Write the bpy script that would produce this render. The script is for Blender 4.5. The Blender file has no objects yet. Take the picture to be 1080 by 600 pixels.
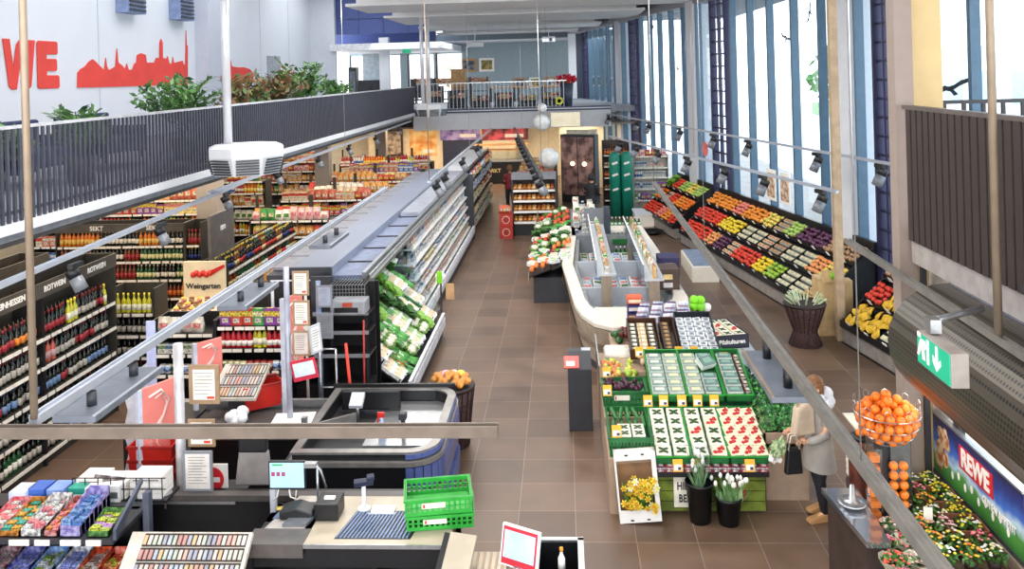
import bpy, math, random
from mathutils import Matrix, Vector
random.seed(7)
SC = bpy.context.scene
COL = SC.collection
PI = math.pi

# ------------------------------------------------------------------ camera
cam_d = bpy.data.cameras.new('camera')
cam = bpy.data.objects.new('camera', cam_d)
COL.objects.link(cam)
SC.camera = cam
cam_d.sensor_width = 36.0
cam_d.lens = 889.0 / 1080.0 * 36.0
cam_d.shift_x = 0.0
cam_d.shift_y = -(300 - 77.5) / 1080.0
cam_d.clip_end = 400
CAM_YAW = math.atan(53 / 889.0)
CAM_ROLL = 0.028
_R0 = Vector((math.cos(CAM_YAW), math.sin(CAM_YAW), 0)); _F0 = Vector((-math.sin(CAM_YAW), math.cos(CAM_YAW), 0)); _U0 = Vector((0, 0, 1))
_cr, _sr = math.cos(CAM_ROLL), math.sin(CAM_ROLL)
_RX = _R0 * _cr - _U0 * _sr
_UX = _U0 * _cr + _R0 * _sr
_m = Matrix((_RX, _UX, -_F0)).transposed().to_4x4()
_m.translation = Vector((0, 0, 5.0))
cam.matrix_world = _m

# ------------------------------------------------------------------ world, exposure
SC.view_settings.view_transform = 'Standard'
SC.view_settings.look = 'None'
SC.view_settings.gamma = 1.0
SC.view_settings.exposure = 0.0
SC.view_settings.use_curve_mapping = False
SC.cycles.use_denoising = True
SC.cycles.max_bounces = 6
SC.cycles.diffuse_bounces = 3
SC.cycles.glossy_bounces = 3
SC.cycles.transparent_max_bounces = 16
SC.cycles.sample_clamp_indirect = 6.0
wd = bpy.data.worlds.new('sky'); SC.world = wd; wd.use_nodes = True
wn = wd.node_tree.nodes; wl = wd.node_tree.links
bg = wn['Background']
_tc = wn.new('ShaderNodeTexCoord'); _sx = wn.new('ShaderNodeSeparateXYZ'); _cr_ = wn.new('ShaderNodeValToRGB')
wl.new(_tc.outputs['Generated'], _sx.inputs[0]); wl.new(_sx.outputs['Z'], _cr_.inputs[0]); wl.new(_cr_.outputs[0], bg.inputs[0])
_cr_.color_ramp.elements[0].position = 0.0; _cr_.color_ramp.elements[0].color = (1.0, 1.0, 1.0, 1)
_cr_.color_ramp.elements[1].position = 0.6; _cr_.color_ramp.elements[1].color = (0.74, 0.86, 1.0, 1)
bg.inputs[1].default_value = 4.2

def area(name, loc, rot, sx, sy, power, color=(1, 1, 1), spread=None):
    l = bpy.data.lights.new(name, 'AREA'); l.shape = 'RECTANGLE'; l.size = sx; l.size_y = sy
    l.energy = power; l.color = color
    if spread: l.spread = spread
    o = bpy.data.objects.new(name, l); COL.objects.link(o); o.location = loc; o.rotation_euler = rot
    return o
# general lighting of the tall sales hall: added area lights above the view, no fittings seen
for yy, xx in ((3.0, -1.5), (9.0, -2.5), (15.5, -2.0), (22.0, -2.5)):
    area('hall_fill', (xx, yy, 7.0), (0, 0, 0), 7.0, 1.6, 470, (1.0, 0.97, 0.93))
area('ceiling_upfill', (-1.0, 13.0, 6.3), (math.radians(112), 0, 0), 7.0, .6, 260, (1.0, 0.98, 0.96))  # added out of view to whiten the ceiling panels
# added warm area lights below the left and far galleries, unseen from above
for yy in (9.5, 14.0, 18.5, 23.5, 29.0):
    area('warm_fill_under_gallery', (-8.6, yy, 3.2), (0, 0, 0), 4.5, 2.6, 150, (1.0, 0.80, 0.58))
for xx in (-8.5, -4.5, -0.8):
    area('warm_fill_far', (xx, 37.5, 2.75), (0, 0, 0), 3.0, 2.0, 170, (1.0, 0.78, 0.55))
area('warm_fill_far', (.6, 35.6, 2.75), (0, 0, 0), 1.6, 1.0, 60, (1.0, 0.85, 0.65))  # extra unseen fill added to brighten the dark far area
area('gallery_fill', (-9.4, 36.0, 9.3), (0, 0, 0), 4.0, 5.0, 190, (0.95, 0.97, 1.0))  # added fill above the view, brightens the far part of the left wall
area('gallery_fill', (-3.0, 41.0, 6.6), (0, 0, 0), 12.0, 4.0, 380, (0.93, 0.96, 1.0))  # added fill that brightens the far gallery
area('gallery_fill', (-9.5, 22.0, 9.3), (0, 0, 0), 3.5, 18.0, 500, (0.95, 0.97, 1.0))  # added fill above the view for the left gallery and its wall
area('chiller_lamp', (-2.75, 19.0, 2.04), (0, math.radians(-25), 0), .2, 12.5, 26, (1.0, 0.97, 0.93))
area('entrance_lamp', (3.25, 7.6, 1.97), (0, 0, 0), .4, 1.6, 10, (1.0, 0.88, 0.72))
area('vestibule_fill', (5.8, 8.0, 3.0), (0, 0, 0), 3.0, 4.0, 220, (1.0, 0.95, 0.86))  # added area light, there only to brighten the entrance floor

# ------------------------------------------------------------------ materials
def lin(c):
    c = c.lstrip('#'); v = [int(c[i:i + 2], 16) / 255 for i in (0, 2, 4)]
    return tuple((x / 12.92 if x <= .04045 else ((x + .055) / 1.055) ** 2.4) for x in v) + (1,)
_MC = {}
def mat(name, col='#808080', rough=.5, metal=0., var=.12, scale=6., bump=0., emit=0., spec=None, col2=None):
    if name in _MC: return _MC[name]
    m = bpy.data.materials.new(name); m.use_nodes = True; _MC[name] = m
    nt = m.node_tree; b = nt.nodes['Principled BSDF']
    b.inputs['Roughness'].default_value = rough; b.inputs['Metallic'].default_value = metal
    c = lin(col)
    tc = nt.nodes.new('ShaderNodeTexCoord'); nz = nt.nodes.new('ShaderNodeTexNoise'); nz.inputs['Scale'].default_value = scale
    nt.links.new(tc.outputs['Object'], nz.inputs['Vector'])
    rp = nt.nodes.new('ShaderNodeValToRGB'); nt.links.new(nz.outputs['Fac'], rp.inputs[0])
    if col2: d = lin(col2)
    else: d = tuple(min(1, x * (1 + var)) for x in c[:3]) + (1,); c = tuple(x * (1 - var) for x in c[:3]) + (1,)
    rp.color_ramp.elements[0].position = .38; rp.color_ramp.elements[0].color = c
    rp.color_ramp.elements[1].position = .62; rp.color_ramp.elements[1].color = d
    nt.links.new(rp.outputs[0], b.inputs['Base Color'])
    if spec is not None: b.inputs['Specular IOR Level'].default_value = spec
    if bump:
        bp = nt.nodes.new('ShaderNodeBump'); bp.inputs['Strength'].default_value = bump
        nt.links.new(nz.outputs['Fac'], bp.inputs['Height']); nt.links.new(bp.outputs[0], b.inputs['Normal'])
    if emit:
        b.inputs['Emission Strength'].default_value = emit; nt.links.new(rp.outputs[0], b.inputs['Emission Color'])
    return m
def glass_mat(name, tint='#f4fbff', gloss=.1):
    m = bpy.data.materials.new(name); m.use_nodes = True; nt = m.node_tree; nt.nodes.clear(); _MC[name] = m
    o = nt.nodes.new('ShaderNodeOutputMaterial'); mx = nt.nodes.new('ShaderNodeMixShader')
    t = nt.nodes.new('ShaderNodeBsdfTransparent'); t.inputs[0].default_value = lin(tint)
    g = nt.nodes.new('ShaderNodeBsdfGlossy'); g.inputs['Roughness'].default_value = .03
    f = nt.nodes.new('ShaderNodeLayerWeight'); f.inputs[0].default_value = .5
    pw = nt.nodes.new('ShaderNodeMath'); pw.operation = 'POWER'; pw.inputs[1].default_value = 5.0; nt.links.new(f.outputs['Facing'], pw.inputs[0])
    mm = nt.nodes.new('ShaderNodeMath'); mm.operation = 'MULTIPLY_ADD'; mm.inputs[1].default_value = .6; mm.inputs[2].default_value = gloss * .3
    nt.links.new(pw.outputs[0], mm.inputs[0]); nt.links.new(mm.outputs[0], mx.inputs[0])
    nt.links.new(t.outputs[0], mx.inputs[1]); nt.links.new(g.outputs[0], mx.inputs[2]); nt.links.new(mx.outputs[0], o.inputs[0])
    return m
GLASS = glass_mat('clear_glass'); PLASTIC = glass_mat('clear_plastic', '#f0f6fa', .4)
def floor_mat():
    m = bpy.data.materials.new('floor_tiles'); m.use_nodes = True; nt = m.node_tree; b = nt.nodes['Principled BSDF']
    tc = nt.nodes.new('ShaderNodeTexCoord'); mp = nt.nodes.new('ShaderNodeMapping')
    br = nt.nodes.new('ShaderNodeTexBrick'); br.offset = 0.0; br.squash = 1.0
    br.inputs['Scale'].default_value = 1.0; br.inputs['Brick Width'].default_value = .64; br.inputs['Row Height'].default_value = .64
    br.inputs['Mortar Size'].default_value = .004; br.inputs['Mortar Smooth'].default_value = .1
    mp.inputs['Location'].default_value = (-.01, -.02, 0)
    nt.links.new(tc.outputs['Object'], mp.inputs[0]); nt.links.new(mp.outputs[0], br.inputs[0])
    br.inputs['Color1'].default_value = lin('#755d4b'); br.inputs['Color2'].default_value = lin('#5f4a3c')
    br.inputs['Mortar'].default_value = lin('#97867a'); br.inputs['Bias'].default_value = 0
    nz = nt.nodes.new('ShaderNodeTexNoise'); nz.inputs['Scale'].default_value = 2.2; nz.inputs['Detail'].default_value = 6
    mx = nt.nodes.new('ShaderNodeMix'); mx.data_type = 'RGBA'; mx.blend_type = 'MULTIPLY'; mx.inputs[0].default_value = .55
    rp = nt.nodes.new('ShaderNodeValToRGB'); rp.color_ramp.elements[0].position = .3; rp.color_ramp.elements[0].color = (.55, .52, .5, 1)
    rp.color_ramp.elements[1].position = .7; rp.color_ramp.elements[1].color = (1.15, 1.12, 1.1, 1)
    nt.links.new(tc.outputs['Object'], nz.inputs[0]); nt.links.new(nz.outputs['Fac'], rp.inputs[0])
    nt.links.new(br.outputs[0], mx.inputs[6]); nt.links.new(rp.outputs[0], mx.inputs[7]); nt.links.new(mx.outputs[2], b.inputs['Base Color'])
    rr = nt.nodes.new('ShaderNodeMapRange'); rr.inputs[3].default_value = .26; rr.inputs[4].default_value = .5
    nt.links.new(nz.outputs['Fac'], rr.inputs[0]); nt.links.new(rr.outputs[0], b.inputs['Roughness'])
    b.inputs['Specular IOR Level'].default_value = .55
    bp = nt.nodes.new('ShaderNodeBump'); bp.inputs['Strength'].default_value = .2; bp.inputs['Distance'].default_value = .002; bp.invert = True
    nt.links.new(br.outputs['Fac'], bp.inputs['Height']); nt.links.new(bp.outputs[0], b.inputs['Normal'])
    return m
WHITE = mat('white_paint', '#e6e8ec', .6, var=.02, scale=1.5)
CWHITE = mat('cream_white', '#e9e2d4', .5, var=.03)
LGREY = mat('light_grey', '#b9bcc2', .5, var=.04)
GREY = mat('mid_grey', '#7c7f85', .5, var=.05)
DGREY = mat('anthracite', '#33343a', .45, var=.1)
BLACK = mat('black', '#131316', .4, var=.15)
STEEL = mat('brushed_steel', '#b6b8ba', .28, .85, var=.06, scale=20)
NAVY = mat('navy_blue', '#3a4a80', .45, var=.06)
TAN = mat('tan_metal', '#93826f', .45, .2, var=.08)
BROWN = mat('dark_brown', '#3a2b25', .6, var=.2)
CARD = mat('cardboard', '#a98f78', .8, var=.08)
PAPER = mat('white_paper', '#efeae4', .7, var=.03)
RED = mat('red_plastic', '#c8281e', .4, var=.08)
REDP = mat('red_wall_paint', '#e4453c', .7, var=.05, scale=2)
GREEN = mat('green_plastic', '#2f9e3a', .4, var=.12)
DGREEN = mat('dark_green_crate', '#1f6b34', .45, var=.15)
YELLOW = mat('yellow_card', '#f0b030', .6, var=.06)
WOOD = mat('warm_wood', '#a98050', .5, var=.18, scale=9)
PRICE = mat('price_label_paper', '#e9e3d8', .6, var=.05)
def colm(h, r=.5, **k): return mat('c_' + h.lstrip('#'), h, r, **k)

# ------------------------------------------------------------------ mesh builder
class MB:
    def __init__(s): s.v = []; s.f = []; s.mi = []; s.sm = []; s.M = Matrix.Identity(4); s.cur = 0
    def at(s, loc=(0, 0, 0), rz=0, rx=0, ry=0, sc=1):
        s.M = Matrix.Translation(loc) @ Matrix.Rotation(rz, 4, 'Z') @ Matrix.Rotation(ry, 4, 'Y') @ Matrix.Rotation(rx, 4, 'X') @ Matrix.Diagonal((sc, sc, sc, 1) if not hasattr(sc, '__len__') else (*sc, 1)); return s
    def m(s, i): s.cur = i; return s
    def add(s, vs, fs, smooth=False):
        o = len(s.v); s.v += [tuple(s.M @ Vector(p)) for p in vs]
        for f in fs: s.f.append([o + i for i in f]); s.mi.append(s.cur); s.sm.append(smooth)
        return s
    def box(s, x0, x1, y0, y1, z0, z1):
        return s.add([(x0, y0, z0), (x1, y0, z0), (x1, y1, z0), (x0, y1, z0), (x0, y0, z1), (x1, y0, z1), (x1, y1, z1), (x0, y1, z1)],
                     [(0, 3, 2, 1), (4, 5, 6, 7), (0, 1, 5, 4), (1, 2, 6, 5), (2, 3, 7, 6), (3, 0, 4, 7)])
    def cbox(s, c, d): return s.box(c[0] - d[0] / 2, c[0] + d[0] / 2, c[1] - d[1] / 2, c[1] + d[1] / 2, c[2] - d[2] / 2, c[2] + d[2] / 2)
    def quad(s, a, b, c, d): return s.add([a, b, c, d], [(0, 1, 2, 3)])
    def prism(s, pts, z0, z1, axis='z', smooth=False):
        n = len(pts)
        def P(p, z): return (p[0], p[1], z) if axis == 'z' else ((p[0], z, p[1]) if axis == 'y' else (z, p[0], p[1]))
        vs = [P(p, z0) for p in pts] + [P(p, z1) for p in pts]
        fs = [tuple(range(n))[::-1], tuple(range(n, 2 * n))] + [(i, (i + 1) % n, n + (i + 1) % n, n + i) for i in range(n)]
        return s.add(vs, fs, smooth)
    def lathe(s, prof, n=16, smooth=True, cap=True):
        vs = []; fs = []
        for r, z in prof:
            for i in range(n): a = 2 * PI * i / n; vs.append((r * math.cos(a), r * math.sin(a), z))
        for k in range(len(prof) - 1):
            for i in range(n):
                j = (i + 1) % n; fs.append((k * n + i, k * n + j, (k + 1) * n + j, (k + 1) * n + i))
        s.add(vs, fs, smooth)
        if cap:
            o = len(s.v) - len(vs)
            if prof[0][0] > 1e-4: s.f.append([o + i for i in range(n)][::-1]); s.mi.append(s.cur); s.sm.append(False)
            if prof[-1][0] > 1e-4: s.f.append([o + (len(prof) - 1) * n + i for i in range(n)]); s.mi.append(s.cur); s.sm.append(False)
        return s
    def cyl(s, r, z0, z1, n=14, r2=None): return s.lathe([(r, z0), (r if r2 is None else r2, z1)], n)
    def sph(s, r, c=(0, 0, 0), n=10, k=6, sq=1.):
        M = s.M; s.M = M @ Matrix.Translation(c)
        s.lathe([(r * math.sin(PI * i / k), -r * sq * math.cos(PI * i / k)) for i in range(k + 1)], n, True, False); s.M = M; return s
    def tube(s, pts, r, n=6, rad=None, flat=1.0):
        pts = [Vector(p) for p in pts]; vs = []; fs = []
        for i, p in enumerate(pts):
            t = (pts[min(i + 1, len(pts) - 1)] - pts[max(i - 1, 0)]).normalized()
            u = Vector((0, 0, 1)) if abs(t.z) < .9 else Vector((0, 1, 0)); a = t.cross(u).normalized(); b = a.cross(t).normalized()
            rr = rad[i] if rad else r
            for j in range(n):
                g = 2 * PI * j / n; vs.append(p + a * rr * math.cos(g) + b * rr * math.sin(g) * flat)
        for i in range(len(pts) - 1):
            for j in range(n): k = (j + 1) % n; fs.append((i * n + j, i * n + k, (i + 1) * n + k, (i + 1) * n + j))
        fs.append(tuple(range(n))[::-1]); fs.append(tuple((len(pts) - 1) * n + j for j in range(n)))
        return s.add(vs, fs, n > 4)
    def mesh(s, name, mats):
        me = bpy.data.meshes.new(name); me.from_pydata(s.v, [], s.f)
        for m_ in (mats if isinstance(mats, (list, tuple)) else [mats]): me.materials.append(m_)
        me.polygons.foreach_set('material_index', s.mi); me.polygons.foreach_set('use_smooth', s.sm); me.update()
        return me
    def obj(s, name, mats, parent=None, label=None, cat=None, group=None, kind=None, loc=None, rz=0, bev=0):
        o = bpy.data.objects.new(name, s.mesh(name, mats)); COL.objects.link(o)
        if parent: o.parent = parent
        if loc is not None: o.location = loc
        if rz: o.rotation_euler.z = rz
        if bev:
            b = o.modifiers.new('soft_edges', 'BEVEL'); b.width = bev; b.segments = 2; b.limit_method = 'ANGLE'
        return tag(o, label, cat, group, kind)
def tag(o, label=None, cat=None, group=None, kind=None):
    if label: o['label'] = label
    if cat: o['category'] = cat
    if group: o['group'] = group
    if kind: o['kind'] = kind
    return o
def thing(name, label, cat, loc=(0, 0, 0), rz=0, group=None):
    o = bpy.data.objects.new(name, None); o.empty_display_size = .1; COL.objects.link(o); o.location = loc; o.rotation_euler.z = rz
    return tag(o, label, cat, group)
def copy_thing(o, loc, rz=None, label=None, group=None):
    c = o.copy(); COL.objects.link(c); c.location = loc
    if rz is not None: c.rotation_euler.z = rz
    if label: c['label'] = label
    if group: c['group'] = group
    for ch in list(o.children):
        d = ch.copy(); COL.objects.link(d); d.parent = c
        for g in list(ch.children):
            e = g.copy(); COL.objects.link(e); e.parent = d
    return c
def text(body, size, parent, loc, rot, m_, ext=.004, off=0., align='CENTER', sx=1., name='lettering'):
    cu = bpy.data.curves.new(name, 'FONT'); cu.body = body; cu.size = size; cu.extrude = ext; cu.offset = off
    cu.align_x = align; cu.align_y = 'CENTER'; cu.materials.append(m_); cu.resolution_u = 3
    o = bpy.data.objects.new(name, cu); COL.objects.link(o); o.location = loc; o.rotation_euler = rot; o.scale = (sx, 1, 1)
    me = bpy.data.meshes.new_from_object(o); bpy.data.objects.remove(o); o = bpy.data.objects.new(name, me); COL.objects.link(o)
    o.location = loc; o.rotation_euler = rot; o.scale = (sx, 1, 1)
    if parent: o.parent = parent
    return o
def struct(name, mb, m_, parent=None, **k): return mb.obj(name, m_, parent, kind=None if parent else 'structure', **k)
S = lambda: MB()
# ================================================================== STRUCTURE
struct('floor', S().box(-14, 10.5, -2, 50, -.12, 0), floor_mat())
# ---- facade frame: a point a metres along the window wall's own line
FA = math.atan2(.9837, -.18)
def FP(Y, t, z=0.0, X0=9.3):          # t metres from the facade plane into the room
    x = X0 - .183 * Y
    return (x - .9837 * t, Y - .18 * t, z)
def fbox(mb, Y, w, t0, t1, z0, z1, X0=9.3):
    x, y, _ = FP(Y, 0, 0, X0); mb.at((x, y, 0), FA); mb.box(-w / 2, w / 2, t0, t1, z0, z1); return mb
struct('ground_outside', S().box(8, 70, -20, 120, -.3, -.13), mat('pavement_outside', '#e6e2dc', .9, var=.06, scale=.6))
mb = S(); x, y, _ = FP(22, 0); mb.at((x, y, 0), FA).box(-24, 26, -.35, .05, -.1, .35)
struct('wall_right', mb, LGREY)
mb = S().at((x, y, 0), FA).box(-24, 26, -.3, .35, 7.0, 7.75)
struct('trim_1', mb, mat('soffit_grey', '#9a9ca4', .6, var=.03))
# columns of the window wall
for i, Yc in enumerate((8.6, 17.8, 26.9, 36.1)):
    if i == 0: continue
    struct('column', fbox(S(), Yc, .7, -.35, .36, 0, 7.1), mat('column_white', '#d6d8de', .55, var=.02))
FIN = mat('blue_grey_fin', '#4d687e', .4, .1, var=.05)
LAD = mat('dark_violet_metal', '#33304e', .4, .3, var=.05)
wi = 1
for Yc in (8.6, 17.8, 26.9, 36.1):
    fr = fbox(S(), Yc + 4.6, 8.4, .12, .17, .35, .45); 
    w = struct('window_%d' % wi, fr, FIN); wi += 1
    mb = S(); fbox(mb, Yc + 4.6, 8.4, .13, .145, .4, 7.0); g = mb.obj('pane', GLASS, w)
    near = Yc < 9
    for dy in ((1.6, 5.3) if near else (1.0, 2.3, 3.6, 4.8, 6.0)):
        fbox(S(), Yc + dy, .09, .1, .28, .4, 7.0).obj('mullion', FIN, w)
    # dark opening sash with horizontal bars
    c0, hw = (7.75, .3) if near else (6.95, .55)
    mb = S(); fbox(mb, Yc + c0 - hw, .05, .1, .3, .4, 7.0); fbox(mb, Yc + c0 + hw * .3, .06, .1, .2, .4, 7.0); fbox(mb, Yc + c0 + hw, .05, .1, .3, .4, 7.0)
    k = .7
    while k < 7: fbox(mb, Yc + c0, hw * 2, .16, .22, k, k + .045); k += .36
    mb.obj('sash', LAD, w)
    fbox(S(), Yc + 8.7, .06, .1, .3, .4, 7.0).obj('mullion', FIN, w)
# ---- left wall with lettering and skyline
struct('wall_left', S().box(-12.3, -12, -2, 39.9, 3.3, 9.5), mat('wall_white_panels', '#dfe2e9', .6, var=.015, scale=.8))
mb = S()
for yy in (21.2, 27.9, 33.0, 36.5): mb.box(-12.0, -11.99, yy, yy + .02, 3.6, 9)
struct('trim_2', mb, LGREY)
struct('column', S().box(-12, -11.55, 27.0, 28.3, 3.6, 9), mat('column_grey', '#c3c6d2', .6, var=.02))
struct('wall_left_lower', S().box(-14.3, -14, -2, 50, 0, 3.3), mat('shop_wall_warm', '#c9b798', .7, var=.05))
# lettering: W and E on the wall (the first letters lie outside the view)
wt = thing('wall_lettering', 'big red letters painted on the white wall above the gallery', 'lettering', (-11.99, 18.2, 4.95))
def yz(pts, x0=0., x1=.02): return S().prism(pts, x0, x1, 'x')
EL = [(0, .05), (.05, 0), (.8, 0), (.84, .04), (.84, .27), (.8, .31), (.36, .31), (.36, .41), (.72, .41), (.76, .45), (.76, .66), (.72, .7), (.36, .7), (.36, .8), (.76, .8), (.8, .84), (.8, 1.07), (.76, 1.11), (.05, 1.11), (0, 1.06)]
yz([(0, 1.11), (.24, 1.11), (.34, .5), (.46, 1.0), (.58, 1.11), (.68, 1.0), (.8, .5), (.88, 1.11), (1.12, 1.11), (.95, .06), (.86, 0), (.7, 0), (.57, .5), (.44, 0), (.28, 0), (.18, .06)]).obj('letter', REDP, wt, loc=(0, -.78, 0), bev=.01)
yz(EL).obj('letter', REDP, wt, loc=(0, .4, 0), bev=.01)
yz(EL).obj('letter', REDP, wt, loc=(0, -1.75, 0), bev=.01)
def wallpt(u, v):
    a = (u - 540) / 889.; q = -(v - 77.5) / 889.
    A = a * _cr + q * _sr; z = -a * _sr + q * _cr
    d = (_F0.x + A * _R0.x, _F0.y + A * _R0.y, z); t = -12 / d[0]
    return (d[1] * t, 5 + z * t)
sky1 = [(81, 92.5), (81, 77), (84, 73), (89, 70), (92, 66), (94, 64), (97, 62.5), (100, 65), (105, 70), (108, 73), (109.5, 73), (110.6, 61), (112, 70), (114, 74), (118, 72), (121, 70), (122.5, 51), (124, 66), (128, 69), (131, 73), (133, 67), (135, 74), (139, 73), (141, 67), (143, 66), (144, 58), (148, 56), (153, 58), (154, 66), (162, 66), (164, 61), (167.5, 61), (167.7, 45), (169, 41), (170.8, 45), (171, 61), (175, 62), (176, 59), (178, 67), (181, 67), (181.5, 60), (183, 67), (184, 66), (192, 64), (193, 68), (195, 68), (195.5, 32), (196.2, 48), (197.2, 48), (197.4, 89.5)]
sky2 = [(219, 89), (219, 60), (226.5, 60), (226.8, 50), (229, 50), (230, 61), (234, 70), (238, 67), (241, 67), (242.5, 63), (244, 70), (250, 71), (257, 71), (263, 73), (266, 77), (266.5, 87.5)]
sl = thing('wall_skyline', 'red city skyline silhouette painted on the white wall above the gallery', 'mural', (-11.99, 0, 0))
yz([wallpt(u, v) for u, v in sky1]).obj('skyline_section', REDP, sl)
yz([wallpt(u, v) for u, v in sky2]).obj('skyline_section', REDP, sl)
# doors in the far part of the left wall
struct('door_1', S().box(-12, -11.95, 33.7, 35.2, 3.65, 6.0), mat('door_grey', '#9fa3ac', .5))
struct('wall_left_stub', S().box(-12, -10.8, 39.7, 40.0, 3.5, 9.4), mat('stub_white', '#cfd2da', .6, var=.02))
# air units high on the left wall
for k, yy in enumerate((22.1, 25.2)):
    t = thing('air_vent_unit', ('blue-grey louvred air unit high on the wall above the skyline, the one nearer the letters', 'blue-grey louvred air unit high on the wall beside the grey column')[k], 'air vent', (-12, yy, 6.95))
    S().box(0, .35, 0, 1.0, 0, .8).obj('housing', mat('vent_blue_grey', '#7f8fb4', .5), t)
    mb = S()
    for q in range(6): mb.box(.35, .4, .08, .92, .06 + q * .12, .11 + q * .12)
    mb.obj('louvre', DGREY, t)
# ---- galleries
struct('floor_gallery_left', S().box(-12, -6.12, -2, 47, 3.3, 3.5), mat('gallery_floor', '#8b8e96', .6))
struct('trim_3', S().box(-6.12, -5.95, -2, 33.9, 3.42, 3.53), mat('fascia_white', '#d2d3d8', .45, var=.02))
struct('ceiling_under_gallery', S().box(-12, -6.15, -2, 34, 3.24, 3.29), mat('under_ceiling', '#4a4644', .8))
for yy in (18.4, 27.4, 36.4):
    struct('column', S().box(-8.25, -7.78, yy, yy + .42, 0, 3.3), mat('column_taupe', '#a09790', .6, var=.03))
rl = thing('gallery_railing', 'long dark slatted railing along the left gallery below the red letters', 'railing', (-6, 0, 3.5))
mb = S(); yy = 5.6
while yy < 33.8: mb.box(-.012, .016, yy - .02, yy + .02, 0.03, 1.06); yy += .105
mb.obj('slat_row', mat('railing_slat', '#3c3d49', .4, .2), rl)
S().box(-.03, .03, 5.6, 33.8, 1.05, 1.085).obj('handrail', mat('handrail_grey', '#a9a9b0', .4), rl)
S().box(-.015, .0, 5.6, 33.8, .12, .16).obj('lower_bar', DGREY, rl)
# far gallery
struct('floor_gallery_far', S().box(-6.1, 3.3, 34.1, 48, 3.36, 3.6), mat('gallery_floor', '#8b8e96'))
struct('trim_4', S().box(-6.1, 1.9, 33.95, 34.1, 2.78, 3.46), mat('bulkhead_grey', '#c6c8ce', .6, var=.02))
struct('trim_5', S().box(-6.1, 1.9, 33.9, 34.1, 3.46, 3.62), mat('trim_navy', '#30375a', .4))
struct('trim_6', S().box(-6.1, 1.9, 33.86, 33.9, 3.53, 3.56), WHITE)
struct('ceiling_far', S().box(-12, 2.9, 34.1, 47, 2.85, 2.92), mat('far_ceiling', '#8a7f72', .7))
struct('wall_back_upper', S().box(-12, 3.3, 47.0, 47.2, 3.6, 7.3), mat('wall_teal_grey', '#93a2a9', .7, var=.03))
struct('wall_back', S().box(-14, 3.5, 41, 41.2, 0, 2.9), mat('wall_cream_tiles', '#e6d6b4', .5, var=.05))
struct('wall_recess', S().box(-.2, 1.7, 36.4, 36.6, 0, 2.85), mat('wall_cream', '#e8d9b8', .6, var=.03))
# glass balustrade of the far gallery: many thin uprights
gb = thing('glass_balustrade', 'thin vertical wire balustrade along the far gallery edge', 'railing', (0, 34.0, 3.6))
mb = S(); xx = -5.9
while xx < .1: mb.box(xx, xx + .03, -.01, .01, 0, 1.05); xx += .16
mb.obj('wire_row', mat('wire_grey', '#9aa3ad', .4, .5), gb)
S().box(-5.95, .15, -.02, .02, 1.05, 1.08).obj('handrail', STEEL, gb)
# roof
struct('ceiling', S().box(-6.4, 9.5, -2, 48, 7.75, 7.95), mat('roof_grey', '#5f626c', .8))
struct('ceiling_left', S().box(-12.3, -6.4, -2, 48, 9.4, 9.6), mat('roof_light', '#c8cad0', .8)); struct('wall_clerestory', S().box(-6.4, -6.3, -2, 48, 7.75, 9.6), WHITE)
for i, (y0, y1) in enumerate(((24.4, 27.3), (29.7, 34.2), (37.0, 39.8), (42.3, 44.3))):
    xr = 9.1 - .183 * (y0 + y1) / 2
    mb = S().box(-6.3, xr - .3, y0, y1, 7.1, 7.18); mb.box(-6.0, xr - .6, y0 + .1, y1 - .1, 7.18, 7.45)
    struct('ceiling_panel', mb, mat('ceiling_panel_white', '#e2e0df', .6, var=.02))
struct('ceiling_back', S().box(-6.3, 2, 45.2, 47, 6.75, 6.85), WHITE)
struct('beam', S().box(-11.9, -6.45, 40.2, 40.5, 7.1, 9.4), mat('beam_navy', '#4a5b98', .5, var=.04))
struct('beam', S().box(-12, -6.45, 43.0, 43.3, 6.75, 9.4), mat('beam_navy', '#38477a', .5))
mb = S()
for xx in (-10.9, -9.8, -8.6, -7.4): mb.box(xx, xx + .06, 40.15, 40.2, 7.1, 9.4)
mb.box(-11.9, -6.45, 40.12, 40.2, 7.85, 7.95)
struct('beam_stiffener', mb, mat('beam_navy_light', '#4a5a90', .5))
struct('ceiling_lounge', S().box(-11, -5.6, 39.5, 47, 6.3, 6.62), mat('lounge_ceiling', '#dcdde0', .6))
struct('column', S().box(-8.75, -8.3, 40.0, 40.4, 3.6, 6.9), WHITE)
struct('column', S().box(-10.9, -9.9, 45.6, 46.0, 3.6, 6.3), mat('column_grey2', '#8f99a0', .6))
LIT = mat('bright_window', '#ffffff', .5, emit=1.6, var=.01)
for k, (xa, xb) in enumerate(((-11.9, -10.9), (-9.8, -9.1), (-8.6, -7.2), (-7.0, -5.6))):
    w = struct('window_%d' % (wi + k), S().box(xa, xb, 46.93, 46.99, 3.7, 6.2), LIT)
    S().box(xa - .05, xa + .05, 46.85, 46.93, 3.6, 6.25).obj('frame', DGREY, w)
# dark blue cladding where far gallery meets the window wall
struct('trim_7', S().box(.35, .75, 44.4, 44.6, 3.6, 7.0), WHITE)
struct('trim_8', S().box(.75, 1.3, 44.5, 44.7, 2.9, 7.0), mat('dark_blue_panel', '#27324a', .4))
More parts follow.
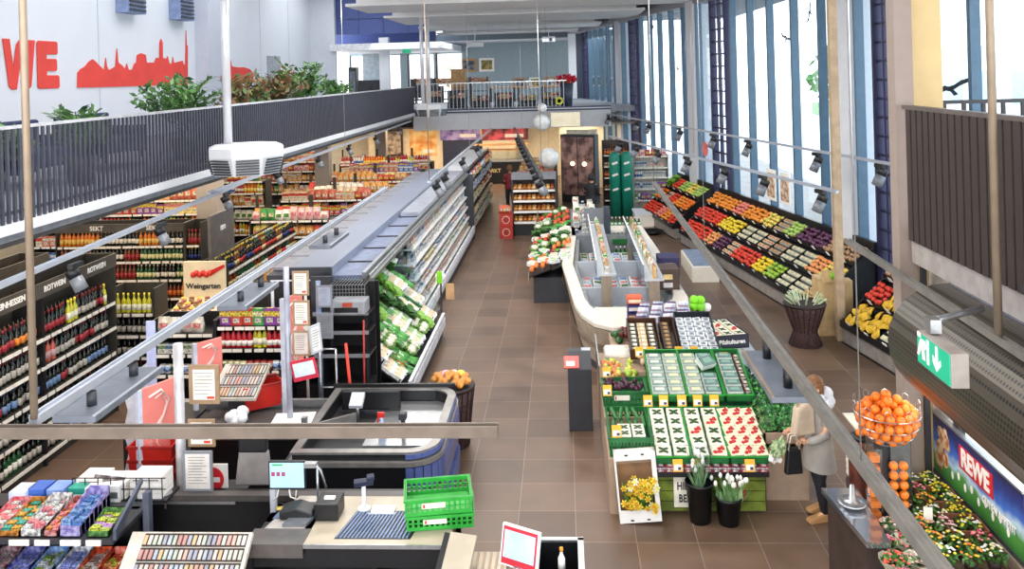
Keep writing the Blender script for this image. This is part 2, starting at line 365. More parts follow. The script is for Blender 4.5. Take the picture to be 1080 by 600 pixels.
# ---- near right gallery
RG = thing('slatted_balustrade', 'tall dark brown slatted balustrade of the near gallery above the air curtain', 'railing', (3.45, 0, 0))
mb = S(); yy = 4.0; k = 0
while yy < 8.72: mb.box(-.02, .03, yy, yy + .105, 3.2 + .02, 4.53); yy += .135
mb.obj('slat_row', mat('brown_slat', '#382e2a', .45, .1, var=.06), RG)
S().box(-.03, .05, 4.0, 8.75, 4.53, 4.57).obj('handrail', mat('rail_dark', '#6b625c', .4, .4), RG)
struct('trim_9', S().box(3.48, 3.7, 3.0, 8.75, 2.98, 3.22), mat('gallery_beam_beige', '#a39c98', .5))
struct('floor_gallery_right', S().box(3.7, 7.4, 3.0, 8.9, 3.1, 3.4), mat('gallery_floor', '#8b8e96'))
struct('column', S().box(3.38, 3.56, 8.8, 9.0, 0, 7.75), mat('column_brown', '#9a8a80', .5, var=.03))
struct('column', S().box(3.62, 3.98, 9.1, 9.45, 0, 7.75), mat('column_cream', '#dcc08a', .6, var=.03))
struct('door_frame_strip', S().box(3.57, 3.62, 8.75, 8.8, 0, 3.1), DGREY)
er = thing('outer_railing', 'dark thin baluster railing at the end of the near right gallery', 'railing', (3.98, 9.1, 3.4))
S().box(0, 2.6, 0, .04, 1.15, 1.19).obj('handrail', DGREY, er)
mb = S()
for k in range(14): mb.box(k * .2, k * .2 + .035, 0, .035, 0, 1.15)
mb.obj('baluster_row', DGREY, er)
# ---- outside: trees, low building, hedge
def leaf_cloud(mb, n, rad, c, s, sq=1.):
    for _ in range(n):
        a = random.uniform(0, 2 * PI); e = math.acos(random.uniform(-1, 1)); r = rad * random.uniform(.6, 1) 
        p = Vector((c[0] + r * math.sin(e) * math.cos(a), c[1] + r * math.sin(e) * math.sin(a), c[2] + r * math.cos(e) * sq))
        u = Vector((random.uniform(-1, 1), random.uniform(-1, 1), random.uniform(-1, 1))).normalized() * s
        w = u.cross(Vector((random.uniform(-1, 1), random.uniform(-1, 1), random.uniform(-1, 1)))).normalized() * s * .5
        mb.add([p - u, p + w, p + u, p - w], [(0, 1, 2, 3)])
    return mb
LEAFO = mat('leaf_outside', '#7fae6a', .7, var=.3)
for k, (x_, y_) in enumerate(((19, 24), (16, 19), (24, 38), (13.5, 40), (20, 55), (17, 15.5))):
    t = thing('tree', ('tree', )[0], 'tree', (x_, y_, 0)); t['label'] = 'leafy green tree outside behind the ' + ('glass between the two near columns', 'near right window', 'middle window bay', 'far window bay', 'glass beside the farthest column', 'gallery window with the bird')[k]
    S().cyl(.16, -.13, 3.2, 8, .1).obj('trunk', BROWN, t)
    mb = S(); [leaf_cloud(mb, 110, 1.3, (random.uniform(-1, 1), random.uniform(-1, 1), 4.6 + random.uniform(-1, 1.4)), .3) for _ in range(4)]
    mb.obj('crown', LEAFO, t)
bl = thing('neighbouring_building', 'pale low building with windows across the street outside', 'building', (34, 30, 0))
S().box(0, 6, -25, 60, -.1, 6.2).obj('wall', mat('outside_pale', '#f0ebe4', .8), bl)
for k in range(14): S().box(-.05, 0, -22 + k * 5.5, -19 + k * 5.5, 1.6, 4.2).obj('window', mat('outside_glass', '#9fb4c4', .3), bl)
struct('outside_hedge_strip', S().box(26, 27.5, 0, 90, -.13, 1.1), mat('hedge_green', '#8fb07a', .9, var=.25, scale=3, bump=.6))
# ---- bird decals on the panes
def bird(loc, rz, s, lab, group=None, tilt=0, sc=(1, 1, 1)):
    mb = S().at((0, 0, 0), 0, 0, tilt, sc)
    out = [(-1.0, .75), (-.92, .95), (-.6, .7), (-.35, .3), (-.1, .12), (.05, .25), (.12, .1), (.35, -.25), (.7, -.5), (1.1, -.62), (1.0, -.8), (.6, -.78), (.2, -.5), (-.02, -.25), (-.2, -.35), (-.32, -.7), (-.5, -.55), (-.32, -.15), (-.55, .2), (-.85, .5)]
    mb.prism([(a * s, b * s) for a, b in out], -.002, .002, 'y')
    return mb.obj('bird_sticker', mat('bird_black', '#26262c', .6), None, lab, 'sticker', loc=loc, rz=rz)
def fz(Y, z, t=.11): p = FP(Y, t); return (p[0], p[1], z)
bird(fz(14.75, 4.55), FA, .3, 'large black bird silhouette sticker on the window above the brown balustrade', sc=(2.2, 1, .62))
bird(fz(28.9, 5.0), FA, .3, 'black bird silhouette sticker on the far window bay beside the middle column', tilt=.9)
bird(fz(31.6, 6.6), FA, .22, 'small black bird sticker high on the far window bay')
bird(fz(20.7, 5.7), FA, .22, 'black bird silhouette sticker on the middle bay, near the barred sash', tilt=-1)
bird(fz(19.5, 6.2), FA, .2, 'small bird sticker high on the pane beside the near column', tilt=.5)
# ================================================================== PRODUCT KINDS
# each kind: (mesh, colour word, noun, width, depth, height)
K = {}
def kind_(key, mesh, word, noun, w, d, h): K[key] = (mesh, word, noun, w, d, h)
def bottle_mesh(key, body, label, cap, r=.038, h=.31, neck=.014, kind='wine'):
    mb = S()
    mb.m(0)
    if kind == 'wine': pr = [(r * .9, 0), (r, .01), (r, h * .58), (r * .8, h * .66), (neck, h * .76), (neck, h * .88)]
    elif kind == 'beer': pr = [(r * .9, 0), (r, .01), (r, h * .55), (r * .85, h * .63), (neck, h * .85), (neck, h * .95)]
    else: pr = [(r * .85, 0), (r, .02), (r, h * .7), (r * .7, h * .82), (neck, h * .9), (neck, h * .93)]
    mb.lathe(pr, 8)
    mb.m(1).cyl(r * 1.03, h * .14, h * .44, 8)
    mb.m(2).cyl(neck * 1.25, h * (.84 if kind != 'x' else .9), h, 6)
    return mb.mesh(key, [body, label, cap])
GLD = mat('bottle_dark_glass', '#12160f', .12, var=.3); GLG = mat('bottle_green_glass', '#22502a', .12); GLY = mat('bottle_yellow_glass', '#c9c22e', .15); GLB = mat('bottle_blue_glass', '#1f3a6c', .15)
GLR = mat('bottle_rose', '#c05a48', .15); GLC = mat('bottle_clear', '#b9c3bd', .12); GLA = mat('bottle_amber', '#6e3312', .15); GLO = mat('bottle_orange_drink', '#d07018', .2)
for key, b_, l_, c_, w_ in (('wine1', GLD, '#b8b0a4', '#6c1820', 'dark'), ('wine2', GLD, '#a8a298', '#181818', 'black capped'), ('wine3', GLD, '#a02c34', '#7c1c24', 'red labelled'), ('wine4', GLG, '#efe8d8', '#c8a040', 'green'),
                            ('wine5', GLY, '#f0ecd0', '#e8d840', 'yellow'), ('wine6', GLG, '#58b030', '#58b030', 'bright green'), ('wine7', GLD, '#e08028', '#601818', 'orange labelled'), ('wine8', GLD, '#6c88b0', '#283c64', 'blue labelled'), ('wine9', GLR, '#c8a0a0', '#8c2438', 'pink'),
                            ('sekt1', GLO, '#e8c060', '#e8a030', 'golden'), ('sekt2', GLD, '#ece4d4', '#e8dcc0', 'cream capped'), ('sekt3', GLA, '#a83038', '#c04040', 'red'), ('sekt4', GLG, '#e8e0a8', '#e0d8b0', 'green'), ('sekt5', GLA, '#e87830', '#281810', 'amber')):
    kind_(key, bottle_mesh('bottle_' + key, b_, colm(l_), colm(c_)), w_, 'bottle', .076, .076, .31)
for key, b_, l_, c_, w_ in (('beer1', GLA, '#d8c890', '#c8b040', 'amber'), ('beer2', GLD, '#283c80', '#c0a840', 'blue labelled'), ('beer3', GLG, '#e8e8e0', '#e0e0e0', 'green'), ('beer4', GLD, '#c03028', '#181818', 'red labelled')):
    kind_(key, bottle_mesh('bottle_' + key, b_, colm(l_), colm(c_), .033, .26, .013, 'beer'), w_, 'bottle', .07, .07, .26)
for key, b_, l_, c_, w_ in (('juice1', '#e07818', '#f4d868', '#e05818', 'orange'), ('juice2', '#d8c838', '#f0f0e0', '#38a048', 'yellow'), ('juice3', '#b01c28', '#f0e8e0', '#901820', 'red'), ('juice4', '#e4e4e0', '#3868b8', '#2858a8', 'white and blue'), ('juice5', '#509838', '#e8f0d0', '#e8e8e8', 'green')):
    kind_(key, bottle_mesh('bottle_' + key, colm(b_, .25), colm(l_), colm(c_), .042, .25, .02, 'x'), w_, 'bottle', .09, .09, .25)
def prm(h, s_=28):
    r, g, b = [int(h.lstrip('#')[i:i + 2], 16) for i in (0, 2, 4)]
    L = .3 * r + .6 * g + .1 * b; f = (lambda v: int(v * .5)) if L > 110 else (lambda v: int(v + (235 - v) * .55))
    return mat('print_' + h.lstrip('#'), h, .45, col2='#%02x%02x%02x' % (f(r), f(g), f(b)), scale=s_)
def pack_mesh(key, a, b, w, d, h, c=None, lid=False):
    mb = S(); mb.m(0).box(-w / 2, w / 2, -d / 2, d / 2, 0, h)
    mb.m(1).box(-w * .5 - .001, w * .5 + .001, -d / 2 - .002, -d / 2 + .01, h * .52, h * .84)
    mb.m(2).box(-w * .28, w * .28, -d / 2 - .003, -d / 2, h * .14, h * .42)
    mb.m(1).box(-w * .3, w * .3, -d * .3, d * .3, h, h + .001)
    return mb.mesh(key, [colm(a, .5, var=.25, scale=20), prm(b), prm(c or '#e0d8cc')])
def bag_mesh(key, a, b, w, d, h):
    mb = S(); mb.m(0)
    vs = [(-w / 2, -d * .25, 0), (w / 2, -d * .25, 0), (w / 2, d * .25, 0), (-w / 2, d * .25, 0),
          (-w / 2, -d / 2, h * .35), (w / 2, -d / 2, h * .35), (w / 2, d / 2, h * .35), (-w / 2, d / 2, h * .35),
          (-w * .46, -d * .4, h * .7), (w * .46, -d * .4, h * .7), (w * .46, d * .4, h * .7), (-w * .46, d * .4, h * .7),
          (-w / 2, -.004, h), (w / 2, -.004, h), (w / 2, .004, h), (-w / 2, .004, h)]
    fs = [(0, 3, 2, 1)]
    for k in (0, 4, 8): fs += [(k + i, k + (i + 1) % 4, k + 4 + (i + 1) % 4, k + 4 + i) for i in range(4)]
    mb.add(vs, fs, True)
    mb.m(1).box(-w * .34, w * .34, -d / 2 - .003, -d * .3, h * .3, h * .62)
    return mb.mesh(key, [colm(a, .35, var=.25, scale=20), prm(b)])
def can_mesh(key, a, b, r, h):
    mb = S(); mb.m(0).cyl(r, .0, h, 10); mb.m(1).cyl(r * 1.02, h * .2, h * .8, 10); return mb.mesh(key, [colm(a, .3), prm(b)])
PK = [('#b83c30', '#e8cc50', 'red and yellow'), ('#dcd4c4', '#b8403a', 'white and red'), ('#d0954a', '#ece0c8', 'orange'), ('#3c6fb4', '#f0f0f0', 'blue'), ('#f0ead8', '#5b9a3f', 'cream and green'), ('#7d3c8a', '#f0d050', 'purple'),
      ('#3f8f4a', '#f2e6b0', 'green'), ('#c9a06a', '#7a3b1d', 'tan'), ('#c8694c', '#f0dcc0', 'coral'), ('#d9c2a0', '#e04030', 'beige'), ('#dcc868', '#b84830', 'yellow'), ('#e6b8b0', '#b03048', 'pink')]
for i, (a, b, w_) in enumerate(PK):
    kind_('box%d' % i, pack_mesh('carton_%d' % i, a, b, .16, .07, .24), w_, 'carton', .165, .07, .24)
    kind_('bag%d' % i, bag_mesh('pouch_%d' % i, a, b, .17, .09, .23), w_, 'bag', .175, .09, .23)
    kind_('can%d' % i, can_mesh('tin_%d' % i, b, a, .045, .12), w_, 'tin', .092, .092, .12)
DP = [('#cfc9c0', '#a8b4c0', 'white'), ('#d0bfb4', '#c89888', 'white and pink'), ('#cfc4a0', '#b89c60', 'cream'), ('#b8bcc4', '#58789c', 'white and blue'), ('#c4c6b8', '#789468', 'white and green'), ('#ccb8a8', '#a85048', 'white and red')]
for i, (a, b, w_) in enumerate(DP):
    kind_('milk%d' % i, pack_mesh('milk_%d' % i, a, b, .075, .075, .22), w_, 'milk carton', .082, .08, .22)
    kind_('yog%d' % i, can_mesh('yog_%d' % i, a, b, .042, .1), w_, 'yogurt pot', .09, .09, .1)
    kind_('chs%d' % i, pack_mesh('chs_%d' % i, a, b, .13, .09, .14), w_, 'chilled pack', .135, .09, .14)
NAMES = {'bottle': 'bottle', 'carton': 'food_carton', 'bag': 'food_bag', 'tin': 'food_tin', 'milk carton': 'milk_carton', 'yogurt pot': 'yogurt_pot', 'chilled pack': 'chilled_pack'}
CATS = {'milk carton': 'carton', 'yogurt pot': 'pot', 'chilled pack': 'pack'}
NCOUNT = {}
def put(key, M, where, name=None, rz=0., noun=None):
    me, word, nn, w, d, h = K[key]
    nm = name or NAMES[nn]
    if not name and nn == 'bottle': nm = {'ju': ('juice_bottle', 'drink_bottle')[int(key[5:]) % 2] if key[:2] == 'ju' else '', 'be': 'beer_bottle', 'wi': 'wine_bottle'}.get(key[:2], 'spirit_bottle')
    if not name and nn in ('bag', 'carton', 'tin'): nm = {'bag': ('food_bag', 'food_bag_b', 'food_bag_c', 'food_bag_d'), 'carton': ('food_carton', 'food_carton_b', 'food_carton_c', 'printed_carton'), 'tin': ('food_tin', 'round_tin', 'food_tin_c', 'food_tin_d')}[nn][int(key[3:]) % 4]  # several names for one noun, picked by key; the goods share one shape
    NCOUNT[nm] = NCOUNT.get(nm, 0) + 1
    o = bpy.data.objects.new(nm, me); COL.objects.link(o); o.matrix_world = M @ Matrix.Rotation(rz, 4, 'Z')
    o['label'] = '%s %s %s' % (word, noun or nn, where); o['category'] = CATS.get(nn, nn); o['group'] = ((noun or nn) + 's ').replace('boxs', 'boxes') + where
    return o
HV = [1., 1.]
def row(keys, F, x0, x1, y, z, where, name=None, gap=1.12, run=(2, 4), noun=None, skip=0.):
    x = x0
    while x < x1:
        k = random.choice(keys); w = K[k][3] * gap; hs = random.choice((.85, 1, 1.1, 1.25)) if HV[1] > 1.01 else 1
        for _ in range(random.randint(*run)):
            if x + w > x1 + .01: return
            if random.random() >= skip:
                put(k, F @ Matrix.Translation((x + w / 2, y + random.uniform(-.02, .02), z)) @ Matrix.Diagonal((1, 1, hs * random.uniform(*HV), 1)), where, name, random.uniform(-.1, .1), noun)
            x += w
        if x + .06 > x1: return
def frame(loc, rz): return Matrix.Translation(loc) @ Matrix.Rotation(rz, 4, 'Z')
SHELF = mat('shelf_dark', '#3a3732', .5, .2); SHELFW = mat('shelf_light', '#c9c3b8', .5)
def shelf_unit(name, label, cat, loc, rz, L, D, H, zs, sm=SHELF, group=None, ends=(True, True), back=True, sign=None, rail=PRICE, tilt=0., top=False):
    """local x along the unit, front at y=0, back at y=D; returns (thing, frame)"""
    t = thing(name, label, cat, loc, rz, group)
    if back: S().box(.02, L - .02, D - .03, D, .1, H).obj('back_panel', sm, t)
    S().box(.0, L, .03, D, 0, .12).obj('base', sm, t)
    if ends[0]: S().box(0, .025, 0, D, 0.0, H).obj('end_panel', sm, t)
    if ends[1]: S().box(L - .025, L, 0, D, 0.0, H).obj('end_panel', sm, t)
    for z in zs:
        S().box(.025, L - .025, 0.0, D - .03, z - .03, z).obj('shelf', sm, t)
        mb = S(); x = .05
        while x < L - .1:
            w = random.choice((.1, .14, .2)); 
            mb.box(x, min(x + w, L - .04), -.014, .0, z - .048, z - .002); x += w + random.choice((.012, .012, .04))
        mb.obj('price_strip', rail, t)
    if sign: S().box(0, L, -.02, .0, H - sign, H).obj('sign_band', mat('sign_band_dark', '#4a443c', .5), t)
    if top: S().box(0, L, 0, D, H, H + .02).obj('top_panel', sm, t)
    return t, frame(loc, rz)

# ================================================================== LEFT: WINE SHELF
# runs along Y, front faces +X: local x -> +Y means rz = 90deg, local -y(front) -> +X
def front_px(x, y): return (x, y, 0)
WZ = [.16, .55, .93, 1.31, 1.69, 2.0]
wine_t, WF = shelf_unit('wine_shelf', 'long dark wine rack with grey sign band along the left aisle', 'shelf', (-6.93, 6.0, 0), PI / 2, 6.55, .5, 2.42, WZ[:5], SHELF, sign=.2)
for (y_, s_) in ((4.02, 'RHEINHESSEN'), (4.98, 'ROTWEIN'), (6.0, 'ROTWEIN')):
    text(s_, .105, wine_t, (y_, -.022, 2.32), (PI / 2, 0, 0), PAPER, off=.003)
for k, xx in enumerate((1.6, 3.15, 4.7)): S().box(xx, xx + .05, -.01, .4, 0, 2.3).obj('upright', BLACK, wine_t)
tiers = [['wine2', 'wine8', 'wine1', 'wine4'], ['wine1', 'wine7', 'wine3', 'wine2'], ['wine8', 'wine2', 'wine6', 'wine1', 'wine3'], ['wine1', 'wine3', 'wine2', 'wine1', 'wine9'], ['wine1', 'wine2', 'wine3', 'wine7', 'wine5']]
rows5 = ('on the bottom shelf', 'on the second lowest shelf', 'on the middle shelf', 'on the fourth shelf', 'on the top shelf')
for i in range(5):
    row(tiers[i], WF, 1.1, 6.45, .08, WZ[i], rows5[i] + ' of the wine rack', 'wine_bottle', 1.22, (2, 6), 'wine bottle')
mb = S()
for i in range(5):
    x = 1.1
    while x < 6.4: mb.at(WF @ Vector((x, .2, WZ[i]))).lathe([(.036, 0), (.036, .19), (.013, .24), (.013, .3)], 6); x += .09
mb.obj('wine_bottle_back_rows', GLD, None, 'dark wine bottles filling the depth of the wine rack behind the front ones', 'bottles', kind='stuff')
# small rack at the end of the wine rack with yellow bottles, facing the aisle
t, F = shelf_unit('liqueur_rack', 'small dark rack of yellow bottles at the end of the wine rack', 'shelf', (-7.4, 13.2, 0), 0, .75, .45, 1.7, [.2, .6, .95, 1.3], SHELF)
for z, ks in ((1.3, ['wine5']), (.95, ['wine9', 'wine1']), (.6, ['wine1', 'wine7']), (.2, ['wine3'])):
    row(ks, F, .05, .7, .09, z, 'on the small rack at the end of the wine rack', 'liqueur_bottle', 1.15, (9, 9))
# second gondola behind the wine rack
t, F = shelf_unit('spirits_shelf', 'dark shelf with plain band behind the wine rack', 'shelf', (-8.6, 6.5, 0), PI / 2, 7.0, .5, 2.25, [.5, .95, 1.4, 1.85], SHELF, sign=.2)
row(['sekt1', 'sekt5', 'wine1'], F, 3.0, 6.9, .1, 1.85, 'on the shelf behind the wine rack', 'spirit_bottle', 1.3, (3, 6))
# sparkling wine wall facing the camera
sk, F = shelf_unit('sparkling_wine_shelf', 'dark sparkling wine shelf facing the tills, two signs on its band', 'shelf', (-10.6, 16.9, 0), 0, 2.75, .5, 2.12, [.2, .58, .96, 1.34, 1.66], SHELF, sign=.17)
F2 = F
sk2, F2 = shelf_unit('sparkling_wine_shelf', 'dark sparkling wine shelf beside the grey sign panel', 'shelf', (-8.9 + 1.05, 16.9, 0), 0, .01 + .35, .5, 2.12, [.2, .58, .96, 1.34, 1.66], SHELF)
row(['sekt2', 'beer2', 'sekt4'], F2, .02, .35, .09, 1.34, 'on the narrow shelf beside the sparkling wine wall', 'sparkling_wine_bottle', 1.0, (4, 4)); row(['beer2'], F2, .02, .35, .09, .96, 'low on the narrow shelf beside the sparkling wine wall', 'sparkling_wine_bottle', 1.0, (4, 4)); row(['sekt3'], F2, .02, .35, .09, 1.66, 'on top of the narrow shelf beside the sparkling wine wall', 'sparkling_wine_bottle', 1.0, (4, 4))
for y_ in (.9, 2.1): text('SEKT', .13, sk, (y_, -.022, 2.03), (PI / 2, 0, 0), PAPER, off=.002)
for i, (z, ks) in enumerate(((1.66, ['sekt1', 'sekt2', 'sekt3', 'sekt1']), (1.34, ['sekt2', 'sekt4', 'sekt3']), (.96, ['sekt4', 'sekt3', 'sekt2']), (.58, ['sekt5', 'sekt1']), (.2, ['sekt5', 'wine1']))):
    row(ks, F, .05, 2.7, .09, z, ('on the top shelf', 'on the second shelf down', 'on the middle shelf', 'on the low shelf', 'on the bottom shelf')[i] + ' of the sparkling wine wall', 'sparkling_wine_bottle', 1.12, (4, 8), 'bottle')
# grey sign panel with side shelf of beers
t, F = shelf_unit('beer_shelf', 'beer shelf running towards the back with a tall grey sign panel on its end', 'shelf', (-6.3, 15.3, 0), PI / 2, 4.3, .6, 1.62, [.35, .75, 1.12, 1.45], SHELF)
S().box(0.0, 1.1, .3, .36, 1.6, 2.5).obj('sign_panel', mat('sign_grey', '#5a5654', .4), t)
text('BIER', .13, t, (.55, .29, 2.2), (PI / 2, 0, 0), PAPER)
S().box(-.04, 0, 0, .6, 0, 1.6).obj('end_sign', mat('sign_dark', '#2c2a2a', .5), t)
for i, z in enumerate((1.45, 1.12, .75, .35)):
    row((['beer2', 'beer1', 'beer4'], ['beer1', 'beer4', 'beer3'], ['beer4', 'beer1', 'beer2'], ['beer3', 'beer2'])[i], F, .1, 4.2, .08, z, ('on the top shelf', 'on the second shelf', 'on the third shelf', 'on the lowest shelf')[i] + ' of the beer shelf', 'beer_bottle', 1.1, (3, 7), 'bottle')
row(['beer2', 'beer3', 'beer1'], F, .1, 4.2, .3, 1.45, 'in the back row of the top beer shelf', 'beer_bottle', 1.1, (3, 7), 'bottle')
# wooden promotional display with painted header
wd_ = thing('promotion_stand', 'cream promotional stand with red fruit emblem standing before the sparkling wine wall', 'display', (-6.75, 14.0, 0))
S().box(0, .75, .45, .5, 1.05, 1.85).obj('header_board', mat('kraft_cream', '#e3d3b2', .7, var=.04), wd_)
mb = S().at((0, 0, 1.05), 0, math.radians(16)).box(-.03, .78, -.15, .48, 0, .05); mb.obj('sloping_top', mat('kraft_cream', '#e3d3b2'), wd_)
mb = S()
for xx in (.02, .68): mb.box(xx, xx + .05, 0, .06, 0, 1.0); mb.box(xx, xx + .05, .4, .46, 0, 1.05)
mb.box(0, .75, 0, .46, .35, .4); mb.obj('trestle', WOOD, wd_)
mb = S()
for k in range(6): mb.sph(.055, (.18 + k * .06, .45, 1.62 + (k % 2) * .03), 8, 5)
mb.prism([(.5, 1.6), (.75, 1.75), (.74, 1.8), (.46, 1.68)], .43, .449, 'y'); mb.obj('fruit_emblem', RED, wd_)
text('Weingarten', .13, wd_, (.36, .44, 1.42), (PI / 2, 0, 0), DGREY, off=.003)
for r_ in range(3):
    for k in range(5):
        put('can%d' % ((r_ * 5 + k) % 2 * 7), Matrix.Translation((-6.66 + k * .14, 14.0 - .05 + r_ * .15, 1.07 + r_ * .045)), 'on the sloping cream stand', 'tasting_jar', noun='jar')

HV[:] = [.92, 1.12]
# ================================================================== LEFT: FOOD GONDOLAS IN THE MIDDLE
ALLB = ['box%d' % i for i in range(12)] + ['bag%d' % i for i in range(12)]
ALLC = ['can%d' % i for i in range(12)]
POST = mat('dark_upright', '#2b2724', .5)
def gondola(y, xa, xb, H, zs, keys, desc, n2=1):
    t, F = shelf_unit('food_gondola', 'dark food gondola %s, full of packaged goods' % desc, 'shelf', (xa, y, 0), 0, xb - xa, .5, H, zs, SHELF, group=None)
    k = 0; x = .0
    while x <= xb - xa:
        S().box(x - .03 if x > 0 else 0, x + .05, .43, .5, 0, H + .5).obj('upright', POST, t); x += 1.33
    for i, z in enumerate(zs[::-1]):
        if i >= n2: break
        row(keys[i % len(keys)], F, .06, xb - xa - .05, .08, z, 'on %s of the gondola %s' % (('top', 'the second shelf', 'the third shelf', 'the fourth shelf', 'the lowest shelf')[i], desc), None, 1.03, (1, 4))
        if i < 2: row(keys[i % len(keys)], F, .06, xb - xa - .05, .22, z, 'in rear row, %s of gondola %s' % (('top', 'second shelf')[i], desc.replace('behind the sparkling wine wall', 'behind the wine wall').replace('under the gallery, ', 'under gallery, ')), None, 1.03, (1, 4))
    return t, F
Bx = ['box%d' % i for i in (0, 2, 3, 5, 8, 10)]; Bg = ['bag%d' % i for i in (0, 1, 2, 4, 6, 9, 11)]; Cn = ['can%d' % i for i in (0, 1, 2, 7, 8)]; Ju = ['juice1', 'juice3', 'juice2', 'juice4']
WARM = ['bag0', 'bag2', 'bag8', 'bag9', 'box8', 'box2', 'bag10', 'box9', 'bag7']
gondola(19.3, -7.4, -5.35, 1.75, [.2, .6, 1.0, 1.35, 1.72], [Bg, WARM, Ju, Cn, Bx], 'in the first food row', 5)
gondola(21.4, -7.4, -4.9, 1.9, [.3, .7, 1.1, 1.5, 1.88], [WARM, Bx, Ju, Bg], 'in the second food row', 4)
gondola(23.6, -7.4, -4.8, 1.75, [.3, .7, 1.1, 1.5, 1.73], [Bg, Ju, WARM], 'in the third food row', 5)
gondola(25.8, -7.3, -4.8, 1.8, [.3, .7, 1.1, 1.5, 1.78], [WARM, Bx, Bg], 'in the fourth food row', 4)
gondola(28.3, -7.4, -4.8, 1.8, [.3, .7, 1.1, 1.5, 1.78], [Bx, WARM], 'in the fifth food row', 4)
gondola(31.0, -8.4, -4.9, 1.8, [.3, .7, 1.1, 1.5, 1.78], [Ju, WARM], 'in the last food row', 4)
gondola(19.8, -13.0, -8.4, 2.2, [.3, .7, 1.1, 1.5, 1.85, 2.18], [WARM, Bx, Ju], 'behind the sparkling wine wall', 5)
gondola(23.2, -13.0, -8.4, 2.2, [.3, .7, 1.1, 1.5, 1.85, 2.18], [Bg, Ju, WARM], 'under the gallery, middle row', 5)
gondola(28.5, -13.0, -8.4, 2.2, [.7, 1.1, 1.5, 1.85, 2.18], [WARM, Bg], 'under the gallery, rear row', 4)
# run along the left flank of the chiller, facing left aisle: seen mostly from its top
t, F = shelf_unit('aisle_gondola', 'low gondola with slanted price strips beside the beer shelf', 'shelf', (-5.05, 14.6, 0), PI / 2, 4.2, .55, 1.45, [.3, .7, 1.08, 1.43], SHELF)
for i, z in enumerate((1.43, 1.08, .7)):
    row((Bg, ['beer4', 'juice5', 'beer2'], ['can3', 'can0', 'can4'])[i], F, .05, 4.15, .08, z, ('on top', 'on the middle shelf', 'on the low shelf')[i] + ' of the low gondola beside the beer shelf', None, 1.08, (3, 6))
row(Bx, F, .05, 4.15, .3, 1.43, 'in the back row on top of the low gondola', None, 1.08, (2, 5))
# red advertising cubes
for k, (x_, y_, c_) in enumerate(((-6.2, 18.3, '#c8302a'), (-5.2, 20.6, '#d05030'), (-4.75, 22.9, '#e08838'), (-4.7, 25.2, '#e8c040'), (-5.4, 18.6, '#2f5a9c'))):
    t = thing('promotion_bin', ('red promotion bin heaped with snack bags between the gondolas', 'rust-red promotion bin beside the second food row', 'orange promotion bin near the third food row', 'yellow promotion bin near the fourth food row', 'blue promotion bin near the beer shelf')[k], 'bin', (x_, y_, 0))
    S().box(0, .6, 0, .5, 0, .95).obj('box', colm(c_, .5), t)
    S().box(-.03, .63, -.03, .53, .95, 1.0).obj('rim', PAPER, t)
    for a in range(3):
        for b in range(2): put('bag%d' % ((k * 3 + a) % 12), Matrix.Translation((x_ + .12 + a * .18, y_ + .15 + b * .2, 1.0)), 'heaped in a promotion bin', 'snack_bag', random.uniform(-.5, .5), noun='snack bag')

HV[:] = [1., 1.]
# ================================================================== LONG DOUBLE CHILLER
ch = thing('open_chiller', 'long open-fronted double chiller with pale grey top dividing the shop', 'chiller', (-2.93, 12.5, 0))
TOPG = mat('chiller_top_grey', '#848b9c', .4, .15, var=.03, scale=1)
S().box(-1.22, -.62, 0.05, 13.0, 2.02, 2.16).obj('top_panel', TOPG, ch, bev=.01)
S().box(-1.3, -.62, -.0, .05, 1.98, 2.16).obj('front_fascia', DGREY, ch)
S().box(-.62, -.12, .03, 13.0, 1.96, 2.03).obj('top_trough', mat('trough_grey', '#7c86a0', .4, .3), ch)
yy = .9
while yy < 5.2: S().box(-.6, -.16, yy, yy + .04, 2.03, 2.05).obj('divider', DGREY, ch); yy += 1.05
mb = S(); mb.box(-.16, -.1, 0, 13, 1.98, 2.08); mb.box(-.06, -.03, 0, 13, 1.98, 2.04); mb.box(-.1, 0.0, 0, 13, 1.94, 1.99); mb.obj('front_rail', STEEL, ch)
S().box(-1.6, -1.56, 0, 13, .1, 1.98).obj('centre_wall', DGREY, ch)
S().box(-1.58, -.9, 0, 13, .1, 1.98).obj('back_body', WHITE, ch)
S().box(-1.5, .1, -.03, .0, 0, 1.96).obj('end_panel', BLACK, ch)
S().box(-.6, -.16, 5.3, 12.95, 2.03, 2.1).obj('trough_cover', mat('trough_light', '#9a9eaa', .4, .1), ch)
mb = S(); yy = .3
while yy < 12.6: mb.box(-1.62, -1.24, yy, yy + .78, 2.06, 2.1); yy += .84
mb.obj('roof_cassette', mat('cassette_grey', '#85868f', .4), ch)
S().box(-1.62, -1.22, 0, 13, 1.98, 2.05).obj('roof_frame', DGREY, ch)
# dairy side, from y=16.2 to 25.3
DF = frame((-2.93, 16.3, 0), PI / 2)          # local x -> +Y, local y -> -X
for i, z in enumerate((.42, .72, 1.02, 1.32, 1.62)):
    off = .0 if i else -.0
    S().box(-.85, .02 - i * .03, 3.8, 12.9, z - .025, z).obj('shelf', mat('glass_shelf', '#cfd4da', .3), ch)
    S().box(.02 - i * .03, .035 - i * .03, 3.8, 12.9, z - .05, z).obj('price_strip', PAPER, ch)
    wh = ('in the bottom tray', 'on the second shelf', 'on the third shelf', 'on the fourth shelf', 'on the top shelf')[i] + ' of the dairy chiller'
    ks = (['chs2', 'chs5', 'chs1'], ['yog0', 'yog1', 'yog3', 'yog4'], ['yog0', 'yog5', 'chs3', 'yog2'], ['milk0', 'milk3', 'chs0'], ['milk0', 'milk1', 'milk3', 'milk4'])[i]
    row(ks, DF, .05, 9.0, .06 + i * .03, z, wh, None, 1.05, (3, 8))
    if i in (0, 1, 2): row(ks, DF, .05, 9.0, .18 + i * .03, z, wh.replace('on the', 'at the back of the').replace('in the', 'at the back of the'), None, 1.05, (3, 8))
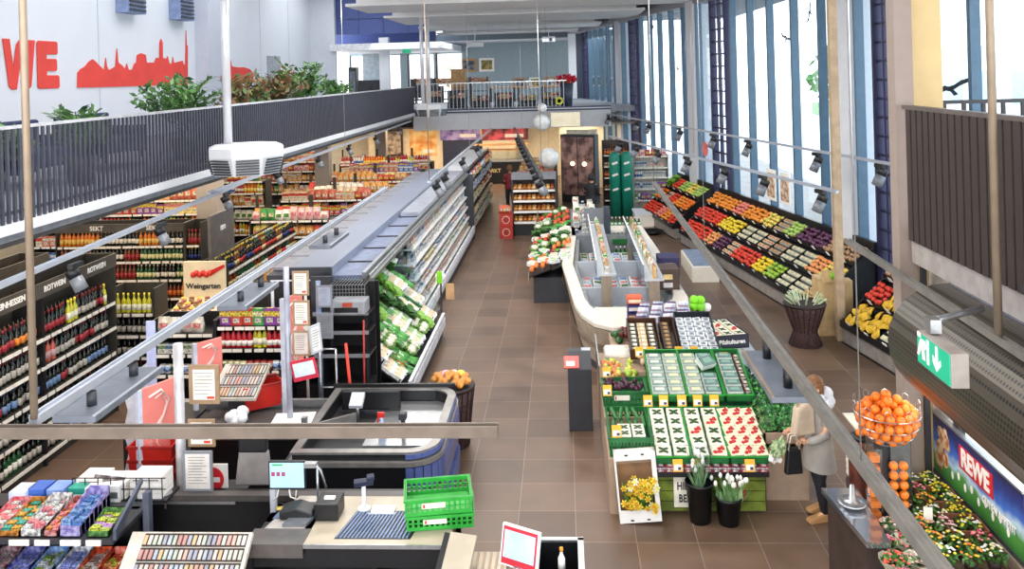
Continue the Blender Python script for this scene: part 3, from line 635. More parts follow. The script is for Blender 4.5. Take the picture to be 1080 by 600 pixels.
S().box(-.9, .12, 3.6, 12.95, 0, .3).obj('base', DGREY, ch)
mb = S(); mb.box(.1, .16, 3.6, 12.95, .22, .36); mb.box(.1, .15, 3.6, 12.95, .38, .42); mb.obj('bumper', mat('bumper_white', '#dfe1e6', .35), ch)
S().box(-.9, .14, 12.95, 13.0, 0, 1.98).obj('end_panel', DGREY, ch)
# glazed fridges after the dairy chiller
for k in range(4):
    t = thing('tall_fridge', 'dark-framed tall fridge %s the end of the dairy chiller' % ('directly after', 'second after', 'third after', 'farthest beyond')[k], 'fridge', (-3.75, 25.6 + k * 1.9, 0))
    S().box(0, .72, 0, 1.8, 0, 2.05).obj('body', WHITE, t)
    mb = S(); [mb.box(.72, .78, a, a + .06, 0, 2.1) for a in (0, .58, 1.16, 1.74)]; mb.box(.72, .78, 0, 1.8, 2.04, 2.1); mb.box(.72, .78, 0, 1.8, 0, .1); mb.obj('frame', BLACK, t)
    FF = frame((-2.97, 25.6 + k * 1.9, 0), PI / 2)
    for i, z in enumerate((.2, .6, 1.0, 1.4, 1.75)):
        S().box(.6, .76, 0, 1.8, z - .02, z).obj('shelf', LGREY, t)
        row([['milk5', 'milk4'], ['chs5', 'chs2'], ['milk2', 'juice3'], ['chs3', 'milk3'], ['juice1', 'juice4', 'milk1']][i], FF, .06, 1.75, -.06, z, 'in the tall fridge %s the dairy chiller' % ('directly after', 'second after', 'third after', 'farthest beyond')[k], 'fridge_pack', 1.1, (2, 4), 'pack')
# vegetable section: y from 12.5 to 16.2
vg = thing('vegetable_chiller', 'open vegetable chiller with sloping tiers at the near end of the long chiller', 'chiller', (-2.93, 12.5, 0))
VT = [(-.55, 1.62, .0), (-.32, 1.22, 0), (-.08, .85, 0), (.16, .55, 0)]
mb = S(); mb.box(-.85, .5, 0, 3.6, 0, .28); mb.obj('base', DGREY, vg)
mb = S(); mb.box(.5, .56, -.0, 3.6, .2, .36); mb.box(.5, .55, 0, 3.6, .4, .44); mb.obj('bumper', mat('bumper_white', '#dfe1e6', .35), vg)
S().box(-.9, -.85, 0, 3.6, .28, 1.95).obj('back_panel', DGREY, vg)
S().prism([(-.9, 0), (.5, 0), (.5, .45), (.1, 1.2), (-.1, 1.95), (-.9, 1.95)], 3.58, 3.6, 'y').obj('divider', PLASTIC, vg)
for k, (a, z, _) in enumerate(VT):
    mb = S().at((a, 0, z), 0, 0, math.radians(35)).box(-.2, .24, .02, 3.55, -.03, 0); mb.box(.22, .24, .02, 3.55, 0, .05); mb.obj('tray', BLACK, vg)
VF = Matrix.Translation((-2.93, 12.5, 0))
def veg_mesh(key):
    mb = S()
    if key == 'lettuce':
        for k in range(26):
            a = random.uniform(0, 2 * PI); r = random.uniform(.02, .1); c = Vector((r * math.cos(a), r * math.sin(a), random.uniform(.02, .09)))
            u = Vector((math.cos(a), math.sin(a), .8)).normalized() * .06; w = Vector((-math.sin(a), math.cos(a), 0)) * .05
            mb.add([c - w, c + w, c + w + u, c + u * 1.25, c - w + u], [(0, 1, 2, 3, 4)], True)
    elif key == 'cauli':
        mb.m(0).sph(.06, (0, 0, .07), 8, 5); [mb.sph(.026, (.045 * math.cos(k), .045 * math.sin(k), .1), 6, 4) for k in range(6)]
        mb.m(1)
        for k in range(7):
            a = k * .9; c = Vector((.05 * math.cos(a), .05 * math.sin(a), 0.02)); w = Vector((-math.sin(a), math.cos(a), 0)) * .05; u = Vector((math.cos(a) * .05, math.sin(a) * .05, .08))
            mb.add([c - w, c + w, c + u + w * .6, c + u - w * .6], [(0, 1, 2, 3)], True)
    elif key == 'leek':
        for k in range(3): mb.m(1).tube([(k * .035 - .035, -.16, .03), (k * .035 - .035, 0, .03)], .016, 6); mb.m(0).tube([(k * .035 - .035, 0, .03), (k * .035 - .035, .1, .035), (k * .04 - .04, .2, .04)], .018, 6, [.016, .02, .028])
    elif key == 'carrot':
        for k in range(5): mb.m(0).tube([(k * .025 - .05, -.12, .03), (k * .02 - .04, .02, .03)], .01, 6, [.004, .013]); 
        mb.m(1)
        for k in range(14): x = random.uniform(-.05, .05); mb.tube([(x * .6, .02, .03), (x * 2, random.uniform(.12, .22), random.uniform(.02, .07))], .005, 3)
    elif key == 'cucumber': mb.m(0).tube([(0, -.15, .025), (0, -.13, .025), (0, .13, .03), (0, .15, .03)], .02, 8, [.008, .022, .022, .008])
    elif key == 'radish':
        for k in range(7): mb.m(0).sph(.018, (random.uniform(-.05, .05), random.uniform(-.05, .03), .025), 6, 4)
        mb.m(1)
        for k in range(10): mb.tube([(0, .02, .03), (random.uniform(-.06, .06), random.uniform(.08, .15), .05)], .006, 3)
    elif key == 'pack':
        mb.m(0).box(-.07, .07, -.1, .1, 0, .05); mb.m(1).box(-.05, .05, -.06, .06, .05, .052)
    return mb
VM = {'lettuce': ('lettuce_head', '#7fb044', '#5f9c30', 'pale green', 'lettuce'), 'lettuce_dark': ('lettuce_head', '#3f6d30', '#5b2a34', 'dark green', 'lettuce'), 'cauli': ('cauliflower', '#efe9d2', '#7fae55', 'white', 'cauliflower'),
      'leek': ('leek_bunch', '#4f9a45', '#eef0da', 'green and white', 'leeks'), 'carrot': ('carrot_bunch', '#e8803a', '#3f8a38', 'orange', 'carrots'), 'cucumber': ('cucumber', '#2f6e34', '#2f6e34', 'green', 'cucumber'),
      'radish': ('radish_bunch', '#c02848', '#4f9c40', 'red', 'radishes'), 'pack': ('vegetable_pack', '#e6ece8', '#9fc07a', 'clear wrapped', 'vegetable pack'), 'pack2': ('vegetable_pack', '#f2f1ea', '#e4c8a0', 'white wrapped', 'vegetable pack')}
for k_, (nm, a, b, w_, c_) in VM.items():
    VM[k_] = (veg_mesh(k_.replace('_dark', '').rstrip('2')).mesh('veg_' + k_, [colm(a, .5, var=.25, scale=14), colm(b, .5, var=.2, scale=14)]), nm, w_, c_)
def veg(k_, M, where, sc=1.):
    me, nm, w_, c_ = VM[k_]; o = bpy.data.objects.new(nm, me); COL.objects.link(o); o.matrix_world = M @ Matrix.Scale(sc, 4)
    o['label'] = '%s %s %s' % (w_, nm.replace('_', ' '), where); o['category'] = c_; o['group'] = nm.replace('_', ' ') + 's ' + where; return o
vrows = [['radish', 'pack', 'lettuce_dark', 'pack', 'leek', 'carrot', 'lettuce', 'leek', 'pack', 'lettuce_dark'], ['pack2', 'leek', 'lettuce', 'pack', 'carrot', 'lettuce_dark', 'pack', 'lettuce', 'radish'], ['pack2', 'cauli', 'carrot', 'leek', 'pack2', 'pack', 'lettuce_dark', 'pack2', 'cucumber'], ['pack2', 'carrot', 'leek', 'cauli', 'pack2', 'pack', 'cauli', 'lettuce', 'pack']]
for i, (a, z, _) in enumerate(VT):
    wh = 'on the %s tier of the vegetable chiller' % ('top', 'second', 'third', 'lowest')[i]
    y = .12; j = 0
    while y < 3.45:
        k_ = vrows[i][j % len(vrows[i])]; j += 1
        for rep in range(2 if k_ not in ('cauli', 'pack2') else 3):
            if y > 3.5: break
            for dx in (-.17, -.02, .13):
                M = VF @ Matrix.Translation((a + dx, y, z - dx * .7 + .0)) @ Matrix.Rotation(math.radians(35), 4, 'Y') @ Matrix.Rotation(-PI / 2 + random.uniform(-.4, .4), 4, 'Z')
                veg(k_, M, wh, random.uniform(.95, 1.2))
            y += .14
# green clip with paper bag hanging off the chiller
t = thing('bag_dispenser', 'green-topped bag dispenser with brown tag on the chiller edge', 'dispenser', (-2.42, 15.9, .5))
S().box(-.01, .02, -.01, .02, 0, .62).obj('pole', DGREY, t)
S().at((0, 0, .68)).sph(.1).obj('roll', PAPER, t)
S().box(-.05, .05, -.12, -.1, .58, .8).obj('green_clip', mat('fresh_green', '#7ed321', .5), t)
S().box(.1, .26, -.02, .0, .25, .55).obj('tag', mat('kraft_tag', '#c49a70', .7), t)
# ================================================================== RAILS AND SPOTLIGHTS
RAILM = mat('rail_aluminium', '#b4b9c4', .35, .4, var=.04)
def rail(label, a, b, w=.06, h=.05, m_=None, wires=(), group=None, name='lighting_rail'):
    a = Vector(a); b = Vector(b); L = (b - a).length; rz = math.atan2(b.y - a.y, b.x - a.x)
    t = thing(name, label, 'rail', a, rz, group)
    mb = S().box(0, L, -w / 2, w / 2, 0, h * .7); mb.box(0, L, -w * .5, -w * .3, h * .7, h); mb.box(0, L, w * .3, w * .5, h * .7, h)
    mb.obj('track', m_ or RAILM, t)
    for x, r in wires:
        S().at((x, 0, h * .6)).cyl(r, 0, 7.75 - a.z - h * .6, 6).obj('suspension_wire' if r < .01 else 'suspension_tube', TAN if r > .01 else STEEL, t)
    return t, rz
HEADW = mat('spot_body_grey', '#777a80', .4, .2); 
def spot_proto():
    t = thing('track_spotlight', 'x', 'spotlight')
    S().box(-.09, .09, -.025, .025, -.045, 0).obj('adapter', BLACK, t)
    S().cyl(.012, -.1, -.04, 6).obj('stem', BLACK, t)
    h = S().at((0, 0, -.15), 0, math.radians(-28)); h.m(0).lathe([(.055, .1), (.06, .09), (.06, .01)], 12); h.m(1).lathe([(.06, .01), (.062, -.12), (.05, -.12), (.045, -.05)], 12)
    h.obj('head', [BLACK, HEADW], t); t.scale = (1.45, 1.45, 1.45)
    return t
SPOT = spot_proto(); _sp = [0]
ORD = ('first', 'second', 'third', 'fourth', 'fifth', 'sixth', 'seventh', 'eighth', 'ninth', 'tenth', 'eleventh')
def spot(p, rz, lab, group, sc=1.45):
    if _sp[0] == 0: SPOT.location = p; SPOT.rotation_euler.z = rz; tag(SPOT, lab, None, group); _sp[0] = 1; return SPOT
    o = copy_thing(SPOT, p, rz, lab, group); o.scale = (sc,) * 3; return o
rail('long grey lighting rail slanting from the tills over the pale chiller top', (-3.5, 5.3, 2.8), (-3.5, 16.3, 2.8), .075, .06, wires=((.0, .024), (8, .004)))
PANEL = mat('panel_lamp_grey', '#6f7580', .4, .2)
for k, (y0, x0) in enumerate(((5.75, -3.68), (8.55, -3.66), (11.6, -3.62))):
    t = thing('panel_lamp', 'flat grey panel lamp under the long rail, %s' % ('nearest the tills', 'above the black chiller fascia', 'above the chiller top')[k], 'lamp', (x0 + .17, y0, 2.62))
    S().box(-.16, .16, 0, 1.0, 0, .05).obj('panel', PANEL, t, bev=.006)
    S().box(-.165, -.145, -.01, 1.01, .05, .06).obj('rim', RAILM, t); S().box(.145, .165, -.01, 1.01, .05, .06).obj('rim', RAILM, t)
    for yy in (.2, .8): S().at((0.02, yy, .05)).cyl(.035, 0, .1, 10).obj('hanger', DGREY, t)
b, rz = rail('bright lighting rail above the dairy chiller leading to the far gallery', (-2.8, 17.2, 2.8), (-2.88, 33.5, 2.8), .06, .05, wires=((.05, .012), (8, .005), (15.8, .005)))
for k, y in enumerate((17.9, 19.2, 22.6, 26.5)): spot((-2.72, y, 2.78), rz, 'black and grey spotlight over the dairy chiller, %s on its rail' % ('first from the tills', 'second from the tills', 'third from the tills', 'farthest from the tills')[k], 'spotlights over the dairy chiller')
rail('front crossbar rail in front of the till counters', (-4.6, 5.2, 2.76), (-.46, 5.2, 2.8), .07, .07, mat('rail_dark_tan', '#6a5d52', .45, .2), wires=())
b, rz = rail('dark rail with a dense row of spotlights above the bread shelf', (-.48, 17.5, 2.8), (-2.0, 34.0, 2.8), .05, .05, DGREY, wires=((.05, .008), (9, .004)))
for k in range(11):
    f = .02 + k * .075; spot((-.48 - 1.52 * f, 17.5 + 16.5 * f, 2.79), rz, '%s spotlight from the near end of the dense row above the bread shelf' % ORD[k], 'spotlights above the bread shelf')
b, rz = rail('long dark rail slanting over the produce stand towards the flower tables', (1.69, 16.3, 2.8), (1.55, 3.0, 2.8), .07, .06, mat('rail_taupe', '#85817c', .35, .4), wires=((.05, .006), (6.2, .004), (11.6, .004)))
t = thing('panel_lamp', 'flat dark panel lamp hanging above the herb boxes', 'lamp', (1.62, 6.3, 2.52)); S().box(-.15, .13, 0, 1.05, 0, .045).obj('panel', PANEL, t, bev=.006)
for q in (-.15, .11): S().box(q, q + .02, -.01, 1.06, .045, .058).obj('rim', TAN, t)
for yy in (.2, .85): S().at((0.02, yy, .045)).cyl(.035, 0, .15, 10).obj('hanger', BLACK, t)
b, rz = rail('thin rail of spotlights along the window wall, the upper one', (1.25, 36.5, 3.25), (5.62, 14.4, 3.25), .05, .05, wires=((3, .004), (12, .004), (19, .004)))
for k, f in enumerate((.05, .12, .3, .36, .5, .62, .72, .87, .97)): spot((1.25 + 4.37 * f, 36.5 - 22.1 * f, 3.24), rz, '%s spotlight from the far end of the upper window rail' % ORD[k], 'spotlights on the upper window rail')
b, rz = rail('second rail of spotlights above the fruit wall', (1.4, 26.6, 2.92), (4.38, 13.9, 2.92), .05, .05, wires=((.5, .004), (7, .004)))
for k, f in enumerate((.08, .2, .34, .5, .66, .8, .96)): spot((1.4 + 2.98 * f, 26.6 - 12.7 * f, 2.91), rz, '%s spotlight from the far end of the rail above the fruit wall' % ORD[k], 'spotlights above the fruit wall')
b, rz = rail('pale lighting rail under the edge of the left gallery', (-5.0, 6.0, 3.2), (-5.65, 14.5, 3.2), .06, .05, wires=())
rail('second pale lighting rail running on under the left gallery edge', (-5.62, 13.0, 3.22), (-6.0, 33.0, 3.22), .06, .05)
for k, (x, y) in enumerate(((-5.1, 8.3), (-5.32, 10.6), (-5.6, 13.4), (-5.8, 16.5), (-5.85, 19.5), (-5.9, 22.5), (-5.95, 26), (-6, 30))):
    spot((x + .1, y, 3.2), PI / 2, '%s spotlight from the near end under the left gallery edge' % ORD[k], 'spotlights under the left gallery edge', 1.1)
rail('grey lighting rail above the black air curtain', (3.25, 10.0, 2.92), (3.1, 4.6, 2.92), .06, .06, mat('rail_taupe', '#85817c'), wires=((3.6, .03),))
# white duct pipes and octagonal diffusers
for k, (x, y) in enumerate(((-5.0, 13.0), (-4.75, 30.0))):
    t = thing('air_diffuser', ('large white octagonal air diffuser hanging from a pipe before the long railing', 'smaller-looking white air diffuser at the far end of the railing')[k], 'air diffuser', (x, y, 3.55))
    S().lathe([(.52, 0), (.6, .28), (.6, .42), (.5, .46)], 8, False).obj('housing', mat('diffuser_white', '#d5d7db', .4, var=.02), t)
    mb = S()
    for j in range(8):
        mb.at((0, 0, 0), PI / 8 + j * PI / 4)
        for q in range(6): r_ = .5 + q * .0125; mb.box(r_, r_ + .03, -.17, .17, .02 + q * .042, .042 + q * .042)
    mb.obj('grille', DGREY, t)
    for dx in ((-.33,) if k == 0 else (-.28, -.05)): S().at((dx, .1, .46)).cyl(.068, 0, 3.7, 14).obj('duct_pipe', mat('duct_white', '#dcdde2', .3, .3, var=.03), t)
# paper globe lamps, banner lamp
for k, (x, y, z, r) in enumerate(((-.75, 30, 3.75, .17), (-.8, 30.5, 3.2, .3), (-.55, 29.6, 2.0, .36))):
    t = thing('globe_lantern', 'round white paper lantern %s' % ('topmost of three beside the far gallery edge', 'middle of three, in front of the grey bulkhead', 'lowest and biggest of three, above the bread shelf')[k], 'lantern', (x, y, z))
    S().sph(r, (0, 0, 0), 16, 10).obj('globe', mat('paper_globe', '#f4f4f2', .6), t); S().cyl(.004, r, 7.7 - z, 4).obj('cord', DGREY, t)
t = thing('hanging_banner', 'cream glowing banner box hanging at the far gallery corner', 'banner', (-.5, 33.4, 2.85)); S().box(0, 1.15, 0, .3, 0, .55).obj('box', mat('banner_cream', '#f3e6c8', .5, emit=.35), t); S().box(-.03, 1.18, -.01, .31, .55, .6).obj('cap', LGREY, t)

# ================================================================== UPPER GALLERIES: PLANTS, FURNITURE, PICTURES
def palm(name, label, loc, H, n, col, spread=.6, pot=True):
    t = thing(name, label, 'plant', loc)
    S().lathe([(.15, 0), (.22, .4), (.2, .4), (.19, .36)], 12).obj('pot', DGREY, t)
    st = S(); lf = S()
    for k in range(n):
        a = random.uniform(0, 2 * PI); L = random.uniform(.5, 1) * spread; h = random.uniform(.55, 1) * H
        p0 = Vector((0, 0, .36)); p1 = Vector((math.cos(a) * L * .3, math.sin(a) * L * .3, .36 + (h - .36) * .7)); p2 = Vector((math.cos(a) * L, math.sin(a) * L, h * random.uniform(.8, 1)))
        st.tube([p0, p1, p2], .009, 4)
        for q in range(9):
            f = .35 + q * .075; c = p0.lerp(p1, f) if f < .5 else p1.lerp(p2, (f - .5) * 2)
            c = p0 * (1 - f) ** 2 + p1 * 2 * f * (1 - f) + p2 * f * f
            for sgn in (-1, 1):
                w = Vector((-math.sin(a) * sgn, math.cos(a) * sgn, random.uniform(.0, .5))).normalized() * .2
                e = (p2 - p1).normalized() * .07
                lf.add([c, c + w * .5 + e * 1.2, c + w + e, c + w * .5 + e * .1], [(0, 1, 2, 3)])
    for q in range(5): leaf_cloud(lf, 70, spread * .55, (random.uniform(-.5, .5) * spread, random.uniform(-.8, .8) * spread, H * random.uniform(.5, .78)), .085, .7)
    st.obj('stem', colm('#5a6b38'), t); lf.obj('foliage', col, t)
    return t
PL1 = mat('leaf_dark', '#1f4a22', .5, col2='#6a9a50', scale=7); PL2 = mat('leaf_mix', '#35622e', .5, col2='#8a5a40', scale=4)
palm('potted_palm', 'bushy green palm behind the railing in front of the grey column', (-6.75, 14.6, 3.62), 1.75, 16, PL1, .75)
palm('potted_palm', 'green leafy palm just right of the white duct pipe', (-6.8, 17.4, 3.62), 1.7, 26, PL2, .6)
palm('potted_palm', 'dense palm with reddish leaves beside the grey door', (-6.8, 19.6, 3.62), 1.75, 26, PL2, .7)
palm('potted_palm', 'tall feathery palm at the end of the plant row', (-6.9, 21.8, 3.62), 2.0, 26, PL1, .75)
palm('potted_palm', 'low palm farthest along the railing', (-6.9, 25.2, 3.62), 1.5, 14, PL1, .6)
palm('potted_palm', 'low green plant peeping over the railing below the letters', (-6.7, 9.4, 3.62), 1.15, 12, PL1, .5)
palm('potted_palm', 'small plant behind the railing under the skyline', (-6.7, 11.3, 3.62), 1.15, 8, PL1, .4)
for k, (y, x) in enumerate(((9.7, -8.0), (12.5, -8.2), (15.0, -8.4))):
    t = thing('lounge_sofa', 'dark blue lounge sofa on the gallery, %s' % ('below the red letters', 'below the skyline', 'before the palm row')[k], 'sofa', (x, y, 3.62))
    S().box(-.4, .4, -.8, .8, .15, .42).obj('seat', mat('sofa_navy', '#2b315c', .8), t, bev=.04); S().box(-.5, -.35, -.8, .8, .15, .85).obj('backrest', mat('sofa_navy', '#2b315c'), t, bev=.04)
    for a in (-.8, .68): S().box(-.5, .4, a, a + .12, .1, .6).obj('armrest', mat('sofa_navy', '#2b315c'), t, bev=.03)
    for a in (-.7, .62):
        for b_ in (-.4, .3): S().box(b_, b_ + .06, a, a + .06, 0, .15).obj('leg', BLACK, t)
# far gallery furniture
t = thing('wooden_wardrobe', 'tall plain brown wooden cabinet standing on the far gallery', 'cabinet', (-4.85, 36.5, 3.6)); S().box(0, .62, 0, .5, .05, 1.62).obj('body', WOOD, t); S().box(-.02, .64, -.02, .52, 1.62, 1.66).obj('top', WOOD, t)
S().box(.02, .6, -.02, 0, .82, .835).obj('door_gap', BROWN, t)
def chairset(x, y, k):
    t = thing('gallery_table_set', 'dark wooden bench table on the far gallery, %s' % k, 'table', (x, y, 3.6))
    S().box(-.7, .7, -.4, .4, .7, .75).obj('tabletop', WOOD, t)
    for a in (-.62, .56):
        for b_ in (-.35, .29): S().box(a, a + .06, b_, b_ + .06, 0, .7).obj('leg', DGREY, t)
    return t
for k, x in enumerate((-3.0, -1.6, -.3)): chairset(x, 42.0, ('nearest the wooden cabinet', 'in the middle of the row', 'beside the red flowers')[k])
for k in range(4):
    t = thing('display_rack', 'dark metal rack of goods on the far gallery, %s' % ('left of the wooden cabinet', 'right beside the wooden cabinet', 'behind the wooden cabinet', 'at the railing corner')[k], 'rack', ((-5.8, -4.1, -5.2, -6.9)[k], (38, 37.2, 39.5, 39)[k], 3.6))
    S().box(0, .05, 0, .4, 0, 1.3).obj('side_frame', DGREY, t); S().box(.75, .8, 0, .4, 0, 1.3).obj('side_frame', DGREY, t)
    for z in (.3, .65, 1.0): S().box(0, .8, 0, .4, z, z + .03).obj('shelf', BROWN, t)
    for q in range(5): put(random.choice(WARM), Matrix.Translation((t.location.x + .12 + q * .14, t.location.y + .15, 3.6 + 1.03)), 'on a dark rack of the far gallery')
for k, x in enumerate((-5.9, -4.9, -3.9, -2.9, -1.9, -.9)):
    t = thing('low_display_case', 'low dark display case with goods along the far gallery edge, %s from the duct pipes' % ORD[k], 'display case', (x, 35.6, 3.6)); h_ = (.95, .75, .5, .6, .45, .55)[k]
    S().box(0, .8, 0, .4, 0, .08).obj('base', BLACK, t); S().box(0, .04, 0, .4, 0, h_).obj('side_frame', DGREY, t); S().box(.76, .8, 0, .4, 0, h_).obj('side_frame', DGREY, t); S().box(.04, .76, .36, .4, .08, h_).obj('back_panel', mat('case_dark', '#3c3a3e', .5), t); S().box(0, .8, 0, .4, h_ * .5, h_ * .5 + .03).obj('shelf', BROWN, t)
    for q in range(5): put(random.choice(WARM + Cn), Matrix.Translation((x + .12 + q * .14, 35.8, 3.6 + h_ * .5 + .03)), 'in the low display cases of the far gallery')
def picture(x, z, w, h, y=46.98, k=0, lab=''):
    t = thing('framed_picture', lab, 'picture', (x, y, z)); S().box(-w / 2, w / 2, -.04, 0, 0, h).obj('frame', (PAPER, WOOD)[k % 2], t)
    S().box(-w * .36, w * .36, -.05, -.04, h * .15, h * .85).obj('print', mat('picture_%d' % (k % 4), ('#5c7a4a', '#7a7f88', '#b08a3c', '#48505c')[k % 4], .6, col2=('#d8e0c8', '#30343c', '#4c5c30', '#c8d0d8')[k % 4], scale=5), t)
for k, x in enumerate((-6.3, -5.2, -4.2)): picture(x, 5.15, .85, .75, k=k, lab='framed picture in the upper row on the far wall, %s' % ('first from the pipes', 'middle one', 'third, above the wooden cabinet')[k])
picture(-6.2, 4.2, .85, .75, k=2, lab='framed picture in the lower row left of the wooden cabinet')
for k in range(7): picture(-1.9 + k * .85 - .5, 4.15, .6, .6, k=k + 1, lab='small framed picture %s of the row near the red flowers' % ('at the cabinet end', 'second', 'third', 'fourth', 'fifth', 'sixth', 'at the flower end')[k])
for k, (x, y) in enumerate(((-9.9, 41.5), (-9.0, 41.0), (-7.2, 41.5), (-6.5, 41))):
    t = thing('gallery_chair', 'dark upholstered chair in the lounge at the gallery end, %s' % ('nearest the white wall stub', 'left of the white post', 'right of the white post', 'beside the duct pipes')[k], 'chair', (x, y, 3.62))
    S().box(-.4, .4, -.35, .35, .3, .5).obj('seat', DGREY, t, bev=.03); S().box(-.4, .4, .25, .38, .3, 1.25).obj('backrest', DGREY, t, bev=.03)
    for a in (-.38, .32): S().box(a, a + .06, -.3, .3, 0, .3).obj('leg', BLACK, t)
t = thing('wine_cooler', 'narrow dark cabinet standing beside the white wall stub', 'cabinet', (-10.4, 40.5, 3.62)); S().box(0, .4, 0, .5, 0, 1.9).obj('body', DGREY, t); S().box(.05, .35, -.02, 0, .3, 1.7).obj('door', mat('dim_glass', '#6f7480', .2), t)
t = thing('flower_pot', 'dark pot of red flowers on the far gallery corner', 'flowers', (.15, 34.6, 3.6)); S().lathe([(.22, 0), (.3, .95), (.26, .95)], 12).obj('pot', mat('pot_slate', '#3d4658', .5), t)
mb = S(); leaf_cloud(mb, 160, .45, (0, 0, 1.1), .1, .45); mb.obj('blossoms', colm('#d81f3c'), t); mb = S(); leaf_cloud(mb, 60, .38, (0, 0, 1.0), .08, .4); mb.obj('foliage', PL1, t)
t = thing('yellow_ring_sign', 'round yellow and white sticker sign on the far gallery edge', 'sign', (-.15, 33.85, 3.85)); S().at((0, 0, 0), 0, PI / 2).lathe([(.16, -.01), (.16, .01), (.08, .01), (.08, -.01)], 16, False).obj('ring', colm('#d8d840'), t)
t = thing('exit_sign', 'small green exit sign under the far lounge ceiling', 'sign', (-7.5, 39.45, 6.1)); S().box(0, .4, -.03, .03, 0, .2).obj('face', colm('#18a070'), t)
t = thing('camera_projector', 'white projector hanging under the far ceiling', 'projector', (-.6, 40, 6.45)); S().box(-.3, .3, -.2, .2, 0, .25).obj('body', WHITE, t); S().at((0.1, -.2, .1), 0, PI / 2).cyl(.08, 0, .08).obj('lens', DGREY, t); S().cyl(.02, .25, 1.2, 6).obj('bracket', WHITE, t)
t = thing('camera_projector', 'second white projector hanging left of the first under the far ceiling', 'projector', (-3.9, 38, 6.25)); S().box(-.35, .35, -.15, .15, 0, .18).obj('body', WHITE, t); S().cyl(.02, .18, 1.3, 6).obj('bracket', WHITE, t)

# ================================================================== TILLS
# ---- rear till counter with rounded blue end
c2 = thing('checkout_counter', 'black till counter with rounded blue right end and recessed steel packing area', 'counter', (-4.4, 9.0, 0))
def rr(x0, x1, y0, y1, r, n=6):        # rounded on the +x corners
    p = [(x0, y0)]; 
    for k in range(n + 1): a = -PI / 2 + k * PI / 2 / n; p.append((x1 - r + r * math.cos(a), y0 + r + r * math.sin(a)))
    for k in range(n + 1): a = k * PI / 2 / n; p.append((x1 - r + r * math.cos(a), y1 - r + r * math.sin(a)))
    return p + [(x0, y1)]
S().prism(rr(1.2, 2.88, .05, 1.85, .3), 0, .78, 'z').obj('body', BLACK, c2, bev=.01)
S().box(-.3, 1.25, .75, 1.6, 0, .78).obj('belt_body', BLACK, c2)
def ring(outer, inner, z0, z1):
    n = len(outer); mb = S()
    vs = [(*p, z0) for p in outer] + [(*p, z0) for p in inner] + [(*p, z1) for p in outer] + [(*p, z1) for p in inner]
    fs = []
    for i in range(n):
        j = (i + 1) % n
        fs += [(2 * n + i, 2 * n + j, 3 * n + j, 3 * n + i), (i, n + i, n + j, j), (i, j, 2 * n + j, 2 * n + i), (n + i, 3 * n + i, 3 * n + j, n + j)]
    return mb.add(vs, fs)
o_ = rr(1.35, 2.92, .0, 1.9, .32); i_ = rr(1.42, 2.84, .08, 1.82, .26)
ring(o_, i_, .3, .93).obj('rim_wall', BLACK, c2)
def band(pts, z0, z1, th):
    mb = S()
    for (a, b), (c, d) in zip(pts[:-1], pts[1:]):
        l_ = math.hypot(c - a, d - b); nx, ny = (d - b) / l_ * th, -(c - a) / l_ * th
        mb.prism([(a, b), (a + nx, b + ny), (c + nx, d + ny), (c, d)], z0, z1)
    return mb
arc = [p for p in rr(1.35, 2.93, -.01, 1.91, .33) if p[0] > 2.58]
for z0, z1, th in ((.06, .28, .05), (.36, .48, .03), (.56, .8, .05), (.88, .93, .02)): band(arc, z0, z1, th).obj('blue_bumper', mat('till_violet_blue', '#56649c', .3, .15), c2)
ring(rr(1.33, 2.94, -.02, 1.92, .34), rr(1.42, 2.84, .08, 1.82, .26), .93, .955).obj('top_trim', mat('trim_pewter', '#908c88', .3, .5), c2)
ring(rr(1.3, 2.97, -.06, 1.96, .36), rr(1.38, 2.9, .02, 1.88, .3), .81, .86).obj('middle_trim', mat('trim_pewter', '#908c88'), c2)
ring(rr(1.3, 2.97, -.06, 1.96, .36), rr(1.38, 2.9, .02, 1.88, .3), .48, .52).obj('lower_trim', mat('trim_pewter', '#908c88'), c2)
S().box(1.3, 2.9, 1.86, 1.9, .7, 1.0).obj('rear_screen', BLACK, c2)
S().box(2.0, 2.82, .5, 1.8, .78, .8).obj('packing_plate', STEEL, c2)
S().box(1.3, 1.36, .5, .56, .8, 1.12).obj('divider_post', STEEL, c2)
S().box(-.2, 1.25, .8, 1.55, .78, .8).obj('conveyor_belt', mat('belt_dark', '#4a4644', .7, var=.15, scale=30), c2)
mb = S(); mb.box(-.3, 1.3, .7, .76, .78, .86); mb.box(-.3, 1.3, 1.6, 1.66, .78, .9); mb.obj('belt_edge', STEEL, c2)
S().at((1.35, .75, .8), math.radians(38)).box(0, .55, -.02, .02, 0, .14).obj('swing_arm', mat('trim_pewter', '#908c88'), c2)
t = thing('card_terminal', 'black payment terminal on a stem in the rear till', 'terminal', (-2.62, 10.2, .78)); S().cyl(.02, 0, .25, 8).obj('stem', STEEL, t); S().at((0, 0, .25), 0, math.radians(30)).box(-.08, .08, -.1, .1, 0, .05).obj('body', LGREY, t)
t = thing('till_screen', 'wide black screen back standing in the rear till', 'screen', (-2.9, 10.5, .78)); S().box(0, .75, 0, .05, .02, .27).obj('screen', BLACK, t, bev=.02); S().box(.3, .6, -.05, .1, 0, .03).obj('foot', DGREY, t)
t = thing('spray_bottle', 'clear spray bottle with red trigger on the rear till', 'bottle', (-2.22, 9.75, .78)); S().lathe([(.04, 0), (.045, .02), (.045, .14), (.018, .2), (.018, .24)], 12).obj('bottle', mat('spray_blue', '#a9b8dc', .2), t); mb = S().box(-.05, .03, -.015, .015, .24, .3); mb.box(-.05, -.035, -.012, .012, .17, .24); mb.obj('trigger', RED, t)
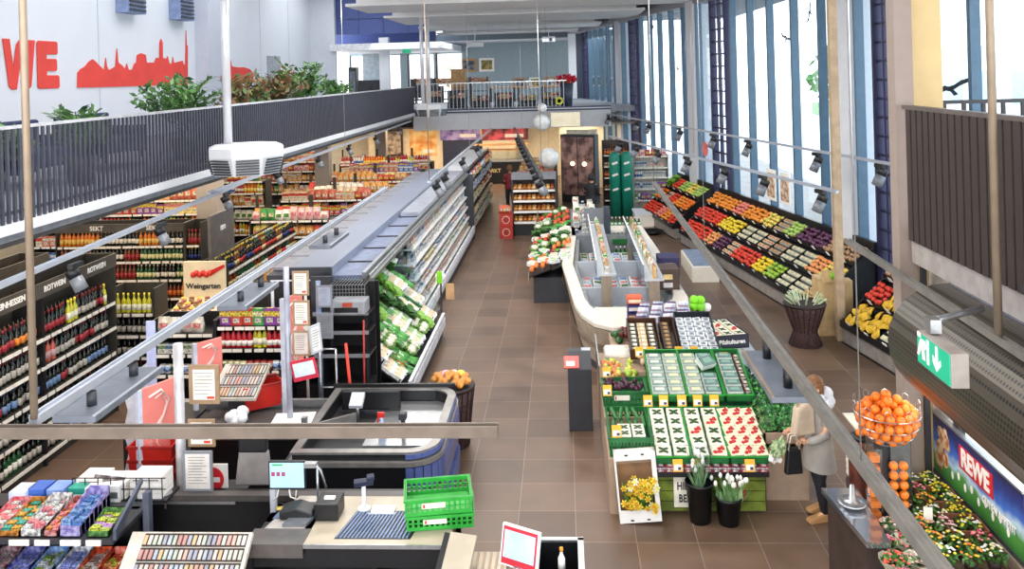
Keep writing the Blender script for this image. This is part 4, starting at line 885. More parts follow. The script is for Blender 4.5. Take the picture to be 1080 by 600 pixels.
t = thing('barcode_scanner', 'black upright handheld scanner on the rear till', 'scanner', (-1.98, 9.8, .78)); S().box(-.025, .025, -.02, .02, 0, .2).obj('handle', BLACK, t, bev=.008); S().box(-.045, .045, -.05, .04, .2, .28).obj('head', DGREY, t, bev=.01)
t = thing('paper_pad', 'small cream notepad beside the scanner on the rear till', 'notepad', (-2.1, 9.9, .78)); S().box(-.05, .05, -.04, .04, 0, .03).obj('pages', CWHITE, t)
t = thing('leaflet_stack', 'stack of white leaflets lying at the belt end of the rear till', 'leaflets', (-3.35, 9.95, .8)); 
for k in range(3): S().at((.01 * k, -.01 * k, k * .05), .05 * k).box(-.24, .24, -.16, .16, 0, .045).obj('bundle', PAPER, t)
S().box(-.02, .2, -.165, -.16, .02, .08).obj('printed_title', NAVY, t)
t = thing('plastic_bag', 'crumpled white plastic bag on the dark counter', 'bag', (-4.1, 10.1, .82)); mb = S()
for k in range(9): mb.sph(random.uniform(.05, .09), (random.uniform(-.09, .09), random.uniform(-.06, .06), random.uniform(.04, .12)), 8, 5)
mb.obj('film', mat('bag_white', '#ececee', .4), t)
S().box(-.6, .02, 0, 1.1, 0, .8).obj('side_counter_box', BLACK, None, 'dark low counter box between the rear belt and the framed notice', 'counter', loc=(-4.72, 9.7, 0)).name = 'side_counter'
# wicker basket with bagged onions at the counter end
def wicker(name, label, cat, loc, r, h, c_, waist=False):
    t = thing(name, label, cat, loc); pr = [(r * .72, 0), (r * .78, h * .3), (r * .9, h * .7), (r, h), (r * .93, h), (r * .8, h * .7)] if not waist else [(r * .8, 0), (r * .55, h * .32), (r * .6, h * .4), (r * .92, h * .85), (r, h), (r * .92, h), (r * .85, h * .85)]
    S().lathe(pr, 20).obj('woven_body', mat('wicker_' + name, c_, .7, var=.5, scale=38, bump=1.0), t)
    mb = S()
    for k in range(20):
        a = k * PI / 10; q = [(pr[i][0] * 1.01 * math.cos(a), pr[i][0] * 1.01 * math.sin(a), pr[i][1]) for i in range(4 if not waist else 5)]; mb.tube(q, .009, 4)
    mb.obj('cane_row', mat('cane_dark', '#2c1e1c', .6), t); S().lathe([(r * 1.03, h - .03), (r * 1.05, h), (r * 1.0, h + .02), (r * .9, h)], 20).obj('rim', mat('cane_dark', '#2c1e1c'), t)
    return t
wicker('wicker_basket', 'tall dark wicker basket of onions beside the rear till', 'basket', (-1.62, 11.35, 0), .31, .8, '#4a3230')
for k in range(44):
    a = random.uniform(0, 2 * PI); r_ = .25 * math.sqrt(random.random())
    S().at((0, 0, 0)).sph(.05, (0, 0, .02), 8, 6, .85).obj('onion', mat('onion_skin', '#d08a3c', .4, var=.3), None, 'golden brown onion heaped in the tall dark wicker basket', 'onion', 'onions in the tall dark wicker basket', loc=(-1.62 + r_ * math.cos(a), 11.35 + r_ * math.sin(a), .8 + (.26 - r_) * .3 + .03 + random.uniform(0, .04)))
for k in range(3): bg_ = S().sph(.07, (0, 0, .05), 8, 5, .7).obj('onion_bag', colm(('#f0b8d0', '#f4f0e8', '#f0d050')[k]), None, ('pink', 'white', 'yellow')[k] + ' labelled net bag on top of the onions', 'bag', loc=(-1.7 + k * .1, 11.45, .87))

# ---- front till counter
c1 = thing('checkout_counter', 'front till counter with pale wood top, grooved grille and black front', 'counter', (-3.0, 7.25, 0))
TOPW = mat('till_top_wood', '#b0a490', .35, var=.08, scale=4)
S().box(.55, 1.9, 0, .85, .89, .93).obj('worktop', TOPW, c1, bev=.006)
S().prism([(0.12, 0), (.62, 0), (.62, .85), (.32, .85)], .86, .93, 'z').obj('cashier_worktop', mat('till_top_grey', '#b0a8a0', .35), c1)
mb = S(); mb.box(.1, 1.9, .02, .06, .72, .89); mb.box(.1, 1.9, .5, .84, 0, .86); mb.box(1.84, 1.9, 0, .85, 0, .89); mb.box(.1, .16, .0, .85, 0, .86); mb.obj('body', BLACK, c1)
S().box(1.2, 1.24, .1, .5, 0, .72).obj('partition', BLACK, c1)
S().box(.62, 1.2, .06, .5, .34, .37).obj('inner_shelf', BROWN, c1)
S().box(.1, .62, -.02, .24, .82, .94).obj('cash_drawer', mat('drawer_dark', '#57504c', .4), c1)
mb = S(); mb.box(.55, 1.9, -.012, 0, .9, .935); mb.obj('front_trim', STEEL, c1)
mb = S()
for k in range(19): mb.prism([(.88 + k * .035, .1), (.895 + k * .035, .1), (.985 + k * .033, .56), (.97 + k * .033, .56)], .931, .938)
mb.obj('grille_slots', mat('grille_blue', '#6c80a4', .35, .4), c1); S().prism([(.87, .09), (1.55, .09), (1.63, .57), (.96, .57)], .93, .932).obj('grille_base', BLACK, c1)
mb = S(); mb.prism([(.2, .42), (.32, .42), (.38, .66), (.24, .66)], .93, .935); mb.obj('small_grille', mat('grille_dim', '#56627a', .4), c1)
S().prism([(.34, .28), (.56, .28), (.66, .68), (.44, .68)], .93, .96).obj('scale_plate', mat('scale_steel', '#8f9298', .25, .6), c1); S().prism([(.42, .42), (.52, .42), (.55, .58), (.45, .58)], .96, .965).obj('scale_sticker', colm('#2f5aa8'), c1)
S().box(.84, .87, .3, .34, .78, .82).obj('lock', PAPER, c1); S().at((1.45, -.001, .55), 0, PI / 2).cyl(.015, 0, .01, 10).obj('keyhole', STEEL, c1)
# long rear strip behind cashier
S().box(-1.0, 2.2, 0, .1, .82, .88).obj('divider_ledge', mat('ledge_dark', '#4c4744', .4), None, 'dark ledge with steel edge behind the front till', 'ledge', loc=(-3.4, 8.2, 0))
S().box(0, 2.0, .1, .14, 0, .88).obj('low_partition', BLACK, None, 'black panel wall between the two till counters', 'panel', loc=(-3.4, 8.2, 0))
t = thing('till_monitor', 'till monitor with light blue screen facing the camera', 'monitor', (-2.72, 7.92, .93))
bz = S().box(-.19, .17, -.02, .015, .16, .43).obj('bezel', BLACK, t, bev=.006); S().box(-.175, .155, -.026, -.02, .18, .415).obj('screen', mat('screen_blue', '#a8d8ea', .3, emit=.3, var=.04), bz)
mb = S(); [mb.box(-.16 + k * .05, -.125 + k * .05, -.028, -.026, .29, .33) for k in range(3)]; mb.obj('screen_tiles', colm('#a0486a'), t); S().box(-.15, -.05, -.028, -.026, .39, .405).obj('screen_bar', colm('#40b050'), t)
S().box(-.19, -.14, .0, .06, -.1, .2).obj('stand', LGREY, t); mb = S(); mb.tube([(-.1, 0, .16), (-.12, 0, .08), (-.16, 0, .05)], .008, 5); mb.tube([(.0, 0, .16), (.01, 0, .08), (.06, 0, .06), (.07, 0, .14)], .008, 5); mb.obj('cable', PAPER, t)
t = thing('receipt_printer', 'black receipt printer box with paper roll on the front till', 'printer', (-2.27, 7.75, .93)); S().box(-.12, .1, -.12, .12, 0, .16).obj('body', BLACK, t, bev=.01); S().box(-.05, .05, -.04, .0, .16, .18).obj('paper', PAPER, t)
t = thing('gooseneck_scanner', 'chrome gooseneck scanner on a thin pole at the front till', 'scanner', (-2.42, 7.85, .93)); S().cyl(.012, 0, .42, 8).obj('pole', STEEL, t); mb = S().tube([(0, 0, .4), (-.04, 0, .44), (.04, -.02, .38), (.09, -.03, .22)], .012, 6); mb.box(-.12, .0, -.03, .03, .4, .44); mb.obj('arm', STEEL, t)
t = thing('hand_scanner', 'blue-black scanner cradle on a white stalk at the front till', 'scanner', (-1.98, 7.85, .93)); S().cyl(.02, 0, .22, 10).obj('stalk', WHITE, t); S().cyl(.06, 0, .015, 14).obj('foot', WHITE, t)
mb = S().at((0, 0, .25), .3, .3).box(-.09, .09, -.03, .03, -.02, .03); mb.box(.03, .1, -.03, .03, .03, .07); mb.obj('cradle', mat('scanner_navy', '#20263e', .4), t, bev=.008)
t = thing('document_pad', 'white pad lying beside the scanner stalk', 'pad', (-1.8, 7.83, .93)); S().box(-.1, .12, -.06, .06, 0, .02).obj('paper', PAPER, t); S().box(-.12, .14, -.08, -.06, 0, .01).obj('tray', LGREY, t)
mb = S().at((0, 0, 0)).box(-.2, .1, -.06, .08, 0, .1)
t = thing('keyboard_hood', 'black hooded till keyboard beside the printer', 'keyboard', (-2.55, 7.72, .93)); S().prism([(-.18, 0), (.14, 0), (.14, .07), (-.02, .12), (-.18, .08)], -.08, .1, 'y').obj('hood', BLACK, t, bev=.02)
for k, (c_, dx) in enumerate((('#e0c050', 0), ('#d04048', .06))): S().box(-.04, .05, -.03, .03, 0, .006).obj('sticky_note', colm(c_), None, ('yellow', 'red') [k] + ' paper note on the cashier worktop', 'note', loc=(-2.78 + dx, 7.86 - dx, .931), rz=.3)
# green crates
def crate(name, label, loc, rz, w, d, h, m_, cat='crate', group=None, sign=False, hgt=.5):
    t = thing(name, label, cat, loc, rz, group); T = .015
    S().box(0, w, 0, d, 0, T).obj('bottom', m_, t)
    for nm, (x0, x1, y0, y1) in (('front', (0, w, 0, T)), ('back', (0, w, d - T, d)), ('left', (0, T, T, d - T)), ('right', (w - T, w, T, d - T))):
        mb = S(); mb.box(x0, x1, y0, y1, T, h * .25); mb.box(x0, x1, y0, y1, h * .75, h); e = .008
        n_ = 12 if x1 - x0 > y1 - y0 else 8
        for k in range(n_ + 1):
            f = k / n_
            if x1 - x0 > y1 - y0: c = x0 + (x1 - x0 - .02) * f; mb.box(c, c + .02, y0, y1, h * .25, h * .75)
            else: c = y0 + (y1 - y0 - .02) * f; mb.box(x0, x1, c, c + .02, h * .25, h * .75)
        mb.box(x0, x1, y0, y1, h * .46, h * .54)
        mb.obj('side_wall', m_, t)
    mb = S(); mb.box(-.01, w + .01, -.01, 0.005, h - .02, h); mb.box(-.01, w + .01, d - .005, d + .01, h - .02, h); mb.box(-.01, .005, 0, d, h - .02, h); mb.box(w - .005, w + .01, 0, d, h - .02, h); mb.obj('rim', m_, t)
    if sign: ls = S().box(w * .25, w * .6, -.012, 0, h * .45, h * .75).obj('label_strip', CWHITE, t); S().box(w * .27, w * .3, -.014, -.01, h * .5, h * .7).obj('label_mark', RED, ls)
    return t
crate('green_crate', 'empty bright green plastic crate, lower of two at the counter end', (-1.5, 7.45, .935), math.radians(8), .6, .4, .13, GREEN, sign=True)
crate('green_crate', 'empty bright green plastic crate, upper of two at the counter end', (-1.51, 7.44, 1.068), math.radians(10), .6, .4, .15, GREEN, sign=True)
# customer display + screens at the right end
t = thing('notice_tray', 'cream slanted notice tray with black rim at the end of the front till', 'tray', (-1.0, 7.05, .6)); S().at((0, 0, .3), math.radians(-14), math.radians(40)).box(-.11, .13, -.22, .22, 0, .03).obj('sheet', TOPW, t); S().at((0, 0, .28), math.radians(-14), math.radians(40)).box(-.16, -.11, -.25, .22, -.12, .05).obj('black_side', BLACK, t); S().box(-.14, .1, -.05, .1, -.6, .2).obj('post', DGREY, t)
t = thing('customer_tablet', 'red-framed customer screen on a stand in the near foreground', 'screen', (-.46, 6.62, .9)); S().at((0, 0, .2), math.radians(-28), math.radians(-14)).box(-.17, .17, 0, .03, 0, .3).obj('frame', PAPER, t); S().at((0, 0, .2), math.radians(-28), math.radians(-14)).box(-.155, .155, -.006, 0, .012, .285).obj('red_border', colm('#c01c30'), t)
S().at((0, 0, .2), math.radians(-28), math.radians(-14)).box(-.14, .14, -.01, -.006, .06, .26).obj('screen', mat('tablet_screen', '#a8cce8', .3, emit=.25), t); S().cyl(.03, -.9, .22, 8).obj('stand', STEEL, t)
t = thing('grocery_tray', 'empty black bin with steel rim beside the red-framed screen', 'bin', (-.34, 6.9, 0)); mb = S(); mb.box(0, .4, 0, .03, 0, .9); mb.box(0, .4, .47, .5, 0, .9); mb.box(0, .03, 0, .5, 0, .9); mb.box(.37, .4, 0, .5, 0, .9); mb.box(0, .4, 0, .5, .3, .33); mb.obj('body', BLACK, t)
mb = S(); mb.box(-.01, .41, .46, .51, .9, .92); mb.box(.36, .41, 0, .5, .9, .92); mb.obj('rim', STEEL, t)
SB_ = S().lathe([(.03, 0), (.03, .12), (.012, .16), (.012, .18)], 10).obj('small_bottle', [PAPER], None, 'small white bottle with orange cap standing in the black bin', 'bottle', loc=(-.12, 7.05, .82))
S().cyl(.016, .18, .21, 8).obj('cap', colm('#e89830'), SB_)
t = thing('ribbed_mat', 'beige ribbed box top between the notice tray and the red-framed screen', 'box', (-.93, 6.9, 0)); mb = S(); mb.box(0, .34, 0, .45, 0, .82); mb.obj('body', TOPW, t); mb = S(); [mb.box(.02 + k * .055, .04 + k * .055, .02, .43, .82, .83) for k in range(6)]; mb.obj('rib_row', CARD, t); S().box(0, .34, -.02, 0, .6, .84).obj('red_edge', RED, t)
# cigarette / card displays
PASTEL = [colm(c) for c in ('#cdbcb0', '#c89c8c', '#a8b0bc', '#c4a880', '#bc8c84', '#d4c8bc', '#9898a4', '#b0b8a8')]
def card_display(label, loc, w, h, nr, nc, tilt=38):
    t = thing('card_display', label, 'display', loc)
    S().at((0, 0, 0), 0, math.radians(tilt)).box(0, w, 0, h, -.05, 0).obj('tray', mat('display_beige', '#c4bdb0', .5), t, bev=.006)
    for r_ in range(nr):
        mb = S().at((0, 0, 0), 0, math.radians(tilt)); mb.m(8).box(w * .12, w * .97, h * (.03 + r_ * .96 / nr), h * (.03 + (r_ + .9) * .96 / nr), 0, .006)
        cw = w * .85 / nc
        for k in range(nc): mb.m(random.randrange(8)).box(w * .12 + k * cw + .16 * cw, w * .12 + (k + .8) * cw, h * (.05 + r_ * .96 / nr), h * (.02 + (r_ + .8) * .96 / nr), .006, .014)
        mb.obj('card_row', PASTEL + [BROWN], t)
    S().box(w * .3, w * .7, h * .3, h * .5, -loc[2], 0).obj('pedestal', DGREY, t); S().box(w * .1, w * .9, 0.05, h * .7, -loc[2], -loc[2] + .03).obj('foot', DGREY, t)
    return t
card_display('big slanted display of pastel cigarette cards at the lower left front', (-3.88, 6.7, .69), 1.08, .62, 5, 21)
card_display('smaller slanted display of pale cards behind the rear till', (-4.5, 10.2, 1.08), .6, .62, 3, 12, 22)
# till chair
t = thing('cashier_chair', 'black and grey cashier chair backrest between the tills', 'chair', (-3.3, 8.55, 0)); S().prism([(-.2, 0), (.2, 0), (.16, .36), (-.15, .36)], -.03, .03, 'y').obj('backrest', mat('chair_grey', '#87807c', .6), t, loc=(0, 0, .82), bev=.02); S().box(-.15, .15, -.04, .04, 1.16, 1.36).obj('head_pad', BLACK, t, bev=.02); S().box(-.22, .22, -.16, .27, .5, .6).obj('seat', DGREY, t, bev=.03); S().cyl(.03, .05, .5, 8).obj('post', STEEL, t); S().cyl(.25, 0, .05, 5).obj('foot', BLACK, t)
# ================================================================== SIGN POSTS AND FRAMED NOTICES
def notice(label, loc, w, h, rz=0, tilt=0, frame_m=None, col='#efe6da', lines=7, mark=None, border=.025):
    t = thing('framed_notice', label, 'notice', loc, rz); A = lambda: S().at((0, 0, 0), 0, 0, tilt)
    A().box(-w / 2, w / 2, -.012, .012, 0, h).obj('frame', frame_m or mat('frame_bronze', '#9c7f60', .4), t)
    sh = A().box(-w / 2 + border, w / 2 - border, -.016, -.012, border, h - border).obj('sheet', colm(col), t)
    mb = A()
    for k in range(lines): z = h - border - .03 - k * (h - 2 * border - .06) / max(1, lines); mb.box(-w * .32, w * (.12 + .2 * random.random()), -.018, -.016, z - .006, z)
    mb.obj('text_lines', mat('text_grey', '#8c8480', .7), sh)
    if mark: A().box(w * .1, w * .34, -.019, -.016, border + .01, border + .035).obj('red_mark', colm(mark), sh)
    return t
def post(label, loc, h, r=.03, m_=None):
    t = thing('sign_post', label, 'post', loc); S().cyl(r, 0, h, 12).obj('tube', m_ or LGREY, t); S().cyl(r * 3, 0, .02, 12).obj('foot', m_ or LGREY, t); return t
post('light grey round post carrying framed notices beside the shelf of sweets', (-3.38, 9.95, 0), 2.75, .035, mat('post_lavender', '#a6a9b8', .35, .3))
post('white post left of the framed notice at the lower left', (-4.05, 8.5, 0), 2.3, .05, mat('post_pale', '#c4c2c4', .35, .2))
notice('bronze-framed notice, uppermost on the grey round post', (-3.19, 9.9, 2.42), .2, .29, mark='#d8402c'); notice('bronze-framed notice, second on the grey round post', (-3.19, 9.9, 2.06), .2, .3, mark='#d8402c')
notice('pale notice sheet below the two bronze frames', (-3.2, 9.9, 1.7), .21, .3, col='#cfc4bc'); notice('angled pale sheet turned away beside the pale notice', (-3.03, 9.95, 1.72), .16, .34, rz=.9, tilt=-.1, frame_m=LGREY, col='#e4e2de')
t = thing('red_tablet', 'tilted white screen with red border under the framed notices', 'screen', (-3.1, 9.75, 1.47)); S().at((0, 0, 0), 0, 0, math.radians(-12)).box(-.15, .15, -.01, .01, 0, .24).obj('border', colm('#c41e3c'), t); S().at((0, 0, 0), 0, 0, math.radians(-12)).box(-.125, .125, -.015, -.01, .05, .21).obj('screen', mat('screen_white', '#c8d4e0', .4, emit=.15), t)
notice('bronze-framed price notice on the white post, above the crossbar', (-3.78, 8.5, 1.68), .32, .4, mark='#e04030', border=.045); notice('pale framed sheet lower on the white post', (-3.8, 8.45, 1.26), .28, .28, mark='#d84030', border=.03)
notice('grey-framed sheet below the crossbar on the white post', (-3.78, 8.3, .88), .3, .4, frame_m=GREY, col='#d8d0c8', lines=10)
t = thing('no_entry_sign', 'square white sign with red no-entry disc behind the grey-framed sheet', 'sign', (-3.78, 8.62, .68)); S().box(-.17, .17, 0, .01, 0, .32).obj('board', PAPER, t); S().at((0, -.002, .16), 0, PI / 2).cyl(.13, -.0, .008, 24).obj('disc', colm('#d0242c'), t); S().box(-.09, .09, -.014, -.01, .135, .185).obj('bar', PAPER, t)
# pink S gates
def sgate(label, loc, rz, h, w, b=0):
    t = thing('security_gate', label, 'gate', loc, rz); S().box(-w / 2, w / 2, -.012, .012, b, h, ).obj('panel', mat('gate_pink', '#ef8a80', .3, var=.03), t, bev=.01)
    mb = S(); pts = [(-w * .3, b + (h - b) * .88), (w * .05, b + (h - b) * .92), (w * .28, b + (h - b) * .78), (w * .1, b + (h - b) * .62), (-w * .2, b + (h - b) * .48), (-w * .28, b + (h - b) * .32), (0, b + (h - b) * .16), (w * .3, b + (h - b) * .1)]
    mb.tube([(x, -.02, z) for x, z in pts], .014, 5); mb.tube([(x * .55 + .02, -.02, z * .9 + .1 * (h + b) / 2) for x, z in pts], .01, 5); mb.obj('loop_line', mat('gate_line', '#ffd8d0', .3), t)
    S().box(-w / 2 - .05, -w / 2, -.03, .03, 0, h).obj('side_post', mat('gate_post', '#c8ccdc', .35), t); return t
sgate('pink glowing security panel with curved line left of the white post', (-4.6, 9.15, .2), math.radians(62), 1.46, .44, .5)
sgate('small pink security panel behind the framed price notice', (-4.68, 10.7, .2), math.radians(50), 1.45, .35, .8)
sgate('narrow coral red security panel left of the round grey post', (-3.52, 10.6, .5), math.radians(70), 1.75, .36, .75)
t = thing('wavy_panel', 'pale grey scalloped-edge panel left of the pink security panel', 'panel', (-5.05, 9.5, .5)); mb = S(); pts = [(-.12, 0)] + [(-.12 - .03 * math.cos(k * PI / 2), .12 * k) for k in range(10)] + [(.2, 1.3), (.2, 0)]; mb.prism(pts, -.01, .01, 'y').obj('board', mat('panel_lilac', '#c6c6cf', .5), t); S().box(.0, .1, -.01, .01, -.5, 0).obj('leg', LGREY, t); S().box(.16, .26, -.02, .01, .9, 1.75).obj('side_strip', mat('panel_lilac2', '#b4b9dc', .5), t)
# red shopping baskets
def basket(label, loc, rz, w=.42, d=.3, h=.24):
    t = thing('shopping_basket', label, 'basket', loc, rz); mb = S(); o = [(-w / 2, -d / 2), (w / 2, -d / 2), (w / 2, d / 2), (-w / 2, d / 2)]
    q = .85; vs = [(x * q, y * q, 0) for x, y in o] + [(x, y, h) for x, y in o] + [(x * .94, y * .92, h) for x, y in o] + [(x * q * .94, y * q * .92, .02) for x, y in o]
    fs = [(0, 3, 2, 1)] + [(i, (i + 1) % 4, 4 + (i + 1) % 4, 4 + i) for i in range(4)] + [(4 + i, 4 + (i + 1) % 4, 8 + (i + 1) % 4, 8 + i) for i in range(4)] + [(8 + i, 8 + (i + 1) % 4, 12 + (i + 1) % 4, 12 + i) for i in range(4)] + [(12, 13, 14, 15)]
    mb.add(vs, fs).obj('body', RED, t); S().box(-w / 2 - .01, w / 2 + .01, -d / 2 - .01, -d / 2 + .01, h - .03, h).obj('rim', colm('#9c1a14'), t)
    mb = S().tube([(-w / 2, 0, h), (-w / 2, .05, h + .02), (w / 2, .05, h + .02), (w / 2, 0, h)], .01, 5); mb.obj('handle', BLACK, t); return t
BK = basket('bottommost red shopping basket of the pile beside the dark gate', (-4.6, 9.1, 0), 0, .5, .36, .3)
for k in range(1, 6): copy_thing(BK, (-4.6, 9.1, k * .15), 0, ('second lowest', 'third', 'fourth', 'fifth', 'topmost')[k - 1] + ' red shopping basket of the pile beside the dark gate')
copy_thing(BK, (-3.98, 10.6, .85), .6, 'single tilted red shopping basket behind the framed price notice')
t = thing('entry_gate', 'dark entry gate post beside the pile of red baskets', 'gate', (-4.26, 9.0, 0)); S().box(-.06, .06, -.05, .05, 0, 1.15).obj('post', mat('gate_olive', '#4c4a44', .4), t); S().box(.08, .3, -.02, .02, .8, .84).obj('arm', STEEL, t); S().at((.02, -.06, .9), 0, PI / 2).cyl(.04, 0, .02).obj('reader', LGREY, t)
# chrome arms and trims behind, counter with black recess
t = thing('till_recess', 'black recessed counter behind the white post', 'counter', (-4.5, 8.3, 0)); mb = S(); mb.box(0, 1.1, 0, .5, 0, .75); mb.obj('body', BLACK, t); S().box(0, 1.1, -.02, 0, .75, .78).obj('edge', STEEL, t); S().at((.42, -.1, .9), 0).cyl(.07, 0, .012, 16).obj('chrome_disc', STEEL, t); S().at((.42, -.1, .75)).cyl(.01, 0, .15, 8).obj('disc_stem', STEEL, t)
# ================================================================== SWEETS SHELVES AT LOWER LEFT
sw = thing('sweets_shelf', 'dark two-tier impulse shelf of sweets at the lower left', 'shelf', (-5.9, 7.35, 0))
mb = S(); mb.box(0, 1.75, 0, .85, .86, .9); mb.obj('shelf', DGREY, sw); S().box(0, 1.75, -.25, .6, .5, .54).obj('shelf', DGREY, sw); S().box(0, 1.7, .55, .6, 0, .9).obj('back_panel', BLACK, sw); S().box(0, 1.7, 0, .6, 0, .1).obj('base', BLACK, sw)
S().box(1.9, 1.96, .25, .32, 0, 1.2).obj('post', mat('post_slate', '#5b6070', .4, .3), sw); S().prism([(.0, .9), (.5, 1.18), (.5, 1.22), (.0, 1.0)], 1.75, 1.78, 'x').obj('side_rail', mat('post_slate', '#5b6070'), sw)
for z, y in ((.9, -.012), (.54, -.262)):
    for k in range(7): S().box(.06 + k * .24, .2 + k * .24 + (k % 2) * .05, y, y + .012, z - .045, z + .005).obj('price_strip', PRICE, sw)
def sweet_box(x, y, z, w, d, h, c, n, nm, lab, cc, m=7):
    t = thing('open_display_box', lab, 'box', (x, y, z)); cm = prm(c, 22)
    S().box(0, w, 0, d, 0, .01).obj('bottom', cm, t); S().box(0, w, 0, .008, 0, h * .45).obj('front_panel', cm, t)
    for a in (0, w - .008): S().prism([(0, 0), (d, 0), (d, h), (.05, h * .45), (0, h * .45)], a, a + .008, 'x').obj('side_panel', cm, t)
    S().box(0, w, d - .008, d, 0, h).obj('back_panel', cm, t)
    for i in range(n):
        for j in range(m):
            S().box(0, w / n - .012, 0, d / m * .85, 0, h * random.uniform(.4, .62)).obj(nm, prm(cc[(i + j) % len(cc)], 45), None, 'small %s in the %s' % (nm.replace('_', ' '), lab.split(',')[0]), 'sweets', nm.replace('_', ' ') + 's in the ' + lab.split(',')[0], loc=(x + .012 + i * (w / n), y + .012 + j * d / m, z + .012))
    return t
sweet_box(-5.05, 7.4, .9, .2, .5, .16, '#e8e4e0', 2, 'candy_pack', 'white open display box of candy, next to the turquoise packs', ('#e8ecec', '#b03040', '#dfe4e0'))
sweet_box(-4.83, 7.4, .9, .13, .5, .13, '#943030', 2, 'candy_pack', 'narrow red display box of candy behind the purple box', ('#e09040', '#c03030'))
sweet_box(-4.68, 7.4, .9, .2, .5, .23, '#6c5ca4', 2, 'candy_pack', 'tall purple-blue display box with kraft inside', ('#7fa8e0', '#5080c8'))
sweet_box(-4.42, 7.4, .9, .2, .3, .12, '#5c9448', 2, 'candy_pack', 'green striped display box of chewing gum at the shelf end', ('#e0e850', '#c8e060', '#8a40a0'))
for k, (x, c, cc, wd_name) in enumerate(((-5.45, '#c02838', ('#f0e8e0', '#c83038'), 'red'), (-5.25, '#d88830', ('#40b8a0', '#f0b040'), 'orange and turquoise'))): sweet_box(x, 7.4, .9, .19, .5, .12, c, 2, 'candy_pack', wd_name + ' low display box of candy', cc)
for k, (x, c, cc) in enumerate(((-5.4, '#5a2430', ('#d8c8c0', '#8c5060')), (-5.17, '#2c2c8c', ('#4850c0', '#30388c')), (-4.94, '#3a6ab0', ('#e8ecf0', '#a8c860')), (-4.71, '#e4e4e8', ('#3848a8', '#5868c0')), (-4.5, '#e8501c', ('#f0e8e4', '#d0a890')), (-4.34, '#d83c20', ('#d04830', '#e8a060', '#c8c040')))):
    sweet_box(x, 7.12, .54, .19, .55, .13, c, 2, 'candy_pack', ('maroon', 'dark blue', 'blue and white', 'white and violet', 'bright orange', 'red-orange')[k] + ' display box on the lower sweets tier', cc)
for k, (x, y, c) in enumerate(((-5.35, 7.95, '#3f68c0'), (-5.15, 7.95, '#7f9ce0'), (-4.95, 7.98, '#2fa08c'), (-4.78, 7.98, '#f0ece8'), (-4.62, 8.02, '#ece8e4'), (-5.5, 7.9, '#cfd8f0'))):
    t = thing('gum_carton', ('dark blue', 'light blue', 'turquoise', 'white', 'cream', 'pale lilac')[k] + ' carton in the back row of the sweets shelf', 'carton', (x, y, .9)); S().box(0, .17, 0, .2, 0, .16).obj('box', colm(c), t, bev=.004); S().box(.02, .15, -.003, 0, .04, .1).obj('print', colm(('#f0f0f0', '#f0f0f0', '#e8f4f0', '#606468', '#606468', '#5070c0')[k]), t)
# newspaper rack
nr = thing('newspaper_rack', 'black wire newspaper rack behind the sweets', 'rack', (-4.95, 8.05, .9)); mb = S()
for k in range(8): mb.box(k * .13, k * .13 + .008, 0, .008, 0, .22)
for z in (0, .11, .22): mb.box(0, .95, 0, .008, z, z + .008)
mb.box(0, .95, 0, .3, -.02, 0); mb.obj('wire_frame', BLACK, nr)
for k, (x, w, h) in enumerate(((-4.93, .26, .2), (-4.64, .22, .17), (-4.38, .32, .22))):
    t = thing('newspaper_pile', 'pile of folded newspapers in the wire rack, %s' % ('left end', 'middle', 'right end with blue edge')[k], 'newspapers', (x, 8.09, .9)); 
    for q in range(4): S().box(0, w, 0, .25, q * h / 4, (q + 1) * h / 4 - .006).obj('paper_fold', PAPER, t)
    S().box(.03, w - .03, -.002, 0, h * .8, h * .86).obj('headline', mat('text_grey', '#8c8480'), t)
t = thing('magazine', 'magazine with dark photo cover leaning on the newspapers', 'magazine', (-4.78, 8.03, .88)); S().at((0, 0, 0), .1, -.3, .15).box(0, .3, 0, .015, 0, .32).obj('cover', mat('magazine_photo', '#4a3436', .35, col2='#b0a8a4', scale=9), t); S().at((0, 0, 0), .1, -.3, .15).box(0, .3, -.003, 0, .27, .32).obj('title_band', colm('#e8e4e6'), t)
# ================================================================== SWEETS SHELF BEHIND REAR TILL
tb, F = shelf_unit('tobacco_shelf', 'black shelf of sweets and small bottles left of the framed notices', 'shelf', (-5.12, 11.9, 0), 0, 1.6, .5, 1.55, [.4, .82, 1.14, 1.46], BLACK)
row(['box6', 'box1', 'box0', 'box5'], F, .05, 1.5, .1, 1.46, 'on top of the black shelf left of the notices', 'gum_box', 1.0, (1, 3), 'box')
row(['juice2', 'wine7', 'juice3', 'wine5'], F, .05, 1.5, .08, 1.14, 'on the second level of the black shelf left of the notices', 'small_bottle', .9, (2, 4))
row(['can6', 'can3', 'can5', 'can1'], F, .05, 1.5, .08, .82, 'on the third level of the black shelf left of the notices', None, 1.05, (2, 4))
tb2, F = shelf_unit('magazine_rack', 'low black rack with greetings cards beside the black sweets shelf', 'rack', (-6.15, 12.1, 0), 0, .95, .5, 1.5, [.35, .7, 1.0, 1.3], BLACK)
row(['bag4', 'bag1', 'box4'], F, .05, .9, .1, 1.3, 'on top of the low black rack', None, 1.0, (1, 3)); row(['chs4', 'chs3'], F, .05, .9, .1, 1.0, 'on the second level of the low black rack', None, 1.0, (1, 3)); row(['can6', 'can3'], F, .05, .9, .1, .7, 'on the third level of the low black rack', None, 1.0, (2, 3))
